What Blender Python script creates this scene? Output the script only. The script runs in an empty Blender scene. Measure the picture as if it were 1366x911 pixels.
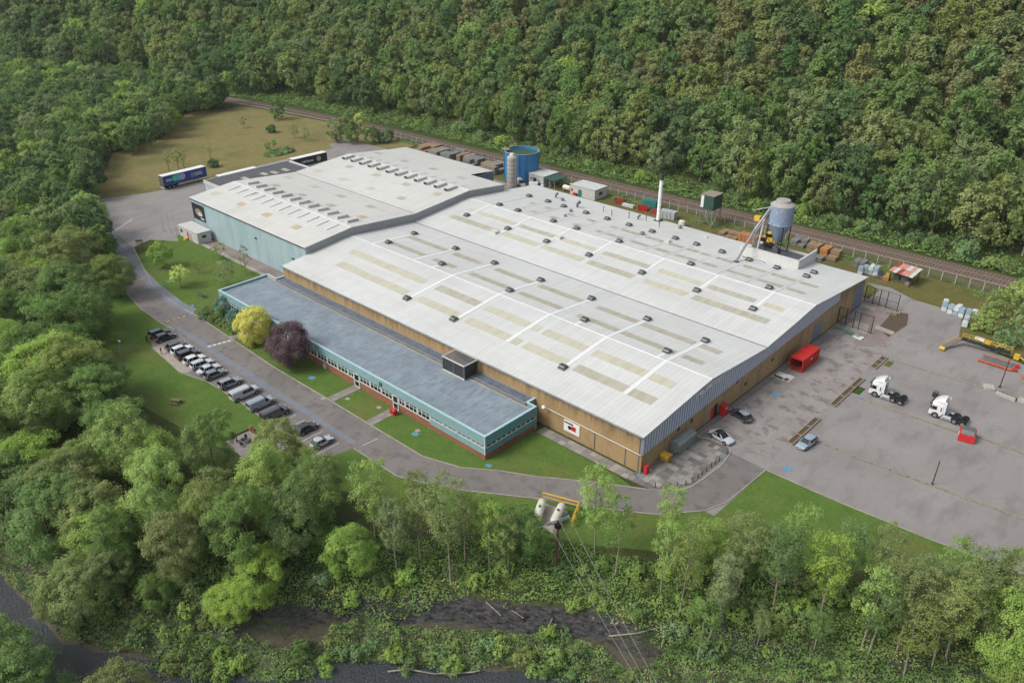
import bpy, bmesh, math, random
import numpy as np
from mathutils import Vector, Matrix, Euler
R=math.radians
sc=bpy.context.scene
COL=sc.collection
# ------------------------------------------------------------------ camera
HFOV,PITCH,YAW,CAMZ=63.94342,28.0429,-43.1083,80.0
cam=bpy.data.cameras.new('camera'); cam.sensor_width=36; cam.angle=R(HFOV); cam.clip_start=1; cam.clip_end=6000
co=bpy.data.objects.new('camera',cam); COL.objects.link(co)
co.location=(0,0,CAMZ); co.rotation_euler=(R(90-PITCH),0,R(-YAW)); sc.camera=co
# ------------------------------------------------------------------ world, sun, exposure
SUN_EL,SUN_AZ=48.0,208.0           # azimuth clockwise from +Y : light comes from behind and left of the camera
w=bpy.data.worlds.new('World'); sc.world=w; w.use_nodes=True
nt=w.node_tree; nt.nodes.clear()
sky=nt.nodes.new('ShaderNodeTexSky'); sky.sky_type='NISHITA'; sky.sun_disc=False
sky.sun_elevation=R(SUN_EL); sky.sun_rotation=R(SUN_AZ); sky.air_density=1.0; sky.dust_density=4.0; sky.ozone_density=1.0
hs=nt.nodes.new('ShaderNodeHueSaturation'); hs.inputs['Saturation'].default_value=0.42
bg=nt.nodes.new('ShaderNodeBackground'); bg.inputs['Strength'].default_value=0.15
wo=nt.nodes.new('ShaderNodeOutputWorld')
nt.links.new(sky.outputs[0],hs.inputs['Color']); nt.links.new(hs.outputs[0],bg.inputs[0]); nt.links.new(bg.outputs[0],wo.inputs[0])
sl=bpy.data.lights.new('sun','SUN'); sl.energy=1.45; sl.angle=R(18); sl.color=(1,.965,.91)
so=bpy.data.objects.new('sun',sl); COL.objects.link(so)
az,el=R(SUN_AZ),R(SUN_EL)
sd=Vector((math.sin(az)*math.cos(el),math.cos(az)*math.cos(el),math.sin(el)))
so.rotation_euler=sd.to_track_quat('Z','Y').to_euler(); so.location=sd*300
sc.view_settings.view_transform='Standard'; sc.view_settings.look='None'; sc.view_settings.exposure=0.50; sc.view_settings.gamma=1
# ------------------------------------------------------------------ surveying: photo pixel (1366x911) -> point on a horizontal plane
_f=683/math.tan(R(HFOV)/2); _p,_y=R(PITCH),R(YAW)
_F=np.array([math.sin(_y)*math.cos(_p),math.cos(_y)*math.cos(_p),-math.sin(_p)])
_Rt=np.array([math.cos(_y),-math.sin(_y),0]); _U=np.cross(_Rt,_F)
def G(px,py,z=0):
    d=_Rt*(px-683)+_U*(455.5-py)+_F*_f; t=(z-CAMZ)/d[2]
    return (float(d[0]*t),float(d[1]*t))
def proj(P):
    q=np.asarray(P,float)-np.array([0,0,CAMZ])
    a,b,c=q@_Rt,q@_U,q@_F
    return 683+_f*a/c,455.5-_f*b/c,c
def inpoly(x,y,poly):
    x=np.asarray(x);y=np.asarray(y);r=np.zeros(x.shape,bool);n=len(poly)
    for i in range(n):
        x0,y0=poly[i];x1,y1=poly[i-1]
        if y0==y1: continue
        r^=((y0>y)!=(y1>y))&(x<(x1-x0)*(y-y0)/(y1-y0)+x0)
    return r
# ------------------------------------------------------------------ materials
MATS={}
KALB=.74
def lin(c): return tuple(KALB*((v/255)/12.92 if v<=10 else (((v/255)+.055)/1.055)**2.4) for v in c)
class NT:
    def __init__(s,name):
        m=bpy.data.materials.new(name); m.use_nodes=True; s.m=m; s.t=m.node_tree; s.t.nodes.clear()
        s.o=s.n('ShaderNodeOutputMaterial'); s.b=s.n('ShaderNodeBsdfPrincipled'); s.l(s.b.outputs[0],s.o.inputs[0]); MATS[name]=m
    def n(s,k,**kw):
        x=s.t.nodes.new(k)
        for a,b in kw.items(): setattr(x,a,b)
        return x
    def l(s,a,b): s.t.links.new(a,b)
    def pos(s): return s.n('ShaderNodeNewGeometry').outputs['Position']
    def noise(s,scale,detail=4,rough=.55,vec=None,stretch=None):
        x=s.n('ShaderNodeTexNoise'); x.inputs['Scale'].default_value=scale; x.inputs['Detail'].default_value=detail; x.inputs['Roughness'].default_value=rough
        v=vec or s.pos()
        if stretch:
            mp=s.n('ShaderNodeMapping'); mp.inputs['Scale'].default_value=stretch; s.l(v,mp.inputs[0]); v=mp.outputs[0]
        s.l(v,x.inputs['Vector']); return x.outputs['Fac']
    def ramp(s,fac,stops,interp='LINEAR'):
        x=s.n('ShaderNodeValToRGB'); e=x.color_ramp; e.interpolation=interp
        while len(e.elements)<len(stops): e.elements.new(.5)
        for k,(p,c) in zip(e.elements,stops):
            k.position=p; k.color=(c,c,c,1) if isinstance(c,(int,float)) else (*c,1)
        s.l(fac,x.inputs[0]); return x.outputs[0]
    def mix(s,fac,a,b,mode='MIX'):
        x=s.n('ShaderNodeMix',data_type='RGBA',blend_type=mode)
        for i,v in ((0,fac),(6,a),(7,b)):
            if hasattr(v,'links') or hasattr(v,'is_linked'): s.l(v,x.inputs[i])
            elif i==0: x.inputs[0].default_value=v
            else: x.inputs[i].default_value=(*v,1)
        return x.outputs[2]
    def math(s,op,a,b=0.0):
        x=s.n('ShaderNodeMath',operation=op)
        for i,v in enumerate((a,b)):
            if hasattr(v,'is_linked'): s.l(v,x.inputs[i])
            else: x.inputs[i].default_value=v
        return x.outputs[0]
    def col(s,c):
        if hasattr(c,'is_linked'): s.l(c,s.b.inputs['Base Color'])
        else: s.b.inputs['Base Color'].default_value=(*c,1)
    def rough(s,v,metal=0,spec=None):
        s.b.inputs['Roughness'].default_value=v; s.b.inputs['Metallic'].default_value=metal
        if spec is not None: s.b.inputs['Specular IOR Level'].default_value=spec
    def bump(s,h,strength=.3,dist=.05):
        x=s.n('ShaderNodeBump'); x.inputs['Strength'].default_value=strength; x.inputs['Distance'].default_value=dist
        s.l(h,x.inputs['Height']); s.l(x.outputs[0],s.b.inputs['Normal'])
def plain(name,c,rough=.6,metal=0,var=.12,scale=1.5,spec=None):
    if name in MATS: return MATS[name]
    k=NT(name); c=lin(c)
    f=k.noise(scale,4)
    k.col(k.mix(k.ramp(f,[(.3,0.),(.7,1.)]),tuple(v*(1-var) for v in c),tuple(min(1,v*(1+var)) for v in c)))
    k.rough(rough,metal,spec); return k.m
def weathered(name,c,dirt,rough=.7,scale=.5,amount=.5,stretch=None,metal=0):
    k=NT(name); c=lin(c); dirt=lin(dirt)
    f=k.noise(scale,6,.65,stretch=stretch); g=k.noise(scale*7,3)
    a=k.mix(k.ramp(g,[(.3,0.),(.7,1.)]),tuple(v*.9 for v in c),tuple(min(1,v*1.1) for v in c))
    k.col(k.mix(k.math('MULTIPLY',k.ramp(f,[(.45,0.),(.72,1.)]),amount),a,dirt)); k.rough(rough,metal); return k.m
def M(n): return MATS[n]

# asphalt family
def asphalt(name,base,dark,light,amount=.6,sc_=.12,stretch=None):
    k=NT(name)
    f1=k.noise(sc_,5,.6); f2=k.noise(sc_*4.5,6,.65,stretch=stretch); f3=k.noise(9,3)
    c=k.mix(k.ramp(f1,[(.35,0.),(.65,1.)]),lin(base),lin(light))
    c=k.mix(k.math('MULTIPLY',k.ramp(f2,[(.5,0.),(.64,1.)]),amount),c,lin(dark))
    v=k.n('ShaderNodeTexVoronoi',feature='DISTANCE_TO_EDGE'); v.inputs['Scale'].default_value=.16
    nn=k.noise(.8,4); mp=k.n('ShaderNodeVectorMath',operation='ADD'); 
    k.l(k.pos(),mp.inputs[0]); k.l(nn,mp.inputs[1]); k.l(mp.outputs[0],v.inputs['Vector'])
    c=k.mix(k.math('MULTIPLY',k.ramp(v.outputs['Distance'],[(0.,1.),(.012,0.)]),.35),c,lin(dark))
    c=k.mix(k.math('MULTIPLY',k.ramp(f3,[(.3,0.),(.7,1.)]),.5),c,k.mix(.12,c,(0,0,0)))
    k.col(c); k.rough(.85); k.bump(f3,.25,.02); return k.m
asphalt('yard_asphalt',(138,134,131),(110,105,102),(149,145,141),.45,.07,(1,.35,1))
asphalt('road_asphalt',(118,113,109),(96,90,87),(130,124,120),.7,.1)
asphalt('drain_asphalt',(118,122,130),(104,106,112),(130,134,142),.4,.2)
asphalt('damp_asphalt',(136,128,125),(116,108,106),(145,138,134),.5,.3)
asphalt('apron_asphalt',(120,116,114),(100,96,94),(132,128,125),.5,.3)
asphalt('red_gravel',(132,120,114),(112,102,98),(148,136,130),.5,.3)
asphalt('bay_asphalt',(120,114,113),(96,91,91),(132,127,124),.5,.2)
asphalt('concrete',(164,156,146),(132,126,118),(178,171,160),.5,.3)
k=NT('stained_asphalt'); f1=k.noise(.22,5,.6); f2=k.noise(.42,6,.68); f3=k.noise(9,3); c=k.mix(k.ramp(f1,[(.35,0.),(.65,1.)]),lin((140,134,130)),lin((154,148,144)))
c=k.mix(k.math('MULTIPLY',k.ramp(f2,[(.51,0.),(.60,1.)]),.68),c,lin((98,92,89)))
pl=k.n('ShaderNodeTexBrick'); pl.inputs['Scale'].default_value=.2; pl.inputs['Mortar Size'].default_value=.006; k.l(k.pos(),pl.inputs[0]); c=k.mix(k.math('MULTIPLY',pl.outputs['Fac'],.4),c,lin((96,90,88)))
k.col(c); k.rough(.85); k.bump(f3,.25,.02)
def slab(name,c):
    k=NT(name); f=k.noise(.9,4); k.col(k.mix(k.ramp(f,[(.3,0.),(.75,1.)]),tuple(v*.82 for v in lin(c)),lin(c))); k.rough(.85); return k.m
for i,c in enumerate([(152,148,141),(138,134,128),(122,119,115),(165,160,151),(112,108,106),(146,138,133)]): slab('paving_%d'%i,c)
def grass(name,a,b,brown,bs=.12,ba=.5,fine=6):
    k=NT(name); f1=k.noise(.35,5,.6); f2=k.noise(fine,4,.7); f3=k.noise(bs,5,.65); f4=k.noise(1.7,4,.6)
    c=k.mix(k.ramp(f1,[(.35,0.),(.65,1.)]),lin(a),lin(b))
    c=k.mix(k.math('MULTIPLY',k.ramp(f3,[(.5,0.),(.68,1.)]),ba),c,lin(brown))
    c=k.mix(k.math('MULTIPLY',k.ramp(f4,[(.38,0.),(.68,1.)]),.5),c,tuple(v*.6 for v in lin(a)))
    c=k.mix(k.math('MULTIPLY',k.ramp(f2,[(.35,0.),(.65,1.)]),.45),c,tuple(v*.45 for v in lin(a)))
    k.col(c); k.rough(.95,spec=.1); k.bump(f2,.6,.15); return k.m
grass('lawn_grass',(94,122,56),(108,136,64),(132,126,78),.08,.75)
grass('meadow_grass',(136,128,82),(152,142,94),(108,114,68),.06,.9,2)
grass('rough_grass',(102,106,58),(124,120,70),(136,118,82),.1,.9,3)
grass('verge_grass',(62,84,40),(82,100,48),(96,90,56),.3,.5,2)
# terrain: undergrowth green, dark slate on the steep river bank, leaf litter patches
k=NT('terrain_soil')
g=k.n('ShaderNodeNewGeometry'); sx=k.n('ShaderNodeSeparateXYZ'); k.l(g.outputs['True Normal'],sx.inputs[0]); sp=k.n('ShaderNodeSeparateXYZ'); k.l(g.outputs['Position'],sp.inputs[0])
f1=k.noise(.25,6,.65); f2=k.noise(1.8,5,.7); f3=k.noise(6,4,.7)
c=k.mix(k.ramp(f1,[(.35,0.),(.65,1.)]),lin((62,76,42)),lin((84,94,52)))
c=k.mix(k.math('MULTIPLY',k.ramp(f2,[(.5,0.),(.65,1.)]),.6),c,lin((84,72,50)))
lowz=k.ramp(k.math('MULTIPLY',k.math('ADD',sp.outputs[2],9.0),.1),[(.02,1.),(.22,1.),(.42,0.)])
c=k.mix(lowz,c,k.mix(k.ramp(f3,[(.3,0.),(.7,1.)]),lin((74,70,60)),lin((112,106,92))))
steep=k.ramp(sx.outputs[2],[(.62,1.),(.84,0.)])
sl_=k.mix(k.ramp(k.noise(1.1,6,.7,stretch=(1,1,3)),[(.35,0.),(.68,1.)]),lin((34,34,36)),lin((104,102,102)))
c=k.mix(k.math('MULTIPLY',steep,k.ramp(k.math('MULTIPLY',k.math('ADD',sp.outputs[0],100.0),.05),[(.3,0.),(.9,1.)])),c,sl_)
k.col(c); k.rough(.95,spec=.1); k.bump(f2,.8,.5)
k=NT('ballast'); f=k.noise(4,4,.7); k.col(k.mix(k.ramp(f,[(.3,0.),(.7,1.)]),lin((104,92,82)),lin((136,122,110)))); k.rough(.95); k.bump(f,.6,.15)
k=NT('water'); k.col(lin((62,68,72))); k.rough(.15,spec=1.0); k.b.inputs['IOR'].default_value=1.33
k.bump(k.noise(2.2,6,.7,stretch=(1,1.6,1)),1.0,.4)
# roof sheeting
def roofing(name,c,seam_y=True):
    k=NT(name); p=k.pos(); s=k.n('ShaderNodeSeparateXYZ'); k.l(p,s.inputs[0])
    c0=lin(c)
    big=k.noise(.05,4,.6); streak=k.noise(.9,4,.6,stretch=(1.0,.06,1)); fine=k.noise(.35,5,.6,stretch=(.25,1,1))
    def saw(src,per,wid):
        m=k.math('FRACT',k.math('DIVIDE',src,per)); return k.math('LESS_THAN',m,wid)
    a=k.mix(k.ramp(big,[(.35,0.),(.65,1.)]),tuple(v*.94 for v in c0),tuple(min(1,v*1.03) for v in c0))
    a=k.mix(k.math('MULTIPLY',k.ramp(streak,[(.45,0.),(.75,1.)]),.14),a,lin((160,162,152)))
    a=k.mix(k.math('MULTIPLY',k.ramp(fine,[(.52,0.),(.75,1.)]),.25),a,lin((176,172,152)))
    a=k.mix(k.math('MULTIPLY',saw(s.outputs[0],1.0,.10),.20),a,lin((120,122,120)))
    a=k.mix(k.math('MULTIPLY',saw(s.outputs[1],3.3,.03),.13),a,lin((120,122,120)))
    sheet=k.n('ShaderNodeTexWhiteNoise',noise_dimensions='2D'); cm=k.n('ShaderNodeCombineXYZ')
    k.l(k.math('FLOOR',s.outputs[0]),cm.inputs[0]); k.l(k.math('FLOOR',k.math('DIVIDE',s.outputs[1],6.6)),cm.inputs[1]); k.l(cm.outputs[0],sheet.inputs[0])
    a=k.mix(k.math('MULTIPLY',sheet.outputs[0],.10),a,lin((150,152,148)))
    k.col(a); k.rough(.55); k.bump(saw(s.outputs[0],1.0,.12),.3,.04); return k.m
roofing('white_roof',(212,214,211)); roofing('pale_roof',(211,211,205))
plain('ridge_white',(207,210,207),.45,0,.04); plain('flashing_white',(226,229,227),.45,0,.05)
weathered('rooflight_grp',(198,195,176),(172,168,138),.4,1.3,.7,(1,.15,1))
weathered('rooflight_dark',(184,181,164),(154,150,126),.4,1.3,.8,(1,.15,1))
weathered('rooflight_tan',(196,180,150),(160,140,108),.4,.9,.7)
plain('vent_grey',(106,108,106),.5,.2,.15,3); plain('vent_dark',(52,54,56),.6); plain('gutter_grey',(140,142,140),.6,0,.2,.8)
# walls
k=NT('tan_brick'); p=k.pos(); s=k.n('ShaderNodeSeparateXYZ'); k.l(p,s.inputs[0])
b=k.n('ShaderNodeTexBrick'); cm=k.n('ShaderNodeCombineXYZ'); k.l(k.math('ADD',s.outputs[0],s.outputs[1]),cm.inputs[0]); k.l(s.outputs[2],cm.inputs[1]); k.l(cm.outputs[0],b.inputs[0])
b.inputs['Scale'].default_value=1; b.inputs['Brick Width'].default_value=.225; b.inputs['Row Height'].default_value=.075; b.inputs['Mortar Size'].default_value=.008
b.inputs['Color1'].default_value=(*lin((192,162,114)),1); b.inputs['Color2'].default_value=(*lin((172,142,98)),1); b.inputs['Mortar'].default_value=(*lin((138,120,94)),1)
f=k.noise(.35,6,.65,stretch=(1,1,.5)); ver=k.noise(1.1,5,.6,stretch=(1,1,.12)); top=k.ramp(k.math('MULTIPLY',s.outputs[2],.14),[(.6,0.),(1.,1.)])
c=k.mix(k.math('MULTIPLY',k.ramp(f,[(.5,0.),(.75,1.)]),.6),b.outputs[0],lin((116,96,70)))
c=k.mix(k.math('MULTIPLY',k.math('MULTIPLY',k.ramp(ver,[(.42,0.),(.62,1.)]),k.math('ADD',top,.08)),.85),c,lin((92,74,54)))
k.col(c); k.rough(.9)
k=NT('red_brick'); p=k.pos(); s=k.n('ShaderNodeSeparateXYZ'); k.l(p,s.inputs[0])
b=k.n('ShaderNodeTexBrick'); cm=k.n('ShaderNodeCombineXYZ'); k.l(k.math('ADD',s.outputs[0],s.outputs[1]),cm.inputs[0]); k.l(s.outputs[2],cm.inputs[1]); k.l(cm.outputs[0],b.inputs[0])
b.inputs['Scale'].default_value=1; b.inputs['Brick Width'].default_value=.225; b.inputs['Row Height'].default_value=.075; b.inputs['Mortar Size'].default_value=.008
b.inputs['Color1'].default_value=(*lin((166,96,72)),1); b.inputs['Color2'].default_value=(*lin((144,82,64)),1); b.inputs['Mortar'].default_value=(*lin((150,116,98)),1)
k.col(k.mix(k.math('MULTIPLY',k.ramp(k.noise(.8,5),[(.45,0.),(.7,1.)]),.35),b.outputs[0],lin((110,76,62)))); k.rough(.9)
weathered('blue_cladding',(182,204,209),(146,178,186),.5,.5,.7,(1,1,.15))
weathered('grey_cladding',(168,170,171),(150,152,153),.5,.4,.5,(1,1,.1))
plain('fascia_rib',(206,212,222),.6,0,.08); weathered('fascia_blue',(140,152,182),(118,128,160),.5,.7,.6,(1,1,.1))
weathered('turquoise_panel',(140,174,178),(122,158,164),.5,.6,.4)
weathered('shaded_panel',(96,150,156),(82,134,142),.5,.6,.4)  # turquoise panel for the end wall, its side shade put into the colour
plain('turquoise_trim',(172,204,208),.45,0,.05); plain('white_frame',(222,224,220),.5,0,.04); plain('slate_door',(118,130,146),.5,0,.1)
# flat felt roof: grey-blue with laps
k=NT('felt_roof'); p=k.pos(); s=k.n('ShaderNodeSeparateXYZ'); k.l(p,s.inputs[0])
f=k.noise(.22,5,.6); g2=k.noise(1.2,5,.65,stretch=(1,.35,1)); lap=k.n('ShaderNodeTexBrick'); cm=k.n('ShaderNodeCombineXYZ')
k.l(s.outputs[1],cm.inputs[0]); k.l(k.math('ADD',s.outputs[0],k.math('MULTIPLY',f,1.6)),cm.inputs[1]); k.l(cm.outputs[0],lap.inputs[0])
lap.inputs['Brick Width'].default_value=4.2; lap.inputs['Row Height'].default_value=.95; lap.inputs['Mortar Size'].default_value=.06; lap.inputs['Scale'].default_value=1; lap.inputs['Mortar Smooth'].default_value=.8
c=k.mix(k.ramp(f,[(.3,0.),(.7,1.)]),lin((124,138,146)),lin((148,162,170)))
c=k.mix(k.math('MULTIPLY',k.ramp(g2,[(.45,0.),(.68,1.)]),.7),c,lin((106,116,128)))
c=k.mix(k.math('MULTIPLY',k.math('MULTIPLY',lap.outputs['Fac'],k.ramp(g2,[(.35,0.),(.6,1.)])),.6),c,lin((72,80,92)))
k.col(c); k.rough(.5); k.bump(lap.outputs['Fac'],.3,.03)
weathered('slate_roof',(108,118,132),(64,74,90),.45,1.0,.8)
plain('gulley_dark',(70,70,68),.6,0,.3,.8); plain('dark_roof',(84,84,90),.7,0,.2,.6)
k=NT('glass'); k.col(lin((26,40,44))); k.rough(.08,spec=.6)
k=NT('car_glass'); k.col(lin((22,26,30))); k.rough(.06,spec=.6)
plain('timber',(128,112,88),.85,0,.3,5); plain('timber_pale',(144,134,116),.85,0,.3,4); plain('timber_dark',(88,72,56),.9,0,.3,4)
plain('galvanised',(168,172,174),.45,.5,.1); plain('concrete_post',(176,172,164),.9,0,.15,3); plain('steel_dark',(44,44,48),.5,.4,.1); plain('steel_grey',(128,130,132),.5,.5,.15)
plain('black_rubber',(30,30,32),.85); plain('wheel_silver',(168,170,172),.35,.6); plain('chassis',(40,44,50),.6,.2)
plain('white_paint',(240,240,236),.35,0,.03); plain('marking_white',(215,215,210),.7,0,.12,4); plain('marking_yellow',(190,168,84),.75,0,.2,5); plain('marking_blue',(96,144,174),.7,0,.2,3)
plain('red_paint',(196,44,40),.4,0,.1); plain('rail_steel',(140,118,104),.6); plain('red_rust',(150,58,40),.7,0,.3,3); plain('orange_paint',(206,96,52),.5,0,.15); plain('yellow_paint',(214,174,52),.5,0,.12)
plain('green_tank',(52,84,74),.5,0,.15); plain('teal_paint',(46,122,112),.5,0,.1); weathered('tank_blue',(62,138,190),(44,108,160),.45,.6,.8,(1,1,.12))
weathered('silo_blue',(122,144,172),(172,176,178),.6,2.6,1.0,(1,1,.4)); weathered('silo_grey',(170,166,160),(140,132,128),.6,1.5,.6)
weathered('tank_white',(222,220,204),(120,118,104),.6,1.2,.5); plain('pale_pipe',(214,212,204),.5,0,.05)
weathered('cabin_white',(206,206,202),(160,162,158),.6,.9,.6); plain('cabin_grey',(176,180,184),.6)
weathered('pallet_block',(140,134,122),(110,102,92),.9,1.5,.7); weathered('pallet_brown',(150,126,98),(116,96,76),.9,1.5,.7); plain('pallet_orange',(176,122,76),.85,0,.2,3); plain('pallet_grey',(120,122,118),.9,0,.2,2)
plain('wrap_white',(208,214,216),.4,0,.08,3); plain('wrap_blue',(158,176,186),.4,0,.15,3)
weathered('rusty_sheet',(192,122,102),(206,190,180),.7,1.3,.95,(1,1,1))
plain('navy',(40,68,140),.45,0,.08); plain('black_panel',(26,30,44),.5); plain('grey_rubble',(132,128,122),.9,0,.25,2)
plain('bark',(92,84,70),.95,0,.3,3); plain('bark_pale',(150,142,124),.95,0,.35,3); plain('bark_grey',(118,110,98),.95,0,.3,3); plain('pole_brown',(92,54,44),.85,0,.25,2)
FB=1.72
# foliage: random per tree, patches through the crown, translucent leaves
def foliage(name,a,b,tr=.42,hv=.016,vv=.22,patch=.35):
    a,b=[tuple(min(255,v*FB) for v in q) for q in (a,b)]
    k=NT(name); oi=k.n('ShaderNodeObjectInfo'); geo=k.n('ShaderNodeNewGeometry')
    tc=k.n('ShaderNodeTexCoord')
    f=k.noise(patch,3,.6,vec=tc.outputs['Object']); f2=k.noise(2.6,3,.6,vec=tc.outputs['Object'])
    c=k.mix(k.ramp(f,[(.35,0.),(.65,1.)]),lin(a),lin(b))
    c=k.mix(k.math('MULTIPLY',f2,.35),c,tuple(v*.45 for v in lin(a)))
    h=k.n('ShaderNodeHueSaturation'); k.l(c,h.inputs['Color'])
    r2=k.math('FRACT',k.math('MULTIPLY',oi.outputs['Random'],17.3))
    k.l(k.math('ADD',.5-hv/2,k.math('MULTIPLY',oi.outputs['Random'],hv)),h.inputs['Hue'])
    k.l(k.math('ADD',1-vv*.5,k.math('MULTIPLY',r2,vv)),h.inputs['Value'])
    k.l(k.math('ADD',.76,k.math('MULTIPLY',k.math('FRACT',k.math('MULTIPLY',oi.outputs['Random'],51.7)),.14)),h.inputs['Saturation'])
    d=k.n('ShaderNodeBsdfDiffuse'); t=k.n('ShaderNodeBsdfTranslucent'); k.l(h.outputs[0],d.inputs[0]); k.l(h.outputs[0],t.inputs[0])
    ms=k.n('ShaderNodeMixShader'); ms.inputs[0].default_value=tr; k.l(d.outputs[0],ms.inputs[1]); k.l(t.outputs[0],ms.inputs[2]); k.l(ms.outputs[0],k.o.inputs[0])
    k.t.nodes.remove(k.b); return k.m
foliage('leaf_mid',(70,92,44),(90,112,54)); foliage('leaf_dark',(58,82,46),(76,98,54)); foliage('leaf_bright',(90,114,42),(114,134,52))
foliage('leaf_olive',(84,98,48),(106,116,60)); foliage('leaf_brown',(94,98,56),(108,110,64)); foliage('leaf_grey',(84,100,58),(104,116,72))
foliage('leaf_yellow',(146,142,44),(182,164,56),.3,.0,.05); foliage('leaf_purple',(62,48,52),(82,66,68),.2,.0,.05); foliage('leaf_lime',(118,138,44),(150,162,62),.3,.02,.15)
foliage('leaf_hedge',(62,88,50),(92,112,66),.2); foliage('leaf_blue',(58,88,78),(74,102,92),.15); foliage('undergrowth_leaf',(60,86,38),(92,112,48),.3,.0,.0,.5)
foliage('fern_leaf',(92,112,48),(128,112,60),.3,.0,.0,.3)
# ------------------------------------------------------------------ mesh builder
class MB:
    def __init__(s): s.v=[];s.f=[];s.mi=[];s.cur=0
    def add(s,vs,fs):
        n=len(s.v); s.v+= [tuple(v) for v in vs]; s.f+=[tuple(i+n for i in f) for f in fs]; s.mi+=[s.cur]*len(fs); return s
    def box(s,x0,x1,y0,y1,z0,z1,rz=0,c=None,rx=0):
        vs=[(x,y,z) for z in (z0,z1) for x,y in ((x0,y0),(x1,y0),(x1,y1),(x0,y1))]
        if rz or rx:
            cx,cy,cz=c or ((x0+x1)/2,(y0+y1)/2,(z0+z1)/2); m=Matrix.Rotation(rz,3,'Z')@Matrix.Rotation(rx,3,'X')
            vs=[tuple(m@Vector((v[0]-cx,v[1]-cy,v[2]-cz))+Vector((cx,cy,cz))) for v in vs]
        return s.add(vs,[(0,3,2,1),(4,5,6,7),(0,1,5,4),(1,2,6,5),(2,3,7,6),(3,0,4,7)])
    def prism(s,poly,z0,z1):
        n=len(poly); a=sum(poly[i-1][0]*poly[i][1]-poly[i][0]*poly[i-1][1] for i in range(n))
        if a<0: poly=poly[::-1]
        vs=[(x,y,z0) for x,y in poly]+[(x,y,z1) for x,y in poly]
        return s.add(vs,[tuple(range(n-1,-1,-1)),tuple(range(n,2*n))]+[(i,(i+1)%n,(i+1)%n+n,i+n) for i in range(n)])
    def ext(s,prof,a0,a1,axis='x'):      # profile in the plane across the axis, extruded along it
        n=len(prof)
        if axis=='x': vs=[(a0,p,q) for p,q in prof]+[(a1,p,q) for p,q in prof]
        else: vs=[(p,a0,q) for p,q in prof]+[(p,a1,q) for p,q in prof]
        fs=[tuple(range(n)),tuple(range(2*n-1,n-1,-1))]+[(i,i+n,(i+1)%n+n,(i+1)%n) for i in range(n)]
        if axis!='x': fs=[f[::-1] for f in fs]
        a=sum(prof[i-1][0]*prof[i][1]-prof[i][0]*prof[i-1][1] for i in range(n))
        if a>0: fs=[f[::-1] for f in fs]
        return s.add(vs,fs)
    def cyl(s,p0,p1,r0,r1=None,n=10,cap=True):
        r1=r0 if r1 is None else r1; p0,p1=Vector(p0),Vector(p1); d=(p1-p0).normalized()
        a=d.orthogonal().normalized(); b=d.cross(a)
        vs=[tuple(p+(a*math.cos(2*math.pi*i/n)+b*math.sin(2*math.pi*i/n))*r) for p,r in ((p0,r0),(p1,r1)) for i in range(n)]
        fs=[(i,(i+1)%n,(i+1)%n+n,i+n) for i in range(n)]
        if cap: fs+=[tuple(range(n-1,-1,-1)),tuple(range(n,2*n))]
        return s.add(vs,fs)
    def tube(s,pts,r,n=6):
        for a,b in zip(pts,pts[1:]): s.cyl(a,b,r,n=n)
        return s
    def lathe(s,prof,c=(0,0,0),n=24):
        vs=[];m=len(prof)
        for i in range(n):
            a=2*math.pi*i/n
            for r,z in prof: vs.append((c[0]+r*math.cos(a),c[1]+r*math.sin(a),c[2]+z))
        fs=[(i*m+j,((i+1)%n)*m+j,((i+1)%n)*m+j+1,i*m+j+1) for i in range(n) for j in range(m-1)]
        return s.add(vs,fs)
    def build(s,name,mats,parent=None,smooth=False,sub=None):
        me=bpy.data.meshes.new(name)
        vs=s.v
        if sub is not None: vs=[(x-sub[0],y-sub[1],z-sub[2]) for x,y,z in vs]
        me.from_pydata(vs,[],s.f)
        if not isinstance(mats,(list,tuple)): mats=[mats]
        for m in mats: me.materials.append(M(m) if isinstance(m,str) else m)
        if len(mats)>1: me.polygons.foreach_set('material_index',s.mi)
        if smooth: me.shade_smooth() if hasattr(me,'shade_smooth') else [setattr(p,'use_smooth',True) for p in me.polygons]
        me.update()
        o=bpy.data.objects.new(name,me); COL.objects.link(o)
        if parent is not None: o.parent=parent
        return o
def nrm(o):
    bm=bmesh.new(); bm.from_mesh(o.data); bmesh.ops.recalc_face_normals(bm,faces=bm.faces); bm.to_mesh(o.data); bm.free(); return o
def tag(o,label=None,cat=None,group=None,kind=None):
    if label: o['label']=label
    if cat: o['category']=cat
    if group: o['group']=group
    if kind: o['kind']=kind
    return o
def thing(name,label,cat,loc=(0,0,0),rz=0,group=None):
    o=bpy.data.objects.new(name,None); o.empty_display_size=.3; COL.objects.link(o); o.location=loc; o.rotation_euler=(0,0,rz)
    return tag(o,label,cat,group)
def children(o): return CH.get(o.name,[]) if False else list(o.children)
def dup(root,loc,rz=0,label=None,scale=None,group=None,swap=None):
    r=root.copy(); COL.objects.link(r); r.location=loc; r.rotation_euler=(0,0,rz)
    if label: r['label']=label
    if group: r['group']=group
    if scale: r.scale=scale
    for ch in root.children:
        c=ch.copy(); COL.objects.link(c); c.parent=r
        for g in ch.children:
            d=g.copy(); COL.objects.link(d); d.parent=c
            if swap and d.data and d.data.name in swap: d.data=swap[d.data.name]
    return r
def struct(o): o['kind']='structure'; return o
def sheet(name,poly,z,mat,parent=None):
    if sum(poly[i-1][0]*poly[i][1]-poly[i][0]*poly[i-1][1] for i in range(len(poly)))<0: poly=poly[::-1]
    m=MB(); m.add([(x,y,z) for x,y in poly],[tuple(range(len(poly)))]); o=m.build(name,mat,parent)
    return struct(o) if parent is None else o
def PX(*q,z=0): return [G(a,b,z) for a,b in q]
rnd=random.Random(7)
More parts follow.
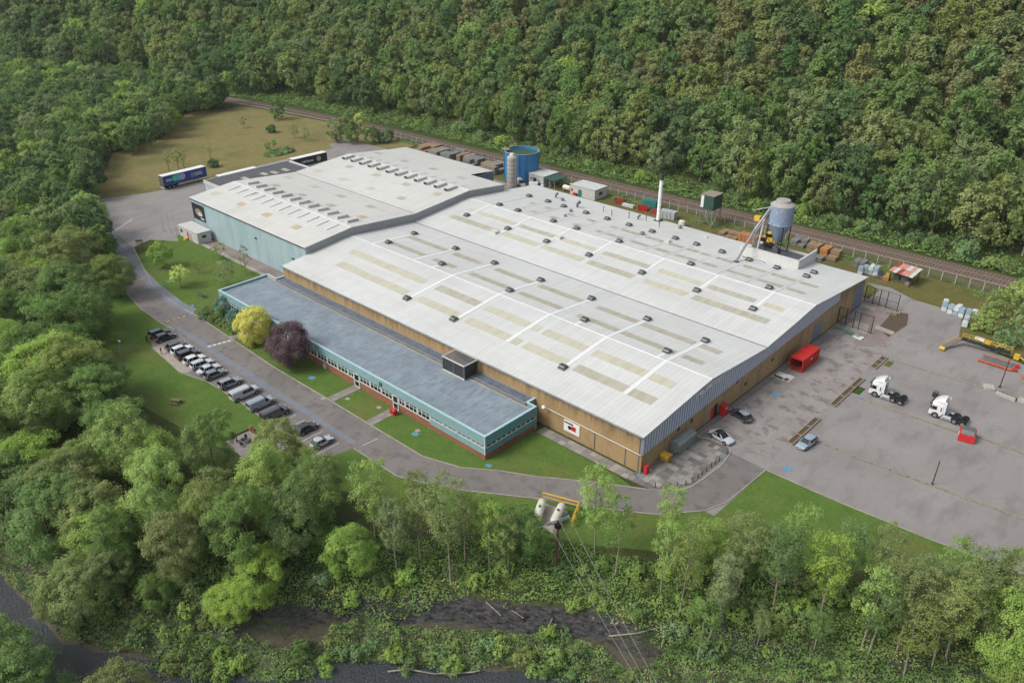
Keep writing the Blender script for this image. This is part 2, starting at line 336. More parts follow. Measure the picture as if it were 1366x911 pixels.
# ================================================================== TERRAIN
BANK=[(-700,-10),(-400,5),(-200,15),(-125,21),(-100,22.5),(-88,29),(-77,36.5),(-73,45),(-65,51),(-58.5,56.5),(-49,63.5),(-39.5,67.5),(-32,74.5),(-24.7,78.3),(-10,88),(20,105),(80,140),(200,200),(600,420)]
def bank_d(x,y):                                     # signed distance to the crest line of the river bank, + on the factory side
    x=np.asarray(x,float);y=np.asarray(y,float); best=np.full(x.shape,1e9); sg=np.ones(x.shape)
    for (x0,y0),(x1,y1) in zip(BANK,BANK[1:]):
        dx,dy=x1-x0,y1-y0; t=np.clip(((x-x0)*dx+(y-y0)*dy)/(dx*dx+dy*dy),0,1)
        d=np.hypot(x-x0-t*dx,y-y0-t*dy); s=np.sign(dx*(y-y0)-dy*(x-x0)); m=d<best
        best=np.where(m,d,best); sg=np.where(m,s,sg)
    return best*sg
def wob(x,y,s,seed=0):
    return (np.sin(x*s+seed)+np.sin(y*s*1.13+seed*2.1)+np.sin((x+y)*s*.73+seed*1.7)+np.sin((x-y*1.3)*s*1.31+seed*.6))/4
def foot_y(x): 
    x=np.asarray(x,float); return 220-.0011*np.maximum(0,-x-250)**2
def terrain_z(x,y):
    x=np.asarray(x,float);y=np.asarray(y,float)
    d=bank_d(x,y)+wob(x,y,.35,1)*.9
    zb=np.interp(d,[-60,-34,-26,-22,-10,-6.6,-1.6,.8,2.5,9],[-2,-3.5,-7.4,-9.6,-9.6,-8.05,-6.3,-3.3,-2.3,0])
    rough=np.interp(d,[-10,-8,-2,2,8,9.5],[0,1,1,.7,.2,0])*np.where(d<10,1,0)
    zb=zb+rough*(wob(x,y,1.1,3)*.22+wob(x,y,2.6,5)*.12)
    h=np.maximum(0,y-foot_y(x)-2)
    zh=np.where(h<12,h*h*.0215,3.1+(h-12)*.515)
    zh=np.minimum(zh,150+.02*h)+np.where(h>10,wob(x,y,.045,2)*np.minimum(6,h*.05),0)
    return zb+zh
def Z(x,y): return float(terrain_z(x,y))
ax=np.concatenate([np.arange(-1500,-420,40),np.arange(-420,-176,6),np.arange(-176,12,.8),np.arange(12,60,6),np.arange(60,700,40)])
ay=np.concatenate([np.arange(-500,-40,40),np.arange(-40,4,4),np.arange(4,106,.8),np.arange(106,210,6.5),np.arange(210,470,6),np.arange(470,1500,50)])
XX,YY=np.meshgrid(ax,ay); ZZ=terrain_z(XX,YY); nx,ny=len(ax),len(ay)
vs=np.stack([XX,YY,ZZ],-1).reshape(-1,3); ii=np.arange(ny*nx).reshape(ny,nx)
fs=np.stack([ii[:-1,:-1],ii[:-1,1:],ii[1:,1:],ii[1:,:-1]],-1).reshape(-1,4)
me=bpy.data.meshes.new('ground'); me.from_pydata(vs.tolist(),[],fs.tolist()); me.materials.append(M('terrain_soil'))
ground=bpy.data.objects.new('ground',me); COL.objects.link(ground); struct(ground)
# river water: a sheet following the channel
wl=[];
o=MB(); o.add([(-1500,-260,-8),(700,-260,-8),(700,480,-8),(-1500,60,-8)],[(0,1,2,3)]); struct(o.build('river_water','water'))
# ================================================================== GROUND SHEETS (z steps of a few mm upward)
NK=PX((178,330),(205,385),(240,410),(263,421.6),(313,455),(367,491),(434.8,531),(485,561.5),(564,609),(615,624),(665,628),(716,636),(790,643),(864,653),(888,654.6),(913,653.5),(926,648),(963,621),(975,604),(972,596),(948,586),(930,583))
SK=PX((168.5,391),(189,413),(216,432),(232,440),(471.7,598.3),(507,621),(530.5,636),(574,646),(621.5,654.6),(722.6,666),(776.6,675.5),(827,681),(877.7,686.6),(939.7,681.5),(968,671),(1022,627))
sheet('lawn_north',[(-212,92),(-205,78)]+PX((205,385),(240,410),(263,421.6),(313,455),(367,491),(434.8,531),(485,561.5),(564,609),(615,624),(665,628),(716,636),(790,643),(845,650))+[(-59.6,88),(-76,88.3),(-157,92),(-157.2,97.3),(-212,97.3)],.010,'lawn_grass')
sheet('lawn_south',PX((150,350),(168.5,391),(189,413),(216,432),(232,440),(471.7,598.3),(507,621),(530.5,636),(574,646),(621.5,654.6),(722.6,666),(776.6,675.5),(827,681),(877.7,686.6),(939.7,681.5),(968,671),(1022,627),(1115,668),(1229.6,715),(1324,750.6))+[(-14,101),(-27,90),(-40,81.5),(-52,73),(-63,67),(-74,61),(-90,55.2),(-101,52.5),(-114,48.5),(-133,46),(-152,46),(-172,50),(-195,56)],.010,'lawn_grass')
sheet('meadow',PX((112,272),(130,250),(150,205),(215,185),(250,150),(300,146),(322,141),(400,156),(447,165),(500,180),(560,192),(545,197),(470,200),(410,218),(330,226),(276,243),(200,262),(150,268)),.010,'meadow_grass')
sheet('rough_ground',[(-230,206.5),(-230,186),(-120,183),(-60,181)]+PX((1218,399.5),(1252,409.6),(1282,425),(1281,438),(1279,447),(1366,483),(1420,500))+[(10,175),(10,209)],.012,'rough_grass')
sheet('railway_verge',[(-420,192),(-350,201),(-310,206.5),(-280,209.5),(-210,213.5),(-120,216.5),(-33,219),(60,222),(60,226),(-33,223),(-120,221),(-210,220),(-280,218),(-350,210)],.014,'verge_grass')
# yard
YARD=[(-56.2,89.5)]+[(-43.2,90),(-42.9,105.5),(-31.5,105.7),(-19.1,106.5),(-10,107.6),(8,109),(30,150),(10,172.5)]+PX((1366,487),(1279,449),(1281,438),(1282.5,425),(1252,409.6),(1218,399.5),(1188,384),(1157,377))+[(-57,187),(-57,92)]
sheet('yard_asphalt',YARD,.016,'yard_asphalt')
sheet('loading_yard',[(-120,183.5),(-57,181),(-57,176),(-157,176),(-157,166),(-214,170),(-246,172),(-262,178),(-262,187),(-225,190),(-200,189),(-150,188)],.014,'damp_asphalt')
sheet('goods_yard',PX((112,268),(150,264),(200,257),(276,240),(330,225),(400,208),(450,197),(485,203),(485,225))+[(-210,99),(-212,92)]+PX((238,322),(200,320),(178,330),(165,345),(150,318),(128,300),(100,290)),.016,'yard_asphalt')
ROAD=PX((150,318),(178,330))+NK[1:]+[(-56,105.9),(-57,92),(-43.2,90)]
ROAD=PX((152,310),(178,330))+NK[1:19]+[(-49.5,105.8),(-43,105.6)]+SK[::-1]+PX((165,365),(150,330))
sheet('access_road',ROAD,.020,'road_asphalt')
sheet('parking_bays',PX((232,440),(200,440),(203,464),(240,497),(276,509),(323,538),(367,571),(400,586),(430,613),(471.7,598.3)),.024,'bay_asphalt')
sheet('pale_hardstanding',PX((203,464),(240,497),(249,497),(264,492),(215,460)),.028,'concrete')
sheet('drainage_strip',PX((152,310),(160,318),(178,343),(210,377),(245,404),(262,412),(256,421),(235,413),(203,389),(176,358),(150,322)),.028,'drain_asphalt')
sheet('wet_channel',PX((233,437),(240,436),(308,480),(400,539),(476,590),(471,594),(398,547),(301,485)),.028,'drain_asphalt')
sheet('factory_side_path',[(-212,93.8),(-157.2,93.8),(-157.2,97.4),(-212,97.4)],.022,'red_gravel')
sheet('path_edge',[(-212,92.9),(-157.2,92.9),(-157.2,94.0),(-212,94.0)],.026,'concrete')
sheet('stained_yard',[(-56.6,107),(-50,107.3),(-44,109),(-43.6,125),(-44.4,146),(-44,158),(-47,172),(-57,174)],.019,'stained_asphalt')
sheet('gable_apron',[(-57,106),(-53.8,106.9),(-55.6,110),(-55.4,131.5),(-55.2,150),(-54,158),(-57,158)],.022,'apron_asphalt')
sheet('gravel_patch',PX((1150,401),(1165,399),(1200,415),(1212,422),(1196,445),(1168,463),(1140,462),(1150,430)),.020,'red_gravel')
sheet('soil_patch',PX((1190,415),(1212,419),(1210,434),(1185,450),(1172,437),(1185,423)),.024,'timber_dark')
for q in ([(1150,405),(1168,411),(1166,415),(1148,409)],[(1170,434),(1194,443),(1190,447),(1166,438)],[(1135,425),(1160,432),(1156,446),(1128,436)]): sheet('concrete_patch',PX(*q),.028,'concrete')
for q in ([(1062,464),(1092,474),(1108,482),(1080,500),(1050,520),(1022,545),(1012,552),(1040,515)],[(1209,452),(1230,447),(1262,450),(1258,457),(1230,459),(1212,457)],[(1195,505),(1220,507),(1265,525),(1270,532),(1240,528),(1205,516)],[(1245,540),(1280,534),(1284,538),(1262,545)]): sheet('damp_patch',PX(*q),.020,'damp_asphalt')
# road markings
def quad(cx,cy,w,l,rz=0):
    c,s=math.cos(rz),math.sin(rz); return [(cx+a*c-b*s,cy+a*s+b*c) for a,b in ((-w/2,-l/2),(w/2,-l/2),(w/2,l/2),(-w/2,l/2))]
def lerp(a,b,t): return (a[0]+(b[0]-a[0])*t,a[1]+(b[1]-a[1])*t)
def dashes(name,a,b,n,w,l,mat):
    m=MB(); ang=math.atan2(b[1]-a[1],b[0]-a[0])
    for i in range(n):
        c=lerp(a,b,(i+.5)/n); m.add([(x,y,.034) for x,y in quad(c[0],c[1],l,w,ang)],[(0,1,2,3)])
    struct(m.build(name,mat))
dashes('white_crossing_dashes',G(276,463),G(309,454),5,.55,.75,'marking_white')
dashes('yellow_hatch_dashes',G(221,430),G(249,421),4,.35,.7,'marking_yellow'); dashes('yellow_hatch_dashes',G(176,375),G(195,371),4,.35,.7,'marking_yellow')
for i,x in enumerate([-111.8,-109.2,-106.6,-104,-101.5,-99.1]): sheet('bay_line',quad(x,61,.1,4.6),.034,'marking_white')
dashes('give_way_dashes',G(484,594),G(504,585),6,.12,.5,'marking_white')
sheet('yard_line',PX((152,309),(175,294),(178,291),(154,307)),.034,'marking_white')
for q in [(416,504,2.6),(554,579,2.2),(652,621,1.8),(903,639,2.6),(964,609,2.2),(1051,625.5,2.4),(1034,526,2.4),(1147,530,2.4),(1196,482,2.2),(853,634,1.4),(225,376,1.5),(257,408,1.5)]:
    x,y=G(q[0],q[1]); w_=q[2]; sheet('blue_drain_marking',quad(x,y,w_*.55,w_*.45,.2),.042,'marking_blue')
for q in [(431,531.5),(505.5,543.5),(557,574.5),(463.5,532)]:
    x,y=G(*q); m=MB(); m.cyl((x,y,.0),(x,y,.05),.45,n=14); tag(m.build('manhole_cover','concrete'),'round pale manhole cover set in the office lawn %s'%{431:'near the purple tree',505.5:'beside the second doorway path',557:'left of the blue marking',463.5:'beside the first doorway path'}[q[0]],'manhole')
# kerbs
def kerb(pts,name='kerb',w=.16,h=.13,mat='concrete'):
    m=MB()
    for a,b in zip(pts,pts[1:]):
        d=Vector((b[0]-a[0],b[1]-a[1])); 
        if d.length<.01: continue
        ang=math.atan2(d.y,d.x); cx,cy=(a[0]+b[0])/2,(a[1]+b[1])/2
        m.box(cx-d.length/2-w*.3,cx+d.length/2+w*.3,cy-w/2,cy+w/2,0,h,ang)
    return struct(m.build(name,mat))
kerb(NK); kerb(SK[:4]); kerb(SK[4:]); kerb(PX((203,464),(240,497),(276,509),(323,538),(367,571),(400,586)))
kerb([(-56,105.9),(-55.6,112),(-55.4,131.5),(-55.2,150),(-54,158)]); kerb([(-42.9,105.5),(-31.5,105.7),(-19.1,106.5),(-10,107.6)],h=.06)
# footpaths to the office doors
def slabrun(name,x0,x1,y0,y1,nx_,ny_,pal,z=.03,parent=None,seed=1):
    r=random.Random(seed); base=sheet(name,[(x0,y0),(x1,y0),(x1,y1),(x0,y1)],z,'paving_4')
    dx,dy=(x1-x0)/nx_,(y1-y0)/ny_; ms={}
    for i in range(nx_):
        for j in range(ny_):
            k_=r.choice(pal)
            if k_ not in ms:
                m=MB(); m.box(-dx/2+.02,dx/2-.02,-dy/2+.02,dy/2-.02,0,.035); o=m.build('slab','paving_%d'%k_,base); ms[k_]=o.data
            else:
                o=bpy.data.objects.new('slab',ms[k_]); COL.objects.link(o); o.parent=base
            o.location=(x0+dx*(i+.5),y0+dy*(j+.5),z+r.uniform(-.008,.008))
    return base
slabrun('door_path',-112.4,-110.4,70.4,76.4,2,5,[0,1,0,5]); slabrun('door_path',-101.1,-99.1,70.4,76.4,2,5,[0,1,0,5],seed=4); slabrun('hedge_path',-147.5,-145.6,70.6,74.5,2,3,[0,1,0])
slabrun('south_wall_path',-77,-58,88.3,90.5,16,2,[0,1,5,1,3],seed=3)
# slab terrace at the corner of the works
terr=sheet('corner_terrace',[(-57.2,90.9),(-57.2,105.6),(-53.9,106.7),(-50.6,106.9),(-49.6,105.6),(-49.5,101.7),(-49.6,94.3),(-50.2,92.6),(-51.9,90.3),(-53.9,88.7),(-58,88.3),(-58,90.9)],.035,'paving_4')
tp=[(v.co.x,v.co.y) for v in terr.data.vertices]; ms={}; r=random.Random(11)
y=88.6
while y<106.6:
    h_=r.choice([.9,1.2,1.2]); x=-57.9
    while x<-49.6:
        w_=r.choice([.8,1.1,1.5,.9]); cs=[(x+.05,y+.05),(x+w_-.05,y+.05),(x+w_-.05,y+h_-.05),(x+.05,y+h_-.05)]
        if all(inpoly(np.array(a),np.array(b),tp) for a,b in cs):
            k_=r.choice([0,1,2,3,4,1,2,0]); key=(w_,h_,k_)
            if key not in ms:
                m=MB(); m.box(.02,w_-.02,.02,h_-.02,0,.035); o=m.build('slab','paving_%d'%k_,terr); ms[key]=o.data
            else: o=bpy.data.objects.new('slab',ms[key]); COL.objects.link(o); o.parent=terr
            o.location=(x,y,.035+r.uniform(-.01,.006))
        x+=w_
    y+=h_
# patio
sheet('patio',[(-113.6,50.4),(-113.6,54.9),(-110.6,55.2),(-110.2,57),(-108,57),(-104,57),(-104,49.6)],.03,'paving_5'); kerb([(-113.6,50.4),(-113.6,54.9),(-110.6,55.2),(-110.2,57)],'patio_edging',.2,.3,'timber_dark')
# ================================================================== RAILWAY
def rail_y(x): return 207.7+(x+210)*.033-.00075*max(0,-x-250)**2 if x<-100 else 211.3+(x+100)*.024
xs=list(range(-520,81,10))
m=MB(); vs=[];fs=[]
for i,x in enumerate(xs):
    y=rail_y(x); vs+=[(x,y-3.7,.03),(x,y-2.9,.32),(x,y+2.9,.32),(x,y+3.7,.03)]
for i in range(len(xs)-1):
    for j in range(3): fs.append((i*4+j,(i+1)*4+j,(i+1)*4+j+1,i*4+j+1))
m.add(vs,fs); bal=nrm(m.build('railway_ballast','ballast')); struct(bal)
line=thing('railway_track','twin railway track on brown ballast running along the foot of the wooded hill','railway track',(-210,207.7,.32))
for off in (-2.45,-1.0,1.0,2.45):
    m=MB(); m.tube([(x,rail_y(x)+off,.5) for x in xs],.075,n=4); m.build('rail','rail_steel',line,sub=line.location)
m=MB(); x=-350.; n=0
while x<30:
    y=rail_y(x)
    for c in (-1.72,1.72): m.box(x-.13,x+.13,y+c-1.25,y+c+1.25,.30,.42)
    x+=.9
o=m.build('sleepers','timber_dark',line,sub=line.location); o['kind']='stuff'
# palisade fence between works and railway
f=thing('railway_fence','grey mesh fence on pale posts between the works and the railway','fence',(-100,204,0))
m=MB(); xs2=np.arange(-250,8,3.1); fy=lambda x:(203.2 if x>-130 else 203.2-(-130-x)*.018)
pm=MB(); pm.box(-.09,.09,-.09,.09,0,2.3); first=None
for x in xs2:
    if first is None: first=pm.build('post','concrete_post',f); o=first
    else: o=bpy.data.objects.new('post',first.data); COL.objects.link(o); o.parent=f
    o.location=(x+100,fy(x)-204,0)
for z in (.5,1.2,1.9): m.tube([(x,fy(x),z) for x in xs2],.025,n=4)
x=-250
while x<6: m.box(x-.035,x+.035,fy(x)-.012,fy(x)+.012,.05,2.05); x+=.33
o=m.build('mesh_panel','steel_grey',f,sub=f.location); o['kind']='stuff'
# ================================================================== MAIN WORKS
PROF=[(90.7,7.1),(104,8.5),(107.5,8.88),(110.5,9.1),(113.5,8.88),(117,8.5),(130.2,7.35),(143.5,8.5),(147,8.9),(150,9.12),(153,8.9),(156.5,8.5),(177.3,6.6)]
rz_=lambda y:float(np.interp(y,[a for a,b in PROF],[b for a,b in PROF]))
fac=thing('factory','huge factory hall with a low white twin pitched roof and tan brick walls','factory',(-107,134,0))
S=fac.location; X0,X1=-157,-57.2
def P(m,name,mat,lab=None,par=None,**k):
    o=m.build(name,mat,par or fac,sub=S,**k)
    if lab: o['label']=lab
    return o
m=MB(); m.box(X0,X1-.3,91,91.35,0,7.0); P(m,'south_wall','tan_brick')
m=MB(); m.box(X0,X0+.3,91.35,99,0,6.9); P(m,'west_wall','tan_brick')
m=MB(); m.box(X0,X1-.3,176.7,177,0,6.5); P(m,'north_wall','tan_brick')
# east gable: brick below, profiled cladding above, with openings built as proud doors
GB=[(91.0,3.5),(110,4.15),(131,4.7),(163,5.75),(177.0,6.3)]
m=MB(); prof=[(91.0,0)]+[(a,b) for a,b in GB]+[(177.0,0)]; m.ext(prof,X1-.3,X1,'x'); P(m,'gable_wall','tan_brick')
m=MB(); top=[(a,b-.12) for a,b in PROF if a<=163]+[(163,rz_(163)-.12)]
prof=[(a,b-.05) for a,b in GB if a<163]+[(163,5.7)]+top[::-1]; prof[-1]=(91.0,7.0)
m.ext(prof,X1-.28,X1+.04,'x')
P(m,'gable_cladding','fascia_blue','blue grey vertical ribbed cladding under the roof edge'); m=MB()
y=91.1
while y<162.8:
    zb=float(np.interp(y,[a for a,b in GB],[b for a,b in GB]))-.05; m.box(X1+.03,X1+.12,y,y+.32,zb,rz_(y)-.14); y+=.74
P(m,'cladding_ribs','fascia_rib')['kind']='stuff'
m=MB(); prof=[(163,5.7),(163,rz_(163)-.1),(177,rz_(177)-.1),(177,6.25)]; m.ext(prof,X1-.29,X1-.02,'x'); P(m,'gable_upper_wall','tan_brick')
for y in (97.5,103.7,109.9,116.1,122.3,128.4,137,146,160,167): 
    m=MB(); z1=float(np.interp(y,[a for a,b in GB],[b for a,b in GB])); m.box(X1,X1+.10,y-.06,y+.06,.1,z1-.1); P(m,'downpipe','gutter_grey')
m=MB(); m.box(X0-.2,X1+.2,90.5,90.72,6.88,7.12); P(m,'gutter','gutter_grey'); 
m=MB(); m.box(X0-.2,X1+.2,177.2,177.4,6.38,6.6); P(m,'gutter','gutter_grey')
# roof slabs (upper skin follows the profile)
def roofskin(prof,x0,x1,th=.14):
    m=MB(); n=len(prof); vs=[(x,y,z) for x in (x0,x1) for y,z in prof]+[(x,y,z-th) for x in (x0,x1) for y,z in prof]
    fs=[(i,n+i,n+i+1,i+1) for i in range(n-1)]+[(2*n+i+1,3*n+i+1,3*n+i,2*n+i) for i in range(n-1)]
    fs+=[(i+1,2*n+i+1,2*n+i,i) for i in range(n-1)]+[(n+i,3*n+i,3*n+i+1,n+i+1) for i in range(n-1)]+[(0,2*n,3*n,n),(2*n-1,4*n-1,3*n-1,n-1)]
    m.add(vs,fs); return m
P(roofskin(PROF,X0-.1,X1+.2),'roof','white_roof')
m=MB()
for y0 in (110.5,150): m.ext([(y0-.12,rz_(y0)-.02),(y0,rz_(y0)+.09),(y0+.12,rz_(y0)-.02)],X0,X1+.21,'x'); 
P(m,'ridge_cap','ridge_white')
m=MB(); m.box(X0,X1+.2,130.02,130.38,7.33,7.40); P(m,'valley_gutter','gutter_grey')
m=MB(); prof=[(a,b+.02) for a,b in PROF]; n=len(prof)
vs=[(x,a,b) for x in (X1+.02,X1+.26) for a,b in prof]; m.add(vs,[(i,n+i,n+i+1,i+1) for i in range(n-1)]); vs=[(X1+.26,a,b-q) for q in (0,.22) for a,b in prof]; m.add(vs,[(n+i,n+i+1,i+1,i) for i in range(n-1)]); P(m,'verge_trim','ridge_white')
def onroof(x0,x1,y0,y1,dz,rzf=rz_):          # thin panel lying on the roof
    m=MB(); z0,z1=rzf(y0),rzf(y1)
    m.add([(x0,y0,z0),(x1,y0,z0),(x1,y1,z1),(x0,y1,z1),(x0,y0,z0+dz),(x1,y0,z0+dz),(x1,y1,z1+dz),(x0,y1,z1+dz)],[(0,3,2,1),(4,5,6,7),(0,1,5,4),(1,2,6,5),(2,3,7,6),(3,0,4,7)]); return m
ROWS=[(98.2,100.4,[(-146.9,-123.4),(-119.6,-106.4),(-105.2,-90.9),(-89.6,-79.7),(-77.6,-61)]),
(103.9,106.0,[(-149.5,-123.7),(-119.8,-107.3),(-105.4,-91),(-89.8,-79),(-78,-60.9)]),
(113.6,115.4,[(-147.9,-135),(-131.6,-124.6),(-119.8,-107.9),(-104.9,-93.4),(-89.5,-79.6),(-78.6,-67),(-65.3,-61.2)]),
(120.1,122.0,[(-148.1,-133.3),(-131.9,-123.2),(-118.4,-107.4),(-105.3,-93.3),(-89.7,-79.6),(-78.6,-67),(-65.9,-61.5)]),
(137.6,139.7,[(-151.4,-134.6),(-132.9,-121.4),(-119.9,-107.6),(-106,-93.4),(-90.5,-79.9),(-78.3,-61.3)]),
(143.6,145.3,[(-150.9,-148.3),(-147.4,-134.1),(-132.5,-121.1),(-118.7,-107.6),(-106.1,-93.2),(-90.6,-79.9),(-78.2,-67.3),(-65.3,-61.1)])]
pal=['rooflight_grp','rooflight_dark','rooflight_grp','rooflight_grp']
r=random.Random(5)
for y0,y1,segs in ROWS:
    for a,b in segs:
        P(onroof(a,b,y0,y1,.035),'rooflight',r.choice(pal) if y0<112 or y0>130 else 'rooflight_dark')
for y0,y1,segs in [(153.7,155.4,[(-123.2,-121.1),(-115.9,-113.5),(-112.9,-110.6),(-110.1,-107.8),(-105.6,-100.2),(-98.6,-94.2),(-93,-90.4),(-90,-86.9),(-86,-82.3),(-79.5,-76.8),(-76.4,-73.4),(-72.3,-66.6),(-65.4,-61.5),(-131,-128.6),(-137.5,-135)]),
 (159.9,161.6,[(-123.7,-120.8),(-116.2,-114),(-112.9,-110.8),(-110.3,-107.4),(-105.6,-99.7),(-98.9,-94.9),(-94,-90.7),(-90,-86.9),(-86,-81.5),(-79.1,-76.9),(-76.8,-73.5),(-72.1,-66.5),(-65.4,-61.5),(-130.6,-127.6),(-138,-134.8),(-143.5,-141)])]:
    for a,b in segs: P(onroof(a,b,y0,y1,.035),'rooflight','rooflight_dark')
# ventilators and the bright flashing bands that run from them over the ridges
V=[(-146.7,113.7),(-148.6,123.4),(-127.6,113.4),(-133.9,123.5),(-121.2,97.7),(-121,123.4),(-107.1,97.7),(-106.8,113.4),(-107,123.4),(-93.1,123.5),(-86.8,113.3),(-79.2,97.8),(-79.2,123.5),(-68.1,113.6),(-66.1,123.4),
(-148.2,141.1),(-133.5,141.1),(-120.6,141.1),(-107.8,141.2),(-92.9,141.1),(-79,141.2),(-66,141.2),(-146.3,151.4),(-139.5,151.3),(-127.4,151.4),(-119.8,151.4),(-106.8,151.4),(-86.8,151.1),(-67.9,151.3),
(-148.2,165.3),(-141.3,165.4),(-135.4,165.1),(-127.6,165),(-120.7,165.1),(-113.9,165.3),(-106.9,165.4),(-100,165.3),(-94.1,165.4),(-87.1,165.3),(-80,165.2),(-73.1,165.2),(-66.1,165.3),(-66.2,169.3)]
BAND=[(-121.1,97.7,123.4),(-106.9,97.7,123.4),(-79.2,97.8,123.5),(-133.9,110.5,123.5),(-148.6,110.5,123.4),(-93.1,110.5,123.5),(-66.1,110.5,123.4),
(-148.2,141.1,150),(-133.5,137.5,150),(-120.6,141.1,150),(-107.8,141.2,150),(-92.9,141.1,150),(-79,141.2,150),(-66,141.2,150),(-127.6,110.5,113.4),(-86.8,110.5,113.3),(-68.1,110.5,113.6)]
for x in (-148.2,-141.3,-135.4,-127.6,-120.7,-113.9,-106.9,-100,-94.1,-87.1,-80,-73.1,-66.1): BAND.append((x,150,165.3))
for x in (-93.2,-66.1): BAND.append((x,98,110.5))
VY=[v[0] for v in PROF]
for x,y0,y1 in BAND:
    ys=[y0]+[v for v in VY if y0<v<y1]+[y1]; wd=.42 if y1<126 else .32; m=MB(); n=len(ys)
    m.add([(xx,yy,rz_(yy)+.055) for xx in (x-wd,x+wd) for yy in ys],[(i,n+i,n+i+1,i+1) for i in range(n-1)])
    m.add([(xx,yy,rz_(yy)+zz) for xx in (x-wd,) for zz in (0,.055) for yy in ys],[(i,n+i,n+i+1,i+1) for i in range(n-1)])
    m.add([(xx,yy,rz_(yy)+zz) for xx in (x+wd,) for zz in (.055,0) for yy in ys],[(i,n+i,n+i+1,i+1) for i in range(n-1)])
    P(m,'roof_flashing','flashing_white' if y1<126 or y1==150 else 'white_roof')
vm=MB(); vm.ext([(-.66,0),(-.66,.34),(-.44,.56),(.44,.56),(.66,.34),(.66,0)],-.62,.62,'x'); vb=MB(); vb.box(-.72,.72,-.8,.8,-.15,.10)
vl=MB(); vl.box(-.63,.63,-.12,.12,.54,.61); 
for d_ in (-.68,.68): vl.box(-.52,.52,d_-.03,d_+.03,.12,.3)
me0=None
for i,(x,y) in enumerate(V):
    if me0 is None:
        a=vm.build('roof_vent','vent_grey',fac); b=vb.build('vent_base','gutter_grey',a); c=vl.build('vent_louvre','vent_dark',a); me0=(a.data,b.data,c.data)
    else:
        a=bpy.data.objects.new('roof_vent',me0[0]); b=bpy.data.objects.new('vent_base',me0[1]); c=bpy.data.objects.new('vent_louvre',me0[2])
        for o in (a,b,c): COL.objects.link(o)
        a.parent=fac; b.parent=a; c.parent=a
    a.location=(x-S.x,y-S.y,rz_(y)+.08)
# small cowls, stub pipes and duct boxes on the north slope
for x,y,k_,s_ in [(-107.1,161.4,'cowl',1),(-99.9,161.7,'box',.8),(-131.3,163.1,'cowl',.8),(-134.6,137.5,'box',1.0),(-119.6,144.5,'box',.9),(-133,168,'stack',1),(-126,170.5,'pipe',1),(-122.5,169.5,'pipe',1),(-118,171,'pipe',1.2),(-116,172.3,'stack',.7),(-113.6,172.5,'pipe',1.2),(-108.5,171,'pipe',.8),(-140,170,'cowl',.9),(-143.2,171,'stack',.8),(-129,158,'cowl',.7),(-104.5,174.5,'cowl',.9),(-96,173,'box',.5)]:
    z=rz_(y); m=MB()
    if k_=='cowl': m.cyl((x,y,z-.1),(x,y,z+.5*s_),.35*s_,n=12); m.lathe([(.62*s_,.42*s_),(.66*s_,.55*s_),(.4*s_,.8*s_),(0,.86*s_)],(x,y,z),12)
    elif k_=='pipe': m.cyl((x,y,z-.1),(x,y,z+1.3*s_),.11,n=8); m.cyl((x,y,z+1.3*s_),(x,y,z+1.42*s_),.2,n=8)
    elif k_=='stack': m.cyl((x,y,z-.1),(x,y,z+1.0*s_),.32*s_,n=10); m.cyl((x,y,z+.9*s_),(x+.8*s_,y,z+1.7*s_),.34*s_,.45*s_,n=10)
    else: m.box(x-.8*s_,x+.8*s_,y-.6*s_,y+.6*s_,z-.1,z+.6*s_); m.box(x-.9*s_,x+.9*s_,y-.7*s_,y+.7*s_,z+.6*s_,z+.68*s_)
    P(m,{'cowl':'roof_cowl','pipe':'stub_pipe','stack':'exhaust_duct','box':'duct_box'}[k_],'pale_pipe' if k_ in('box',) else 'steel_grey')
# gable doors, openings, sign letters
m=MB(); m.box(X1,X1+.06,151.8,156.0,.05,3.7); d=P(m,'loading_door','slate_door','grey blue loading door in the gable')
for q in range(7): 
    m=MB(); m.box(X1+.06,X1+.10,151.9,155.9,.2+q*.5,.6+q*.5); P(m,'door_slat','slate_door',par=d) if False else m.build('door_slat','slate_door',d,sub=S)
m=MB(); m.box(X1,X1+.06,171.4,176.4,.05,5.6); d=P(m,'tall_door','slate_door','tall slate blue door at the north end of the gable')
for q in range(4):
    m=MB(); m.box(X1+.06,X1+.1,171.5+q*1.22,172.6+q*1.22,.2,5.4); m.build('door_leaf','slate_door',d,sub=S)
m=MB(); m.box(X1,X1+.05,112.9,114.2,.05,2.6); P(m,'doorway','black_rubber','dark open doorway behind the red door')
for y,z in ((101.5,3.3),(105.6,3.0),(120.5,4.2),(124,2.2),(134,3.2)):
    m=MB(); m.box(X1,X1+.05,y-.35,y+.35,z-.35,z+.35); P(m,'louvre','vent_dark')
m=MB(); m.box(X1,X1+.08,112.1,112.9,.05,2.3); P(m,'red_door','red_paint','red door standing open beside the dark doorway')
def text_mesh(body,size,ext=.02,space=1.0):
    tc=bpy.data.curves.new('t','FONT'); tc.body=body; tc.size=size; tc.extrude=ext; tc.space_character=space; tc.resolution_u=2; tc.offset=size*.035
    to=bpy.data.objects.new('t',tc); COL.objects.link(to); dg=bpy.context.evaluated_depsgraph_get(); me=bpy.data.meshes.new_from_object(to.evaluated_get(dg)); bpy.data.objects.remove(to); bpy.data.curves.remove(tc); return me
def lettering(body,size,mat,parent,loc,rot,ext=.02,space=1.0,name='lettering'):
    me=text_mesh(body,size,ext,space); me.materials.clear(); me.materials.append(M(mat)); o=bpy.data.objects.new(name,me); COL.objects.link(o); o.parent=parent; o.location=loc; o.rotation_euler=rot; return o
# letters follow the curve of the verge
for i,ch in enumerate('MANUFACTORY'):
    y=106.2+i*.68
    lettering(ch,1.15,'white_paint',fac,(X1+.2-S.x,y-S.y,rz_(y)-1.5),(R(90),0,R(90)),name='sign_letter')
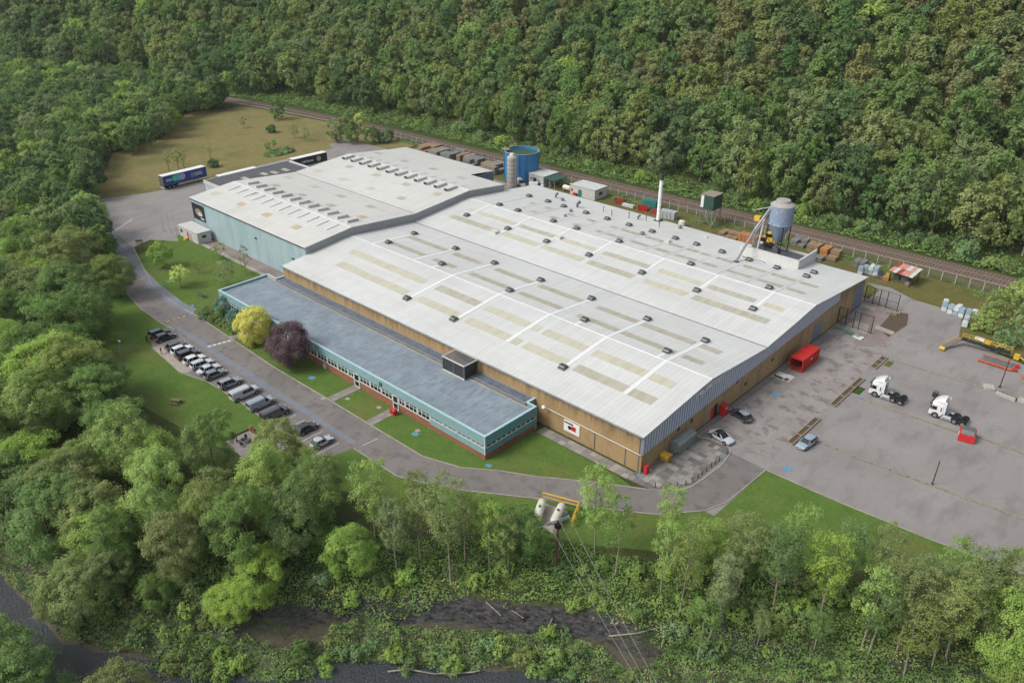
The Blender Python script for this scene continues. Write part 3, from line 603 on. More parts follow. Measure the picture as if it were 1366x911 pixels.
# services and banner on the south wall
m=MB(); m.tube([(-77.9,90.85,3.75),(-57.3,90.85,3.5)],.07,n=6); P(m,'wall_pipe','pale_pipe')
for x in (-66.5,-60.3,-57.7): m=MB(); m.tube([(x,90.9,.1),(x,90.9,3.4 if x!=-57.7 else 6.9)],.06); P(m,'downpipe','gutter_grey')
m=MB(); m.box(-73,-69.6,90.85,90.98,1.15,3.25); ban=P(m,'banner','white_paint','white banner with a black and red picture on the tan wall')
m=MB(); m.cyl((-71.7,90.85,2.1),(-71.7,90.80,2.1),.38,n=14); m.build('banner_patch','black_panel',ban,sub=S)
m=MB(); m.box(-71.3,-70.4,90.8,90.85,1.75,2.6,c=None); m.build('banner_patch','red_paint',ban,sub=S)
m=MB(); m.box(-72.9,-71.0,90.8,90.85,2.75,3.05); m.build('banner_stripe','vent_grey',ban,sub=S)
# satellite dish / lamp cluster by the office corner
m=MB(); m.tube([(-77.0,91,4.2),(-77.0,90.2,4.4)],.05); m.cyl((-77.0,90.2,4.2),(-77.0,90.05,4.3),.32,n=12); P(m,'dish_aerial','pale_pipe')
# concrete silo deck with low parapet set into the roof's north edge
dk=thing('silo_deck','grey roofed deck with white parapet carrying the blue silo','roof deck',(-76.8,175,0)); sS=dk.location
m=MB(); m.box(-84.2,-69.9,169.0,177.6,5.9,7.4); m.build('deck','dark_roof',dk,sub=sS)
for b in ((-84.4,-69.7,168.7,169.0),(-84.4,-70.0,177.6,177.9),(-70.0,-69.7,169.0,177.9)):
    m=MB(); m.box(*b,5.6,9.4 if b[2]<177 else 7.9); m.build('parapet','white_roof',dk,sub=sS)
    if b[2]>177: continue
    m=MB(); m.box(b[0]-.06,b[1]+.06,b[2]-.06,b[3]+.06,9.405,9.47); m.build('coping','ridge_white',dk,sub=sS)
m=MB(); m.box(-83.8,-70.3,177.3,177.6,0,5.9); m.build('lower_wall','tan_brick',dk,sub=sS)
# ================================================================== WAREHOUSE (building 2)
wh=thing('warehouse','pale blue clad warehouse with a higher white ridged roof left of the factory','warehouse',(-184,135,0)); S2=wh.location
def P2(m,name,mat,lab=None,**k):
    o=m.build(name,mat,wh,sub=S2,**k)
    if lab: o['label']=lab
    return o
B2=[(97,9.75),(110.7,11.15),(130.7,9.5),(150.4,11.1),(164.5,9.6)]
B2N=B2+[(174.2,8.65)]
rz2=lambda y:float(np.interp(y,[a for a,b in B2N],[b for a,b in B2N]))
m=MB(); m.box(-211,-157.1,97.4,97.7,0,9.6); 
P2(m,'south_wall','blue_cladding','pale blue streaked cladding')
x=-210.9; m=MB()
while x<-157.4: m.box(x,x+.12,97.36,97.42,.1,9.55); x+=.6
P2(m,'wall_ribs','blue_cladding')
m=MB(); m.box(-211,-157,97.0,97.36,9.45,9.68); P2(m,'gutter','vent_dark')
m=MB(); prof=[(97.7,0)]+[(a+(.7 if i==0 else 0),b-.15) for i,(a,b) in enumerate(B2N)]+[(174,0)]; m.ext(prof,-211,-210.7,'x'); P2(m,'west_wall','blue_cladding')
m=MB(); prof=[(97.7,6.9)]+[(a+(.7 if i==0 else 0),b-.15) for i,(a,b) in enumerate(B2)]+[(164.3,0),(150,0)]; m.ext(prof,-157.3,-157.0,'x')
y=98.
while y<164: m.box(-157.0,-156.95,y,y+.15,7.0 if y<177 else 0,rz2(y)-.2); y+=.6
P2(m,'east_wall','grey_cladding','plain grey step wall rising above the lower roof')
m=MB(); m.box(-171,-157.3,164.2,164.5,0,9.4); P2(m,'north_wall','grey_cladding'); m=MB(); m.box(-171,-170.7,164.5,174.2,0,8.6)
m.box(-170.7,-170.62,165,174,0,8.5); P2(m,'return_wall','slate_door'); m=MB(); m.box(-211,-171,173.9,174.2,0,8.6); P2(m,'north_wall','grey_cladding')
P2(roofskin(B2,-170.9,-156.8),'roof','pale_roof'); P2(roofskin(B2N,-211.2,-170.9),'roof','pale_roof')
m=MB()
for y0 in (110.7,150.4): m.ext([(y0-.12,rz2(y0)-.02),(y0,rz2(y0)+.1),(y0+.12,rz2(y0)-.02)],-211,-156.8,'x')
P2(m,'ridge_cap','ridge_white'); m=MB(); m.box(-211,-157.2,130.55,130.85,9.48,9.54); P2(m,'valley_gutter','gutter_grey')
m=MB()
for (a,b),(c,d) in zip(B2,B2[1:]):
    m.add([(xx,yy,zz) for xx in (-157.2,-156.75) for yy,zz in ((a,b+.03),(c,d+.03))],[(0,2,3,1)]); m.add([(-156.75,a,b+.03),(-156.75,c,d+.03),(-156.75,c,d-.2),(-156.75,a,b-.2)],[(0,3,2,1)])
P2(m,'verge_trim','ridge_white')
def onr2(x,y,w_=1.3,l=2.0): return onroof(x-w_,x+w_,y-l/2,y+l/2,.035,rz2)
for x,y,c_ in [(-207.2,102.8,0),(-194,102.8,2),(-181.8,102.9,2),(-168.4,102.8,2),(-200.9,117.8,1),(-206.1,135.5,0),(-194,125.7,0),(-193.7,135.4,0),(-180.8,135.4,0),(-201,143.3,1),(-188.1,143.3,1),(-206.6,125.4,0),(-188.2,117.9,1),(-181.3,125.5,1),(-175.4,118.1,1),(-162.2,118.1,2),(-168.4,125.6,1),(-207.7,159.5,1),(-169.1,159.3,0),(-162.1,143.5,1),(-175,143.4,1),(-168,135.7,1),(-182,159.8,1),(-194.8,159.3,1),(-198,109,1)]:
    P2(onr2(x,y),'rooflight',['rooflight_grp','rooflight_dark','rooflight_tan'][c_])
# ridge smoke vents: pairs of raised hoods either side of each ridge
sl_s=(11.15-9.75)/13.7; sl_n=(9.5-11.15)/20.; sl_b=(11.1-9.5)/19.7
def slantbox(sl,h0,h1,w_=.8,l=1.7): m=MB(); m.ext([(-l,-.1-sl*l),(-l,h0-sl*l),(l,h1+sl*l),(l,-.1+sl*l)],-w_,w_,'x'); return m
HM={-1:slantbox(sl_s,.16,.22,.62,1.9),0:slantbox(sl_n,.62,.72,.62,1.7),1:slantbox(sl_b,.8,.62,.8,1.8)}; HC={}
front=MB(); front.box(-.72,.72,-1.86,-1.81,-.08,.58)
def hood(x,y,k_):
    if k_ not in HC: HC[k_]=nrm(HM[k_].build('ridge_vent',{-1:'ridge_white',0:'pale_roof',1:'pale_roof'}[k_],wh)); o=HC[k_]
    else: o=bpy.data.objects.new('ridge_vent',HC[k_].data); COL.objects.link(o); o.parent=wh
    o.location=(x-S2.x,y-S2.y,rz2(y)); return o
for i in range(12):
    x=-206.4+i*4.12
    hood(x,107.9,-1)
    hood(x+.5,113.6,0)
fm=None
for i in range(12):
    x=-207.8+i*4.19
    o=hood(x,148.1,1)
    if fm is None: fo=front.build('vent_opening','vent_dark',o); fm=fo.data
    else: fo=bpy.data.objects.new('vent_opening',fm); COL.objects.link(fo); fo.parent=o
    mm=onroof(x-.5,x+.5,151.6,153.9,.1,rz2); P2(mm,'roof_flashing','ridge_white')
# picture panel on the south wall
m=MB(); m.box(-211.0+.3,-204.3,97.24,97.33,4.0,8.5); pn=P2(m,'picture_panel','black_panel','large dark picture panel at the left end of the blue wall')
m=MB(); m.lathe([(0,0),(1.75,0)],(0,0,0),18); m.v=[(a*1.1,c,b*.62) for a,b,c in m.v]; m.v=[(a-207.3,97.21,c+6.3) for a,b,c in m.v]; m.build('panel_picture','timber_pale',pn,sub=S2)
m=MB(); m.lathe([(0,0),(1.1,0)],(0,0,0),16); m.v=[(a*1.1-206.6,97.19,b*.5+5.9) for a,b,c in m.v]; m.build('panel_picture','cabin_white',pn,sub=S2)
lettering('Home',.7,'white_paint',pn,(-206.6-S2.x,97.2-S2.y,4.6),(R(90),0,0))
m=MB(); m.tube([(-162.5,97.3,5.2),(-162.5,97.3,0)],.06); m.box(-162.9,-162.1,97.0,97.3,5.2,5.5); P2(m,'wall_lamp','vent_dark')
m=MB(); m.box(-179,-178.5,97.0,97.3,6.2,6.5); P2(m,'wall_lamp','vent_dark')
# annex west of the warehouse
an=thing('annex','low dark flat roofed annex with pale blue edge behind the warehouse','annex',(-221,127,0)); S3=an.location
m=MB(); m.box(-230.8,-211.3,111.8,141.2,0,6.8); m.build('wall','blue_cladding',an,sub=S3)
m=MB(); m.box(-230.5,-211.3,112.1,140.9,6.8,6.83); m.build('roof','dark_roof',an,sub=S3)
for b in ((-231,-211.3,111.5,111.8),(-231,-211.3,141.2,141.5),(-231,-230.7,111.8,141.2)): m=MB(); m.box(*b,6.2,7.2); m.build('parapet','cabin_white',an,sub=S3)
for x,y in [(-224,121.5),(-224,128),(-223,131),(-223,135),(-217,116),(-218,120)]: m=MB(); m.box(x-1.6,x+1.6,y-.7,y+.7,6.8,7.0); m.build('rooflight','rooflight_dark',an,sub=S3)
# ================================================================== OFFICE RANGE
of=thing('office_building','long single storey office range with flat blue grey roof and turquoise panels','office building',(-120,84,0)); S4=of.location
def P4(m,name,mat,lab=None,par=None,**k):
    o=m.build(name,mat,par or of,sub=S4,**k)
    if lab: o['label']=lab
    return o
OX0,OX1,OY0,OY1=-160.8,-77.6,76.5,88.7
m=MB(); m.box(OX0+.1,OX1-.1,OY0+.1,OY0+.4,0,1.48); P4(m,'brick_plinth','red_brick'); m=MB(); m.box(OX1-.4,OX1-.1,OY0+.4,OY1,0,1.05); P4(m,'brick_plinth','red_brick')
m=MB(); m.box(OX0+.1,OX0+.4,OY0+.4,OY1,0,1.48); P4(m,'brick_plinth','red_brick')
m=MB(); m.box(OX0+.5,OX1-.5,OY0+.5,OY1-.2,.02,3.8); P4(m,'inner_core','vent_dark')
m=MB(); m.box(OX0,OX1,OY0,OY0+.35,2.9,4.55); P4(m,'fascia','turquoise_panel'); m=MB(); m.box(OX1-.35,OX1+.01,OY0+.35,OY1,2.75,4.55); P4(m,'fascia','shaded_panel','turquoise fascia on the end wall, shade painted into its colour')
m=MB(); m.box(OX0,OX0+.35,OY0+.35,OY1,2.9,4.55); P4(m,'fascia','turquoise_panel')
m=MB(); m.box(OX0-.05,OX1+.05,OY0-.05,OY0+.42,4.55,4.65); P4(m,'coping','turquoise_trim'); m=MB(); m.box(OX1-.42,OX1+.05,OY0+.42,OY1+.02,4.55,4.65); P4(m,'coping','turquoise_trim')
m=MB(); m.box(OX0-.05,OX0+.42,OY0+.42,OY1+.02,4.55,4.65); P4(m,'coping','turquoise_trim'); m=MB(); m.box(OX0-.05,-157.1,OY1+.02,OY1+.4,4.55,4.65); m.box(OX1-2,OX1+.05,OY1+.02,OY1+.4,4.55,4.65); P4(m,'coping','turquoise_trim')
m=MB(); m.box(OX0+.35,OX1-.35,OY0+.35,88.3,4.05,4.13); P4(m,'flat_roof','felt_roof')
m=MB(); m.box(-157.0,-79.7,88.3,88.9,3.85,3.95); P4(m,'roof_gulley','gulley_dark'); m=MB(); m.box(-157.0,OX1-.4,88.15,88.32,3.95,4.25); P4(m,'upstand','concrete'); 
m=MB(); m.box(-157.0,-79.7,88.9,90.95,3.9,4.3); P4(m,'rear_roof','slate_roof'); m=MB(); m.box(-157.0,-79.7,88.8,88.98,3.95,4.38); m.box(-157,-79.7,90.85,90.97,4.3,4.42); P4(m,'upstand','gutter_grey')
m=MB(); m.box(-79.9,-79.6,88.8,91,0,4.5); m.box(-157.2,-156.9,88.8,91,0,4.5); P4(m,'end_panel','turquoise_panel'); m=MB(); m.box(-80,-79.5,88.8,91,4.5,4.58); m.box(-157.3,-156.8,88.8,91,4.5,4.58); P4(m,'coping','turquoise_trim')
m=MB(); m.box(-79.9,OX1,88.8,89.1,0,4.55); P4(m,'end_panel','turquoise_panel')
# front windows: bays of 3.28 m, each with three lights and a transom
def window(x0,x1,z0,z1,lights,split=None,y=OY0+.06):
    fr=MB(); t=.09
    fr.box(x0,x0+t*1.9,y-.02,y+.16,z0,z1); fr.box(x1-t*1.9,x1,y-.02,y+.16,z0,z1); fr.box(x0,x1,y-.03,y+.17,z0,z0+.16); fr.box(x0,x1,y-.02,y+.16,z1-.07,z1)
    W=(x1-x0)/lights
    for i in range(1,lights): fr.box(x0+W*i-t*.55,x0+W*i+t*.55,y-.01,y+.15,z0+.12,z1-.07)
    if split: fr.box(x0+t*1.6,x1-t*1.6,y-.012,y+.15,split,split+.07)
    o=P4(fr,'window_frame','white_frame')
    for i in range(lights):
        g_=MB(); g_.box(x0+W*i+.07,x0+W*(i+1)-.07,y+.05,y+.08,z0+.1,z1-.05); P4(g_,'pane','glass',par=o)
    return o
x=-160.9
bays=[]
for i in range(20):
    a=-161+i*3.285; bays.append((a,a+3.285))
doors_at=((-112.2,-110.5),(-100.9,-99.3))
xs_=[]; a=-160.85
edges=[-160.7,-157.2,-153.9,-150.6,-147.3,-144,-140.6,-137.3,-134.0,-130.6,-127.3,-123.9,-120.6,-117.3,-114.0,-112.2,-110.5,-107.4,-104.1,-100.9,-99.3,-97.5,-94.2,-90.9]
for a,b in zip(edges,edges[1:]):
    if (a,b) in doors_at:
        m=MB(); m.box(a,a+.2,OY0-.03,OY0+.2,0,2.9); m.box(b-.2,b,OY0-.03,OY0+.2,0,2.9); m.box(a,b,OY0-.03,OY0+.2,2.72,2.9); m.box(a,b,OY0,OY0+.18,1.25,1.42); m.box(a,b,OY0,OY0+.18,.0,.18)
        o=P4(m,'door_frame','white_frame'); m=MB(); m.box(a+.2,b-.2,OY0+.06,OY0+.1,.1,2.74); P4(m,'door_pane','glass',par=o)
    else: window(a+.04,b-.04,1.48,2.9,3 if b-a>2.5 else 2,2.42)
# right end: turquoise panels with a high slot window
e2=[-90.9,-87.6,-84.3,-80.9,-77.75]
for a,b in zip(e2,e2[1:]):
    m=MB(); m.box(a+.02,b-.02,OY0,OY0+.14,1.05,2.22); P4(m,'infill_panel','turquoise_panel')
    window(a+.04,b-.04,2.22,2.74,3,None)
m=MB(); m.box(-90.9,OX1-.1,OY0+.001,OY0+.3,2.74,2.9); P4(m,'head_panel','turquoise_panel')
m=MB(); m.box(OX1-.3,OX1,OY0+.35,OY1,1.05,2.25); P4(m,'infill_panel','shaded_panel','turquoise panel below the end windows, painted in a shaded tone')
ye=[76.85,79.2,81.6,84.0,86.3,88.7]
for a,b in zip(ye,ye[1:]):
    fr=MB(); xx=OX1
    fr.box(xx-.14,xx+.02,a,a+.14,2.25,2.76); fr.box(xx-.14,xx+.02,b-.14,b,2.25,2.76); fr.box(xx-.13,xx+.03,a,b,2.25,2.36); fr.box(xx-.13,xx+.02,(a+b)/2-.06,(a+b)/2+.06,2.36,2.76)
    o=P4(fr,'window_frame','white_frame')
    for c,d in ((a+.1,(a+b)/2-.05),((a+b)/2+.05,b-.1)): m=MB(); m.box(xx-.10,xx-.06,c,d,2.3,2.77); P4(m,'pane','glass',par=o)
m=MB(); m.box(OX1-.12,OX1+.04,OY0-.04,OY0+.12,1.05,4.55); P4(m,'corner_post','white_frame')
for x in (-104.3,-103.8): m=MB(); m.box(x-.18,x+.18,OY0-.03,OY0,3.2,4.0); P4(m,'grille','vent_dark')
for q,yy_ in enumerate((80.2,81.2,82.0,83.0,83.9)): m=MB(); m.box(OX1-.1,OX1+.02,yy_-.16,yy_+.16,.5,.95); P4(m,'brick_vent','red_rust')
# plant enclosure on the rear roof
pe=thing('plant_enclosure','open slatted steel plant enclosure standing on the office roof','plant enclosure',(-96.3,88.8,4.3)); S5=pe.location
m=MB()
for i in range(14): a=-99.0+i*.41; m.box(a,a+.2,87.2,90.5,7.0,7.06)
m.build('roof_slat','steel_grey',pe,sub=S5)['kind']='stuff'
m=MB(); m.box(-99.1,-93.3,87.1,87.25,6.9,7.1); m.box(-99.1,-93.3,90.45,90.6,6.9,7.1); m.box(-99.1,-98.95,87.25,90.45,6.9,7.1); m.box(-93.45,-93.3,87.25,90.45,6.9,7.1); m.build('top_frame','pale_pipe',pe,sub=S5)
for x,y in ((-99,87.2),(-93.4,87.2),(-99,90.5),(-93.4,90.5),(-96.2,87.2)): m=MB(); m.box(x-.08,x+.08,y-.08,y+.08,3.8,6.9); m.build('post','steel_grey',pe,sub=S5)
m=MB(); m.box(-98.9,-93.5,87.22,87.28,4.3,6.9); m.build('side_mesh','vent_dark',pe,sub=S5); m=MB(); m.box(-93.5,-93.44,87.3,90.4,4.3,6.9); m.build('side_mesh','vent_dark',pe,sub=S5); m=MB(); m.box(-99.1,-93.3,87.05,87.2,4.2,4.4); m.build('base_beam','pale_pipe',pe,sub=S5)
m=MB(); m.box(-98.3,-94.2,88,89.8,4.22,6.2); m.build('plant_unit','cabin_grey',pe,sub=S5)
# ================================================================== VEGETATION
def GT(px,py):
    z=0.
    for _ in range(25):
        x,y=G(px,py,z); z=.6*z+.4*Z(x,y)
    return x,y,Z(x,y)
def quads_mesh(name,cen,nor,size,mat,rng,aspect=1.0,extra=None):
    n=len(cen); t=rng.normal(size=(n,3)); t-= (t*nor).sum(1,keepdims=True)*nor; t/=np.linalg.norm(t,axis=1,keepdims=True)+1e-9; b=np.cross(nor,t)
    s=size[:,None]; j=lambda: rng.uniform(.65,1.1,size=(n,1))
    v=np.stack([cen-t*s*j()-b*s*.25*j()*aspect, cen+b*s*-.75*j()*aspect+t*s*.15, cen+t*s*j()+b*s*.2*j(), cen+b*s*.75*j()*aspect-t*s*.15],1).reshape(-1,3)
    me=bpy.data.meshes.new(name); me.vertices.add(4*n); me.vertices.foreach_set('co',v.astype(np.float32).ravel())
    me.loops.add(4*n); me.loops.foreach_set('vertex_index',np.arange(4*n,dtype=np.int32)); me.polygons.add(n)
    me.polygons.foreach_set('loop_start',np.arange(0,4*n,4,dtype=np.int32)); me.polygons.foreach_set('loop_total',np.full(n,4,np.int32))
    me.materials.append(M(mat)); me.update(calc_edges=True); return me
def crown_mesh(name,seed,H,R_,mat,n=1800,leaf=.33,low=.25,lobes=16,lr=.42,droop=0.,shape='round',fill=.12,sub_=None):
    rng=np.random.default_rng(seed); zc=H*(1+low)/2; hz=H*(1-low)/2
    C=[];RR=[]
    for i in range(lobes):
        a=i*2.399+rng.uniform(-.4,.4); u=1-2*(i+.5)/lobes                 # spread over the crown surface
        u=np.clip(u+rng.uniform(-.15,.15),-.92,.97); h=math.sqrt(1-u*u)
        if shape=='cone': h*= (1.15-.75*(u*.5+.5))
        if shape=='vase': h*= (.55+.6*(u*.5+.5))
        k_=rng.uniform(.5,.72); C.append((math.cos(a)*h*R_*k_,math.sin(a)*h*R_*k_,zc+u*hz*.74)); RR.append(lr*R_*rng.uniform(.75,1.2))
    C=np.array(C);RR=np.array(RR); ctr=np.array([0,0,zc-hz*.35])
    # second level: small leaf clumps over the surface of every limb mass
    sub=max(7,int(sub_ if sub_ else 11)); SC=[];SR=[]
    for c_,r_ in zip(C,RR):
        o_=c_-ctr; o_/=np.linalg.norm(o_)+1e-6
        d=rng.normal(size=(sub,3)); d/=np.linalg.norm(d,axis=1,keepdims=True); d=d+o_*.75+np.array([0,0,.2]); d/=np.linalg.norm(d,axis=1,keepdims=True)
        SC.append(c_+d*r_*rng.uniform(.55,1.12,(sub,1))); SR.append(r_*rng.uniform(.26,.5,sub))
    SC=np.concatenate(SC);SR=np.concatenate(SR); w_=SR**2; w_/=w_.sum(); k_=len(SR)
    idx=rng.choice(k_,size=n,p=w_); d=rng.normal(size=(n,3)); d/=np.linalg.norm(d,axis=1,keepdims=True)
    out=SC[idx]-ctr; out/=np.linalg.norm(out,axis=1,keepdims=True)+1e-6
    d=d+out*.6+np.array([0,0,.2]); d/=np.linalg.norm(d,axis=1,keepdims=True)
    rad=SR[idx]*np.where(rng.random(n)<fill,rng.uniform(.9,1.7,n),rng.uniform(.5,1.1,n))
    cen=SC[idx]+d*rad[:,None]; cen[:,2]-=droop*rng.random(n)*1.1
    sq=rng.uniform(.84,1.16); cen[:,0]*=sq; cen[:,1]/=sq; cen[:,0]+=(cen[:,2]-zc)*rng.uniform(-.08,.08)
    cen[:,2]=np.maximum(cen[:,2],.3)
    nor=d*.6+out*.25+rng.normal(size=(n,3))*.32+np.array([0,0,.16]); nor/=np.linalg.norm(nor,axis=1,keepdims=True)
    return quads_mesh(name,cen,nor,leaf*rng.uniform(.6,1.35,n),mat,rng)
def trunk_mesh(name,seed,H,r,mat,limbs=6,spread=.35,top=.8,lean=.0,R_=3):
    rg=random.Random(seed); m=MB(); pts=[];n=5
    lx,ly=rg.uniform(-1,1)*lean*H,rg.uniform(-1,1)*lean*H
    for i in range(n+1): t=i/n; pts.append((lx*t+rg.uniform(-.12,.12)*t*r*6,ly*t+rg.uniform(-.12,.12)*t*r*6,H*top*t-.4*(i==0)))
    for i in range(n): m.cyl(pts[i],pts[i+1],r*(1-.8*i/n),r*(1-.8*(i+1)/n),n=7,cap=False)
    for i in range(limbs):
        t=rg.uniform(.3,.95); a=i*2.4+rg.uniform(-.5,.5); k_=min(n-1,int(t*n)); f=t*n-k_; b=Vector(pts[k_]).lerp(Vector(pts[k_+1]),f)
        L=R_*rg.uniform(.5,.95)*(1.1-t*.5); e=b+Vector((math.cos(a)*L,math.sin(a)*L,L*rg.uniform(.5,1.1))); mid=b.lerp(e,.5)+Vector((0,0,-.1*L))
        rr=r*(1-.8*t)*.55; m.cyl(b,mid,rr,rr*.7,n=5,cap=False); m.cyl(mid,e,rr*.7,rr*.25,n=4,cap=False)
        for q in range(2):
            a2=a+rg.uniform(-.9,.9); e2=mid+Vector((math.cos(a2)*L*.5,math.sin(a2)*L*.5,L*rg.uniform(.3,.6))); m.cyl(mid,e2,rr*.45,rr*.15,n=4,cap=False)
    me=bpy.data.meshes.new(name); me.from_pydata(m.v,[],m.f); me.materials.append(M(mat)); me.update(); return me
SPECIES={}
def species(key,name,H,R_,mats,bark='bark',nv=None,**k):
    L=[]
    tk={a:k.pop(a) for a in ('limbs','top','lean','tr') if a in k}
    for i,mt in enumerate(mats):
        sd=hash(key)%1000 if False else sum(map(ord,key))*7+i*13; rg=random.Random(sd); h=H*rg.uniform(.9,1.1); rr=R_*rg.uniform(.88,1.12)
        L.append((crown_mesh('crown',sd,h,rr,mt,**k),trunk_mesh('trunk',sd,h,tk.get('tr',H*.016),bark,limbs=tk.get('limbs',6),top=tk.get('top',.8),lean=tk.get('lean',.03),R_=rr),h,rr))
    SPECIES[key]=(name,L)
species('wood','woodland_tree',15.5,5.0,['leaf_mid','leaf_dark','leaf_mid','leaf_olive','leaf_dark','leaf_olive','leaf_mid','leaf_bright'],n=4200,leaf=.30,low=.12,lobes=20,lr=.36)
species('birch','woodland_tree',16,3.9,['leaf_olive','leaf_mid','leaf_grey','leaf_olive','leaf_mid'],bark='bark_pale',n=4000,leaf=.27,low=.10,lobes=24,lr=.36,droop=.5)
species('larch','larch_tree',16,3.9,['leaf_brown','leaf_olive','leaf_brown'],n=3600,leaf=.28,low=.08,lobes=22,lr=.36,droop=.6,shape='cone')
species('river','riverside_tree',12.5,4.7,['leaf_bright','leaf_mid','leaf_olive','leaf_mid','leaf_bright','leaf_olive'],n=21000,leaf=.115,low=.10,lobes=26,lr=.34,fill=.2)
species('ash','ash_tree',13.5,3.0,['leaf_bright','leaf_olive','leaf_mid','leaf_grey','leaf_olive'],bark='bark_pale',n=6400,leaf=.105,low=.34,lobes=20,lr=.38,shape='vase',limbs=12,lean=.05,tr=.14,top=.85,fill=.3)
species('slim','slender_tree',12.5,2.1,['leaf_bright','leaf_olive','leaf_mid'],bark='bark_pale',n=2700,leaf=.10,low=.36,lobes=14,lr=.42,limbs=12,lean=.07,tr=.11,top=.9,fill=.3)
species('shrub','shrub',3.0,1.9,['leaf_hedge','leaf_mid','leaf_bright','leaf_olive'],n=1100,leaf=.17,low=.0,lobes=9,lr=.5,limbs=3,tr=.06,top=.6)
TRG={}
def plant(key,i,x,y,s=1.0,label=None,cat='tree',group=None,name=None,z=None,rot=None,sz=1.0):
    nm,L=SPECIES[key]; cm_,tm,h,rr=L[i%len(L)]
    o=thing(name or nm,label,cat,(x,y,Z(x,y)-.1 if z is None else z),rnd.uniform(0,6.28) if rot is None else rot,group); o.scale=(s,s,s*sz)
    t=bpy.data.objects.new('trunk',tm); COL.objects.link(t); t.parent=o
    c=bpy.data.objects.new('crown',cm_); COL.objects.link(c); c.parent=o
    return o
def stuff_instances(name,label,cat,pts,key_list,kind='stuff'):
    # pts: list of (x,y,z,scale,rot,variant)
    me=bpy.data.meshes.new(name); me.from_pydata([p[:3] for p in pts],[],[]); 
    for an,ty,col_ in (('scl','FLOAT',3),('rot','FLOAT',4),('var','INT',5)):
        a=me.attributes.new(an,ty,'POINT'); a.data.foreach_set('value',[p[col_] for p in pts])
    o=bpy.data.objects.new(name,me); COL.objects.link(o); tag(o,label,cat,None,kind)
    ng=bpy.data.node_groups.new(name,'GeometryNodeTree'); ng.interface.new_socket('Geometry',in_out='INPUT',socket_type='NodeSocketGeometry'); ng.interface.new_socket('Geometry',in_out='OUTPUT',socket_type='NodeSocketGeometry')
    N=ng.nodes; gi=N.new('NodeGroupInput'); go=N.new('NodeGroupOutput'); ip=N.new('GeometryNodeInstanceOnPoints'); jn=N.new('GeometryNodeJoinGeometry')
    for src in reversed(key_list):
        oi=N.new('GeometryNodeObjectInfo'); oi.inputs['Object'].default_value=src; oi.inputs['As Instance'].default_value=True; ng.links.new(oi.outputs['Geometry'],jn.inputs[0])
    def at(nm_,dt):
        a=N.new('GeometryNodeInputNamedAttribute'); a.data_type=dt; a.inputs['Name'].default_value=nm_; return a.outputs['Attribute']
    ng.links.new(gi.outputs[0],ip.inputs['Points']); ng.links.new(jn.outputs[0],ip.inputs['Instance']); ip.inputs['Pick Instance'].default_value=True
    ng.links.new(at('var','INT'),ip.inputs['Instance Index'])
    cb=N.new('ShaderNodeCombineXYZ'); ng.links.new(at('rot','FLOAT'),cb.inputs[2]); 
    ng.links.new(cb.outputs[0],ip.inputs['Rotation'])
    ng.links.new(at('scl','FLOAT'),ip.inputs['Scale']); ng.links.new(ip.outputs[0],go.inputs[0])
    md=o.modifiers.new('scatter','NODES'); md.node_group=ng; return o
def crown_of(o): return [c for c in o.children if c.name.startswith('crown')][0]
# ---- wooded hill
r=random.Random(21)
cand=[]
sp=8.0
yy=-420.
while yy<640:
    xx=-1500.
    while xx<140:
        x=xx+r.uniform(-2.6,2.6)+(sp/2 if int(yy/sp)%2 else 0); y=yy+r.uniform(-2.6,2.6); xx+=sp*(1 if yy<420 else 1.15)
        if y<205 and x>-330: continue
        fy_=float(foot_y(x)); 
        if x<-800 and r.random()<.4: continue
        if y<fy_+3.5+2*math.sin(x*.07): continue
        z=Z(x,y); u,v,c=proj((x,y,z+10))
        if c<10 or u<-110 or u>1480 or v<-95 or v>640: continue
        cand.append((math.hypot(x,y),x,y,z))
    yy+=sp
# the flat wood beyond and left of the meadow
def pixmask(x,y,poly): u,v,_=proj((x,y,0)); return bool(inpoly(np.array(u),np.array(v),poly))
WLEFT=[(-400,-122),(700,-122),(700,-60),(318,132),(304,150),(262,152),(235,168),(228,186),(190,204),(148,212),(136,232),(132,262),(112,274),(118,292),(146,318),(160,352),(164,398),(156,420),(138,455),(138,505),(165,560),(215,598),(275,618),(318,625),(440,648),(440,700),(380,790),(230,800),(150,840),(60,770),(20,715),(-140,690)]
cl=[]
yy=-60.
while yy<232:
    xx=-1100.
    while xx<-60:
        x=xx+r.uniform(-2.3,2.3); y=yy+r.uniform(-2.3,2.3); xx+=6.1
        z=Z(x,y)
        if y>foot_y(x)+3 or abs(y-rail_y(x))<8 or z<(-7.2 if x<-95 else -5.5): continue
        if not pixmask(x,y,WLEFT): continue
        u,v,c=proj((x,y,z+9))
        if u<-120 or v>1010 or c<5: continue
        if math.hypot(x,y)<225 and r.random()<(.5 if z>-3 else .15): continue
        cl.append((math.hypot(x,y),x,y,z))
    yy+=6.1
cand.sort(); cl.sort()
def pick(x,y):
    u,v,_=proj((x,y,Z(x,y)+8)); b=u/1366+ (300-v)/700
    q=r.random()
    if v<150 and u>560 and q<min(.55,(u-600)/1100+ (130-v)/400): return ('larch',r.randrange(3))
    if q<.6: return ('birch',r.randrange(5))
    return ('wood',r.choice([0,1,2,3,4,5,6,6] if q<.97 else [7,3]))
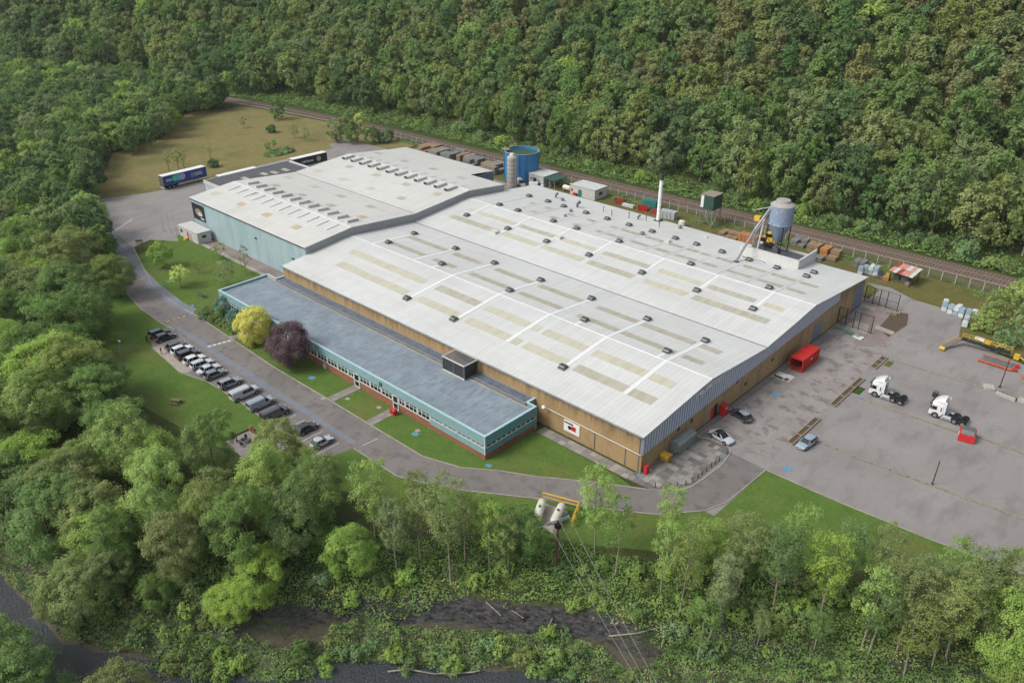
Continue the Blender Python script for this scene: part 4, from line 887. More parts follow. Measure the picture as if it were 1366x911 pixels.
DESC={('wood',0):'mid green spreading',('wood',1):'dark green dense',('wood',2):'mid green rounded',('wood',3):'olive green spreading',('wood',4):'dark green rounded',('wood',5):'olive green dense',('wood',6):'mid green dense',('wood',7):'bright fresh green',('birch',0):'olive green upright drooping',('birch',1):'mid green upright drooping',('birch',2):'pale grey green drooping',('birch',3):'olive green slender drooping',('birch',4):'mid green slender drooping',('larch',0):'brownish green conical',('larch',1):'olive green conical',('larch',2):'brownish green tall conical',('river',0):'bright green broad crowned',('river',1):'mid green broad crowned',('river',2):'olive green domed',('river',3):'mid green domed',('river',4):'bright green wide',('river',5):'olive green broad crowned'}
GL='broadleaved tree in the dense wood covering the hillside behind the railway'
proto={}
rest=[]
for i,(d,x,y,z) in enumerate(cand):
    k_,vi=pick(x,y)
    if i<290:
        o=plant(k_,vi,x,y,r.uniform(.92,1.42),DESC[k_,vi]+' tree in the wood on the hillside behind the railway','tree','%s trees on the wooded hillside'%DESC[k_,vi],name='hillside_tree',z=z-.2,sz=r.uniform(.9,1.15))
        proto.setdefault((k_,vi),crown_of(o))
    else: rest.append((x,y,z-.2,r.uniform(.95,1.45),r.uniform(0,6.28),k_,vi))
LL='broadleaved tree in the dense wood between the river, the road and the meadow'
restL=[]
for i,(d,x,y,z) in enumerate(cl):
    u,v,_=proj((x,y,0)); far=d>215
    if far: k_,vi=r.choice([('wood',0),('wood',1),('wood',2),('wood',6),('wood',4),('birch',1),('birch',2),('wood',7)])
    else: k_,vi='river',r.randrange(6)
    s=r.uniform(.65,.95) if far else r.uniform(1.0,1.5)
    if u>225 and v>560: s*=.62
    elif u>120 and v>430: s*=.8
    if i<280:
        o=plant(k_,vi,x,y,s,DESC[k_,vi]+(' tree in the far wood beyond the meadow and goods yard' if far else ' tree in the near wood between river and road'),'tree','%s trees of the %s left wood'%(DESC[k_,vi],'far' if far else 'near'),name='valley_tree',z=z-.2,sz=r.uniform(.88,1.08) if far else r.uniform(.68,.85)); proto.setdefault((k_,vi),crown_of(o))
    else: restL.append((x,y,z-.2,s,r.uniform(0,6.28),k_,vi))
keys=[k_ for k_ in proto]
def scat(name,label,lst):
    pts=[(a[0],a[1],a[2],a[3],a[4],keys.index((a[5],a[6])) if (a[5],a[6]) in keys else 0) for a in lst]
    return stuff_instances(name,label,'forest',pts,[proto[k_] for k_ in keys])
scat('distant_forest','green and olive mass of distant trees higher up the wooded hill',rest)
scat('far_wood','dark green mass of distant trees on the valley floor at the far left',restL)
print('TREES',len(cand),len(cl),len(rest),len(restL))
# ---- riverside belt: individually placed trees, base given as a photo pixel
RB='riverside tree in the belt between the lawn and the river bank'
belt=[('ash',0,502,739,1.0),('ash',1,561,749,1.0),('ash',4,601,776,1.0),('slim',0,653,766,.95),('slim',1,677,769,.8),('river',1,694,755,.72),('slim',2,820,769,1.05),('ash',0,793,742,.92),('slim',0,881,793,.95),('slim',1,905,823,1.0),
('slim',2,930,887,1.05),('ash',3,960,833,.95),('ash',2,1031,816,1.05),('ash',0,1091,830,1.1),('slim',0,1149,863,1.2),('slim',2,1157,877,1.25),('ash',4,1196,869,1.0),('slim',1,1243,890,1.25),('ash',1,1262,877,1.1),('river',4,1330,900,1.0),('river',1,1390,880,1.05),('river',5,1300,850,.8),('ash',3,1215,835,.95),('ash',2,1120,800,.95),('river',0,940,770,.72),('ash',1,985,785,1.0),('ash',0,1060,780,.95),('river',3,1010,770,.6),('ash',4,1165,815,.95),('ash',3,1285,830,1.0),('river',2,1360,830,.95),('ash',0,1255,815,.9),('slim',1,920,780,1.0),
('river',0,470,770,.7),('ash',2,440,735,1.0),('ash',3,530,765,.85),('river',3,405,740,.9),('river',1,340,760,.95),('river',5,300,730,.9),('river',2,250,770,.85),('river',4,220,700,1.0),('river',0,360,690,.95),('river',2,430,680,.75),('river',3,160,760,.7),('river',1,110,720,.8),('ash',1,620,745,.75),('slim',2,580,735,.8),('slim',0,545,720,.75),('ash',4,650,740,.6),('ash',0,890,735,.7),('slim',1,745,745,.45),('river',1,290,640,.85),('river',2,375,640,.85),('river',0,180,640,1.0),
('river',4,1400,1000,1.2),('ash',1,1345,960,1.1),('ash',4,1420,930,1.2),('slim',1,1205,905,1.1),('ash',2,1085,870,.55),('ash',3,1010,860,.5)]
BL={(502,739):'narrow tree at the left of the open stretch below the road bend',(561,749):'olive tree left of the tallest twiggy tree of the belt',(601,776):'tall twiggy olive tree with a bare stem, left of centre',(653,766):'slim bright tree with a thin pale trunk left of the dense one',(694,755):'dense round green tree immediately left of the gas tanks',(820,769):'slim leaning tree right of the electricity pole',(793,742):'airy yellow green tree just right of the gas tanks',(881,793):'slender tree halfway down the bank right of the pole',(905,823):'slender olive tree low on the bank beside the dark cliff',(930,887):'thin tree standing in the cliff at the bottom edge',(960,833):'bright airy tree on the cliff top right of the thin one',(1243,890):'thin trunked tree at the bottom edge right of centre',(1330,900):'broad bright green tree in the bottom right corner'}
KD={'ash':'airy long trunked','slim':'slim pale trunked','river':'dense bushy'}
for k_,vi,px,py,s in belt:
    hs_=(1.02 if px>905 else 1.25) if k_!='river' else 1.08
    side='left part' if px<480 else ('middle part' if px<900 else 'right part')
    RB=BL.get((px,py)) or KD[k_]+' tree in the '+side+' of the riverside belt'
    x,y,z=GT(px,py); plant(k_,vi,x,y,s,RB,'tree',None if (px,py) in BL else KD[k_]+' trees, '+side+' of the riverside belt',name='riverside_tree',z=z-.1,sz=hs_)
# south bank crowns cutting into the lower left corner
for px,py,s,vi in ((24,935,1.2,1),(-35,905,1.3,0),(55,970,1.1,3),(0,900,.9,5),(175,985,1.05,5),(235,1000,.95,0),(120,1010,1.0,2),(-60,1000,1.3,4)):
    x,y=G(px,py,-6); plant('river',vi,x,y,s*.85,'tree on the near bank of the river at the lower left','tree','trees on the near river bank',name='bank_tree',z=-7)
# ---- single trees one can name
def custom(name,H,R_,mat,seed,loc,label,bark='bark',cat='tree',**k):
    o=thing(name,label,cat,(loc[0],loc[1],Z(*loc)),0)
    tk={a:k.pop(a) for a in ('limbs','top','tr') if a in k}
    t=bpy.data.objects.new('trunk',trunk_mesh('trunk',seed,H,tk.get('tr',H*.02),bark,limbs=tk.get('limbs',8),top=tk.get('top',.75),R_=R_)); COL.objects.link(t); t.parent=o
    c=bpy.data.objects.new('crown',crown_mesh('crown',seed,H,R_,mat,**k)); COL.objects.link(c); c.parent=o; return o
custom('yellow_tree',7.2,3.8,'leaf_yellow',3,(-141.4,73.2),'bright yellow leaved tree beside the office front',n=24000,leaf=.12,low=.05,lobes=30,lr=.36,fill=.3)
custom('purple_tree',8.6,4.6,'leaf_purple',5,(-127.3,72.6),'dark purple leaved tree on the lawn in front of the office',n=34000,leaf=.10,low=.16,lobes=32,lr=.36,limbs=16,fill=.4,bark='timber_dark')
custom('lawn_tree',6.2,2.9,'leaf_bright',8,(-192.8,78.6),'bright green round tree on the lawn by the goods yard',n=4200,leaf=.15,low=.2,lobes=16)
custom('lawn_tree',4.6,2.4,'leaf_lime',9,(-178.6,76.1),'small lime green tree on the lawn beside the road bend',n=2600,leaf=.14,low=.28,lobes=12,shape='vase')
custom('lawn_tree',6.6,2.3,'leaf_grey',12,(-171.5,83.8),'thin grey green birch on the lawn before the blue wall',bark='bark_pale',n=1500,leaf=.14,low=.2,lobes=14,droop=.5)
custom('lawn_tree',7.8,1.6,'leaf_grey',14,(-173.8,90.5),'tall sparse birch standing close against the blue wall',bark='bark_pale',n=900,leaf=.13,low=.25,lobes=12)
custom('lawn_tree',4.6,1.9,'leaf_olive',15,(-187,91.2),'low sparse willow beside the white site cabin',bark='bark_pale',n=800,leaf=.14,low=.1,lobes=10)
custom('lawn_tree',3.8,1.9,'leaf_brown',16,(-183,83),'small bare brownish tree in the middle of the side lawn',bark='bark_grey',n=300,leaf=.13,low=.3,lobes=10,limbs=14)
for (px,py,h,rr,mt,lb,nn) in [(972,0,0,0,'',None,0)]: pass
mead=[(325,171,4.2,1.5,'leaf_grey','leafless grey tree standing alone in the dry meadow',200),(372,160,8.5,3.2,'leaf_mid','tall round green tree by the far edge of the meadow',2200),(363,177,2.4,1.9,'leaf_dark','low dark green bush alone in the meadow',900),(393,185,5.0,2.2,'leaf_grey','thin grey scrub tree at the right of the meadow',350),(408,188,4.6,1.6,'leaf_grey','bare leaning scrub tree in the right of the meadow',240),
(357,203,3.4,1.3,'leaf_bright','pale green sapling at the left end of the bramble patch',500),(366,199,3.6,1.0,'leaf_bright','second pale green sapling above the bramble patch',400),(285,223,2.2,1.9,'leaf_dark','dark ivy clump around a dead stem behind the trailer',700),(281,214,6.5,1.4,'leaf_grey','tall bare dead stem rising behind the trailer',90),(226,229,7.0,1.3,'leaf_olive','thin bare birch at the left behind the trailer',200),(238,226,6.5,1.8,'leaf_olive','pale feathery birch in the middle behind the trailer',380),(246,225,6.5,1.3,'leaf_olive','slim birch just left of the ivy clump',180),
(448,190,9,3.2,'leaf_grey','big grey green willow at the right end of the meadow',2000),(470,192,8,3.0,'leaf_mid','dense green willow beside the works roof end',2200),(482,178,8,2.6,'leaf_lime','lime green tree rising behind the willows',1700),(498,192,5.5,3.0,'leaf_dark','dark low thicket tree behind the white roof',1800),(458,178,7,2.6,'leaf_olive','olive willow behind the grey green one',1500),(516,190,4.4,3.0,'leaf_hedge','dark green rounded bush nearest the concrete stacks',1600)]
for i,(px,py,h,rr,mt,lb,nn) in enumerate(mead):
    x,y=G(px,py); custom('bush' if h<3 else 'meadow_tree',h,rr,mt,40+i,(x,y),lb,bark='bark_grey',cat='bush' if h<3 else 'tree',n=int(nn*(2.6 if nn>600 else 1.5)),leaf=.18,low=.05 if nn>600 else .35,lobes=12,limbs=12)
# bramble patch
rng=np.random.default_rng(4)
def groundleaf(name,label,polyfn,n,size,hgt,mat,cat,seed=1,bbox=None):
    rng=np.random.default_rng(seed); x=rng.uniform(bbox[0],bbox[1],n*6); y=rng.uniform(bbox[2],bbox[3],n*6); k_=polyfn(x,y); x=x[k_][:n]; y=y[k_][:n]
    lump=np.clip(wob(x,y,.9,seed)+wob(x,y,2.2,seed+3)*.6+.35,0,1.4); z=terrain_z(x,y)+hgt*lump*rng.uniform(.5,1.05,len(x))+.05
    e=.25; gx=(np.clip(wob(x+e,y,.9,seed)+wob(x+e,y,2.2,seed+3)*.6+.35,0,1.4)-lump)/e*hgt; gy=(np.clip(wob(x,y+e,.9,seed)+wob(x,y+e,2.2,seed+3)*.6+.35,0,1.4)-lump)/e*hgt
    nor=np.stack([-gx,-gy,np.ones_like(gx)],1); nor/=np.linalg.norm(nor,axis=1,keepdims=True); nor=nor+rng.normal(size=nor.shape)*.4; nor/=np.linalg.norm(nor,axis=1,keepdims=True)
    me=quads_mesh(name,np.stack([x,y,z],1),nor,size*rng.uniform(.6,1.4,len(x)),mat,rng); o=bpy.data.objects.new(name,me); COL.objects.link(o); return tag(o,label,cat,None,'stuff')
bx,by=G(372,205); groundleaf('bramble_patch','low dark bramble patch on the dry meadow',lambda x,y:((x-bx)/3.2)**2+((y-by)/6.5)**2<1,1400,.3,1.3,'leaf_hedge','brambles',3,(bx-4,bx+4,by-7,by+7))
groundleaf('bank_undergrowth','mixed green undergrowth covering the slope down to the river',lambda x,y:(lambda d:(d>1.2-3.0*np.maximum(0,wob(x,y,.16,6))-np.clip((x+42)*.25,0,2.6))&(d<9))(bank_d(x,y)+wob(x,y,.35,1)*.9)&(x>-150),120000,.16,1.1,'undergrowth_leaf','undergrowth',5,(-150,25,8,115))
groundleaf('ledge_undergrowth','yellow green scrub on the ledge just above the water',lambda x,y:(lambda d:(d>-7.3+wob(x,y,.5,8)*1.6)&(d<-2.3+wob(x,y,.4,9)*1.6+np.clip((x+42)*.2,0,2.2)))(bank_d(x,y)+wob(x,y,.35,1)*.9)&(x>-90),90000,.15,1.5,'undergrowth_leaf','undergrowth',8,(-86,25,15,115))
groundleaf('fallen_fern','rusty and green fern on the brink of the river cliff',lambda x,y:(lambda d:(d>.2)&(d<2.6)&(wob(x,y,.5,4)>-.05))(bank_d(x,y)+wob(x,y,.35,1)*.9)&(x>-90),14000,.17,.6,'fern_leaf','ferns',9,(-90,25,20,115))
groundleaf('gravel_beach_weeds','sparse weeds on the gravel beach at the river bend',lambda x,y:(lambda d:(d>-6.3)&(d<4))(bank_d(x,y)+wob(x,y,.35,1)*.9)&(x<-80),40000,.17,1.6,'undergrowth_leaf','weeds',12,(-190,-80,8,34))
fyv=lambda x: 213.4+np.maximum(0,(x+210))*.024
groundleaf('railway_bushes','green and brown scrub on the verge beyond the railway',lambda x,y:(y>np.where(x<-250,foot_y(x)-7,fyv(x)+.8))&(y<foot_y(x)+11)&(x>-430),62000,.28,1.5,'undergrowth_leaf','scrub',14,(-430,20,165,236))
groundleaf('fence_weeds','rough green weeds along the works side of the railway fence',lambda x,y:(np.abs(y-201-wob(x,y,.2,3))<2.2)&(wob(x,y,.25,5)>-.2),9000,.2,.5,'undergrowth_leaf','weeds',15,(-250,10,198,205))
# shrubs: verge, bank, edge of the woods
for i in range(60):
    x=r.uniform(-300,0); y=float(foot_y(x))+r.uniform(-1.5,5); plant('shrub',r.randrange(4),x,y,r.uniform(.6,1.5),'rounded bush on the verge between the railway and the wood','bush','bushes on the railway verge')
nb=0
while nb<170:
    px,py=r.uniform(60,1366),r.uniform(750,905); x,y,z=GT(px,py); d=float(bank_d(x,y))
    if not((1.5<d<8) or (-8<d<-4 and x>-84) or (-5<d<2 and x<-80) or (-1.8<d<1 and r.random()<.25)): continue
    plant('shrub',r.choice([0,1,2,2,3]),x,y,r.uniform(.35,.75),'low rounded bush growing on the river bank','bush','bushes on the river bank'); nb+=1
for i,(px,py,h) in enumerate([(1128,128,11),(1165,132,9),(1118,118,8),(700,40,9),(1232,300,10)]):
    x,y,z=GT(px,py); o=thing('dead_tree','bare pale dead tree standing out on the wooded hillside, '+['tallest of the group','right of the tallest','left of the tallest','alone at the top centre','low down near the railway'][i],'tree',(x,y,z)); 
    for q in range(3): t_=bpy.data.objects.new(['trunk','limb','limb'][q],trunk_mesh('trunk',300+i*5+q,h*1.5,.22,'bark_pale',limbs=16,top=.95,lean=.12,R_=4)); COL.objects.link(t_); t_.parent=o
# right-hand thicket beside the white bags
for i,(px,py,s,vi) in enumerate([(1310,440,.85,2),(1345,462,.8,0),(1370,440,1.0,3),(1330,418,.9,3),(1360,405,1.0,2),(1395,420,1.1,1),(1388,390,.9,2)]):
    x,y=G(px,py); plant('shrub',vi,x,y,s*1.75,'bushy grey green willow beside the white bags and the yellow conveyor','bush','willow thicket at the right edge')
# hedge bed by the office
for i,(px,py,s,vi) in enumerate([(5,640,1.3,1),(40,690,1.1,3),(72,728,.9,5),(95,775,.6,1),(160,790,.85,2),(-30,620,1.4,5),(215,815,.6,3),(128,800,.45,5)]):
    x,y,z=GT(px,py); plant('river',vi,x,y,s*.8,DESC['river',vi]+' tree in the near wood between river and road','tree','%s trees of the near left wood'%DESC['river',vi],name='valley_tree',z=z-.2)
hb=[(529,150,'leaf_hedge',1.0),(555,162,'leaf_hedge',.95),(548,120,'leaf_olive',1.1),(610,185,'leaf_olive',1.05),(660,210,'leaf_hedge',.9),(700,225,'leaf_olive',1.0),(735,245,'leaf_hedge',1.0),(765,270,'leaf_hedge',1.0),(750,210,'leaf_hedge',1.0),(655,130,'leaf_bright',1.1),(590,130,'leaf_brown',.9),(640,170,'leaf_mid',.9)]
for i,(a,b,mt,s) in enumerate(hb):
    x,y=G(180+a/5.917,400+b/5.917); custom('clipped_shrub',1.7*s,1.05*s,mt,90+i,(x,y+.5),'low rounded green shrub in the planted bed by the office',cat='shrub',n=2200,leaf=.085,low=0,lobes=14,lr=.45,sub_=16,tr=.04,limbs=2,top=.5)['group']='shrubs in the planted bed'
custom('dark_conifer',3.4,2.1,'leaf_blue',110,(-158.4,75.9),'dark blue green conifer at the corner of the office',cat='conifer',n=6000,leaf=.09,low=0,lobes=18,lr=.42)
custom('dark_conifer',3.3,1.9,'leaf_blue',111,(-151.8,74.6),'dark blue green conifer between the hedge and the yellow tree',cat='conifer',n=5500,leaf=.09,low=0,lobes=18,lr=.42,shape='cone')
for i,(x,y) in enumerate([(-144,72.2),(-142.4,71.9),(-140.8,71.6)]): custom('clipped_shrub',1.2,.95,'leaf_hedge',120+i,(x,y),'low green shrub under the yellow tree',cat='shrub',n=500,leaf=.11,low=0,lobes=7,lr=.5,tr=.04,limbs=2,top=.5)['group']='shrubs under the yellow tree'
# ================================================================== VEHICLES (built nose towards +Y, origin on the ground at the centre)
def paint(name,c,rough=.25,metal=.0):
    k=NT(name); c=lin(c); k.col(c); k.rough(rough,metal); 
    try: k.b.inputs['Coat Weight'].default_value=1.0; k.b.inputs['Coat Roughness'].default_value=.08
    except Exception: pass
    return k.m
for n_,c_ in dict(car_black=(34,38,46),car_navy=(46,56,76),car_dark=(66,68,74),car_grey=(118,122,128),car_mid=(146,152,160),car_silver=(184,188,192),car_white=(222,224,224),car_blue=(146,164,178),van_grey=(150,158,168),van_dark=(72,76,82),car_pale=(198,203,208),truck_white=(232,234,234)).items(): paint(n_,c_)
plain('lamp_red',(150,30,28),.3); plain('lamp_clear',(210,214,216),.2); plain('plate_yellow',(206,180,70),.5); plain('plate_white',(220,220,215),.5)
def loft(m,secs):                    # secs: list of (y, [(x,z)...]) closed rings of equal length
    n=len(secs[0][1]); vs=[(x,y,z) for y,s in secs for x,z in s]; fs=[]
    for i in range(len(secs)-1):
        for j in range(n): fs.append((i*n+j,i*n+(j+1)%n,(i+1)*n+(j+1)%n,(i+1)*n+j))
    fs.append(tuple(range(n-1,-1,-1))); fs.append(tuple((len(secs)-1)*n+j for j in range(n))); return m.add(vs,fs)
def ring(w,z0,z1,crown=.03,tuck=.06):
    r=[(w-tuck*1.5,z0),(w,z0+.18),(w,z0+(z1-z0)*.6),(w-tuck,z1-.03),(w*.6,z1+crown*.7),(0,z1+crown)]
    return r+[(-x,z) for x,z in r[::-1][1:]]+[]
def vehicle(kind,L,W,H,paintm,belt=.92,nose=.72,label='',cat='car',group=None,glassroof=False,side_glass=True,roofm=None,rails=False):
    o=thing('parked_'+('van' if kind=='van' else 'car'),label,cat,(0,0,0),0,group); hw=W/2; f=L/2
    m=MB()
    if kind=='van':
        st=[(-f,.36,H-.25,hw*.93),(-f+.08,.3,H-.05,hw*.97),(f-1.75,.3,H-.02,hw*.98),(f-1.5,.3,H-.12,hw*.99)]
        secs=[]
        for y,z0,z1,w in [(-f,.38,H-.18,hw*.94),(-f+.1,.3,H-.04,hw*.98),(f-2.0,.3,H-.02,hw*.98)]:
            r=[(w-.05,z0),(w,z0+.2),(w,z0+.75),(w-.05,H*.62),(w-.14,z1-.18),(w-.26,z1),(0,z1+.05)]; secs.append((y,r+[(-a,b) for a,b in r[::-1][1:]]))
        loft(m,secs); secs=[]
        for y,z0,z1,w in [(f-2.0,.3,belt+.13,hw*.98),(f-1.2,.3,belt+.1,hw*.98),(f-.45,.3,nose+.12,hw*.95),(f-.1,.3,nose-.08,hw*.86),(f,.38,nose-.3,hw*.78)]: secs.append((y,ring(w,z0,z1)))
        loft(m,secs)
    else:
        tail={'hatch':.98,'suv':1.02,'estate':.99,'coupe':.86,'saloon':.88}[kind]
        secs=[(-f,ring(hw*.80,.38,belt*tail-.18)),(-f+.12,ring(hw*.92,.3,belt*tail-.02)),(-f+.7,ring(hw*.98,.26,belt)),(0,ring(hw,.24,belt)),(f-1.45,ring(hw,.24,belt-.02)),(f-.9,ring(hw*.98,.25,nose+.12)),(f-.3,ring(hw*.90,.27,nose+.0)),(f-.04,ring(hw*.76,.33,nose-.16)),(f,ring(hw*.66,.38,nose-.26))]
        loft(m,secs)
    b=nrm(m.build('body',paintm,o)); b.data.shade_smooth() if False else None
    # greenhouse: glass with body coloured roof and pillars
    if kind=='van': yb0,yb1,yt0,yt1=f-2.05,f-1.05,f-2.1,f-1.85
    else:
        yb0={'hatch':-f+.25,'suv':-f+.22,'estate':-f+.25,'coupe':-f+.75,'saloon':-f+.85}[kind]; yb1=f-1.25
        yt0={'hatch':-f+.75,'suv':-f+.55,'estate':-f+.5,'coupe':-f+1.55,'saloon':-f+1.35}[kind]; yt1=f-2.0 if kind!='coupe' else f-2.15
    wb,wt=hw*.93,hw*.74; zb=belt-.03 if kind!='van' else belt+.08; zt=H-.05
    def gh(m,e=0,zt_=zt):
        ring_b=[(-wb-e,yb0-e,zb),(wb+e,yb0-e,zb),(wb+e,yb1+e,zb),(-wb-e,yb1+e,zb)]; rt=[(-wt-e,yt0-e,zt_),(wt+e,yt0-e,zt_),(wt+e,yt1+e,zt_),(-wt-e,yt1+e,zt_)]
        m.add(ring_b+rt,[(0,3,2,1),(4,5,6,7),(0,1,5,4),(1,2,6,5),(2,3,7,6),(3,0,4,7)]); return ring_b,rt
    m=MB(); rb,rt=gh(m); m.build('windows','car_glass',o)
    if kind!='van':
        m=MB(); n=4; vs=[]
        for y,dz in ((yt0-.06,-.02),(yt0+.3,.035),((yt0+yt1)/2,.05),(yt1-.3,.035),(yt1+.05,-.02)):
            for x,ez in ((-wt-.03,-.03),(-wt*.6,.01),(0,.02),(wt*.6,.01),(wt+.03,-.03)): vs.append((x,y,zt+dz+ez))
        fs=[(i*5+j,i*5+j+1,(i+1)*5+j+1,(i+1)*5+j) for i in range(4) for j in range(4)]; m.add(vs,fs)
        m.add([(a,b_,c-.06) for a,b_,c in [vs[0],vs[4],vs[24],vs[20]]],[(3,2,1,0)]); m.build('roof',roofm or ('car_glass' if glassroof else paintm),o)
        m=MB(); 
        for s in (-1,1):
            for (a,c) in (((s*wb,yb0,zb),(s*wt,yt0,zt)),((s*wb,yb1,zb),(s*wt,yt1,zt))): m.cyl(a,c,.05,n=5)
            ym=(yb0+yb1)/2-.15; m.cyl((s*wb,ym,zb),(s*wt,ym+.02,zt),.035,n=5); m.cyl((s*wb,yb0+.55,zb),(s*wt,yt0+.3,zt),.05,n=5)
        m.build('pillars',paintm,o)
    else:
        m=MB(); m.add([(-hw*.74,f-2.1,H-.03),(hw*.74,f-2.1,H-.03),(hw*.70,f-1.78,H-.1),(-hw*.70,f-1.78,H-.1)],[(0,1,2,3)]); m.build('cab_roof',paintm,o)
        if side_glass:
            m=MB(); m.box(-hw-.01,-hw+.2,-.75,.15,1.12,1.66); m.box(hw-.2,hw+.01,-.75,.15,1.12,1.66); m.box(-hw-.01,-hw+.2,.25,.75,1.12,1.66); m.box(hw-.2,hw+.01,.25,.75,1.12,1.66); m.build('side_window','car_glass',o)
        m=MB(); m.box(-hw*.7,hw*.7,-f-.015,-f+.02,1.2,1.62); m.build('rear_window','car_glass',o)
    if rails:
        for s in (-1,1):
            m=MB(); m.tube([(s*wt*.88,yt0+.1,zt+.09),(s*wt*.88,yt1-.1,zt+.09)],.025,n=5); m.build('roof_rail','galvanised',o)
    wr=.34 if kind not in('van','suv') else .37; wy=(-f+.85,f-.9)
    for s in (-1,1):
        for y in wy:
            m=MB(); m.cyl((s*(hw-.2),y,wr),(s*(hw+.012),y,wr),wr,n=16); wh_=m.build('wheel','black_rubber',o)
            m=MB(); m.cyl((s*(hw),y,wr),(s*(hw+.022),y,wr),wr*.62,n=10); m.build('wheel_rim','wheel_silver',wh_)
            m=MB(); m.cyl((s*(hw-.25),y,wr+.03),(s*(hw+.006),y,wr+.03),wr+.07,n=16); m.build('wheel_arch','vent_dark',o)
        m=MB(); m.box(s*hw*.62-.2,s*hw*.62+.2,f-.26,f-.10,nose-.16,nose-.02); m.build('headlight','lamp_clear',o)
        m=MB(); m.box(s*hw*.78-.12,s*hw*.78+.12,-f-.01,-f+.14,(.72 if kind!='van' else .9),(.9 if kind!='van' else 1.3)); m.build('tail_light','lamp_red',o)
        m=MB(); m.box(s*(hw+.09)-.1,s*(hw+.09)+.1,yb1-.42,yb1-.28,zb+.02,zb+.17); m.build('mirror',paintm,o)
    m=MB(); m.box(-.26,.26,-f-.025,-f+.03,.55,.67); m.build('number_plate','plate_yellow',o); m=MB(); m.box(-.26,.26,f-.04,f+.012,.40,.51); m.build('number_plate','plate_white',o)
    return o
CG='cars parked nose out in the bays beside the road'
bays=[('suv',4.6,1.9,1.66,'car_navy',(-158.3,60.9),'very dark blue car, first in the row at the top end of the bays',{}),
('hatch',4.4,1.82,1.5,'car_black',(-156.0,60.9),'glossy black hatchback, second in the row beside the dark blue car',{}),
('hatch',4.5,1.82,1.5,'car_dark',(-150.4,60.7),'dark grey hatchback just after the gap in the row',{}),
('suv',4.5,1.85,1.66,'car_white',(-148.0,60.6),'white off road car with roof rails between two dark cars',dict(rails=True)),
('suv',4.7,1.9,1.68,'car_dark',(-145.4,60.5),'charcoal estate car between the two white cars',dict(rails=True)),
('hatch',4.5,1.85,1.5,'car_white',(-142.6,60.4),'white hatchback with a pale roof right of the charcoal car',{}),
('estate',4.7,1.85,1.5,'car_pale',(-139.9,60.5),'pale silver estate car in the middle of the row',dict(rails=True)),
('saloon',4.7,1.85,1.46,'car_pale',(-137.0,60.4),'silver white saloon left of the mid grey hatchback',{}),
('hatch',4.5,1.82,1.5,'car_grey',(-134.4,60.2),'mid grey hatchback before the second gap in the row',{}),
('suv',4.7,1.9,1.66,'car_mid',(-129.3,60.4),'silver grey off road car standing alone left of the vans',dict(rails=True))]
for kd,L,W,H,pm,(x,y),lb,kw in bays:
    o=vehicle(kd,L,W,H,pm,label=lb,group=CG,belt=.95 if kd=='suv' else .88,nose=.86 if kd=='suv' else .76,**kw); o.location=(x,y,.03); o.rotation_euler=(0,0,R(rnd.uniform(-2,2)))
for x,L,H,pm,lb,sg in ((-123.9,5.6,1.98,'car_silver','long silver crew van with dark side windows, tallest of the vans',True),(-118.6,5.1,1.9,'van_grey','blue grey panel van between the silver van and the black one',False),(-113.8,5.3,1.95,'van_dark','dark charcoal panel van at the right of the three vans',False)):
    o=vehicle('van',L,1.92,H,pm,belt=1.02,nose=1.0,label=lb,cat='van',group='vans parked in the bays',side_glass=sg); o.location=(x,60.4 if L>5.2 else 60.5,.03)
o=vehicle('hatch',4.2,1.8,1.45,'car_black',label='black car half hidden under the tree beyond the vans',group=CG); o.location=(-106.1,61.6,.03)
o=vehicle('hatch',4.1,1.75,1.47,'car_silver',label='small silver hatchback in the last bay, half under the tree',group=CG); o.location=(-100.8,61.0,.03)
o=vehicle('coupe',4.7,1.86,1.42,'car_pale',roofm='car_glass',glassroof=True,label='silver car with black glass roof by the corner terrace',belt=.88,nose=.76); o.location=(-52.7,108.1,.022); o.rotation_euler=(0,0,R(-101))
o=vehicle('hatch',4.5,1.82,1.5,'car_dark',roofm='car_mid',label='dark grey hatchback parked nose to the wall by the red door',belt=.88,nose=.76); o.location=(-53.6,116.4,.022); o.rotation_euler=(0,0,R(72))
o=vehicle('estate',4.4,1.76,1.48,'car_blue',label='pale blue estate car beside the timber planter'); o.location=(-41.3,116.3,.022); o.rotation_euler=(0,0,R(174))
o=vehicle('van',4.9,1.9,1.9,'car_white',belt=1.0,nose=.95,label='white van with its nose showing beside the grey silo',cat='van',side_glass=False); o.location=(*G(695,247.5),.02); o.rotation_euler=(0,0,R(-120))
o=vehicle('van',4.9,1.9,1.9,'car_white',belt=1.0,nose=.95,label='white van mostly hidden by the roof edge beside the boiler house',cat='van',side_glass=False); o.location=(*G(716,251),.02); o.rotation_euler=(0,0,R(-60))
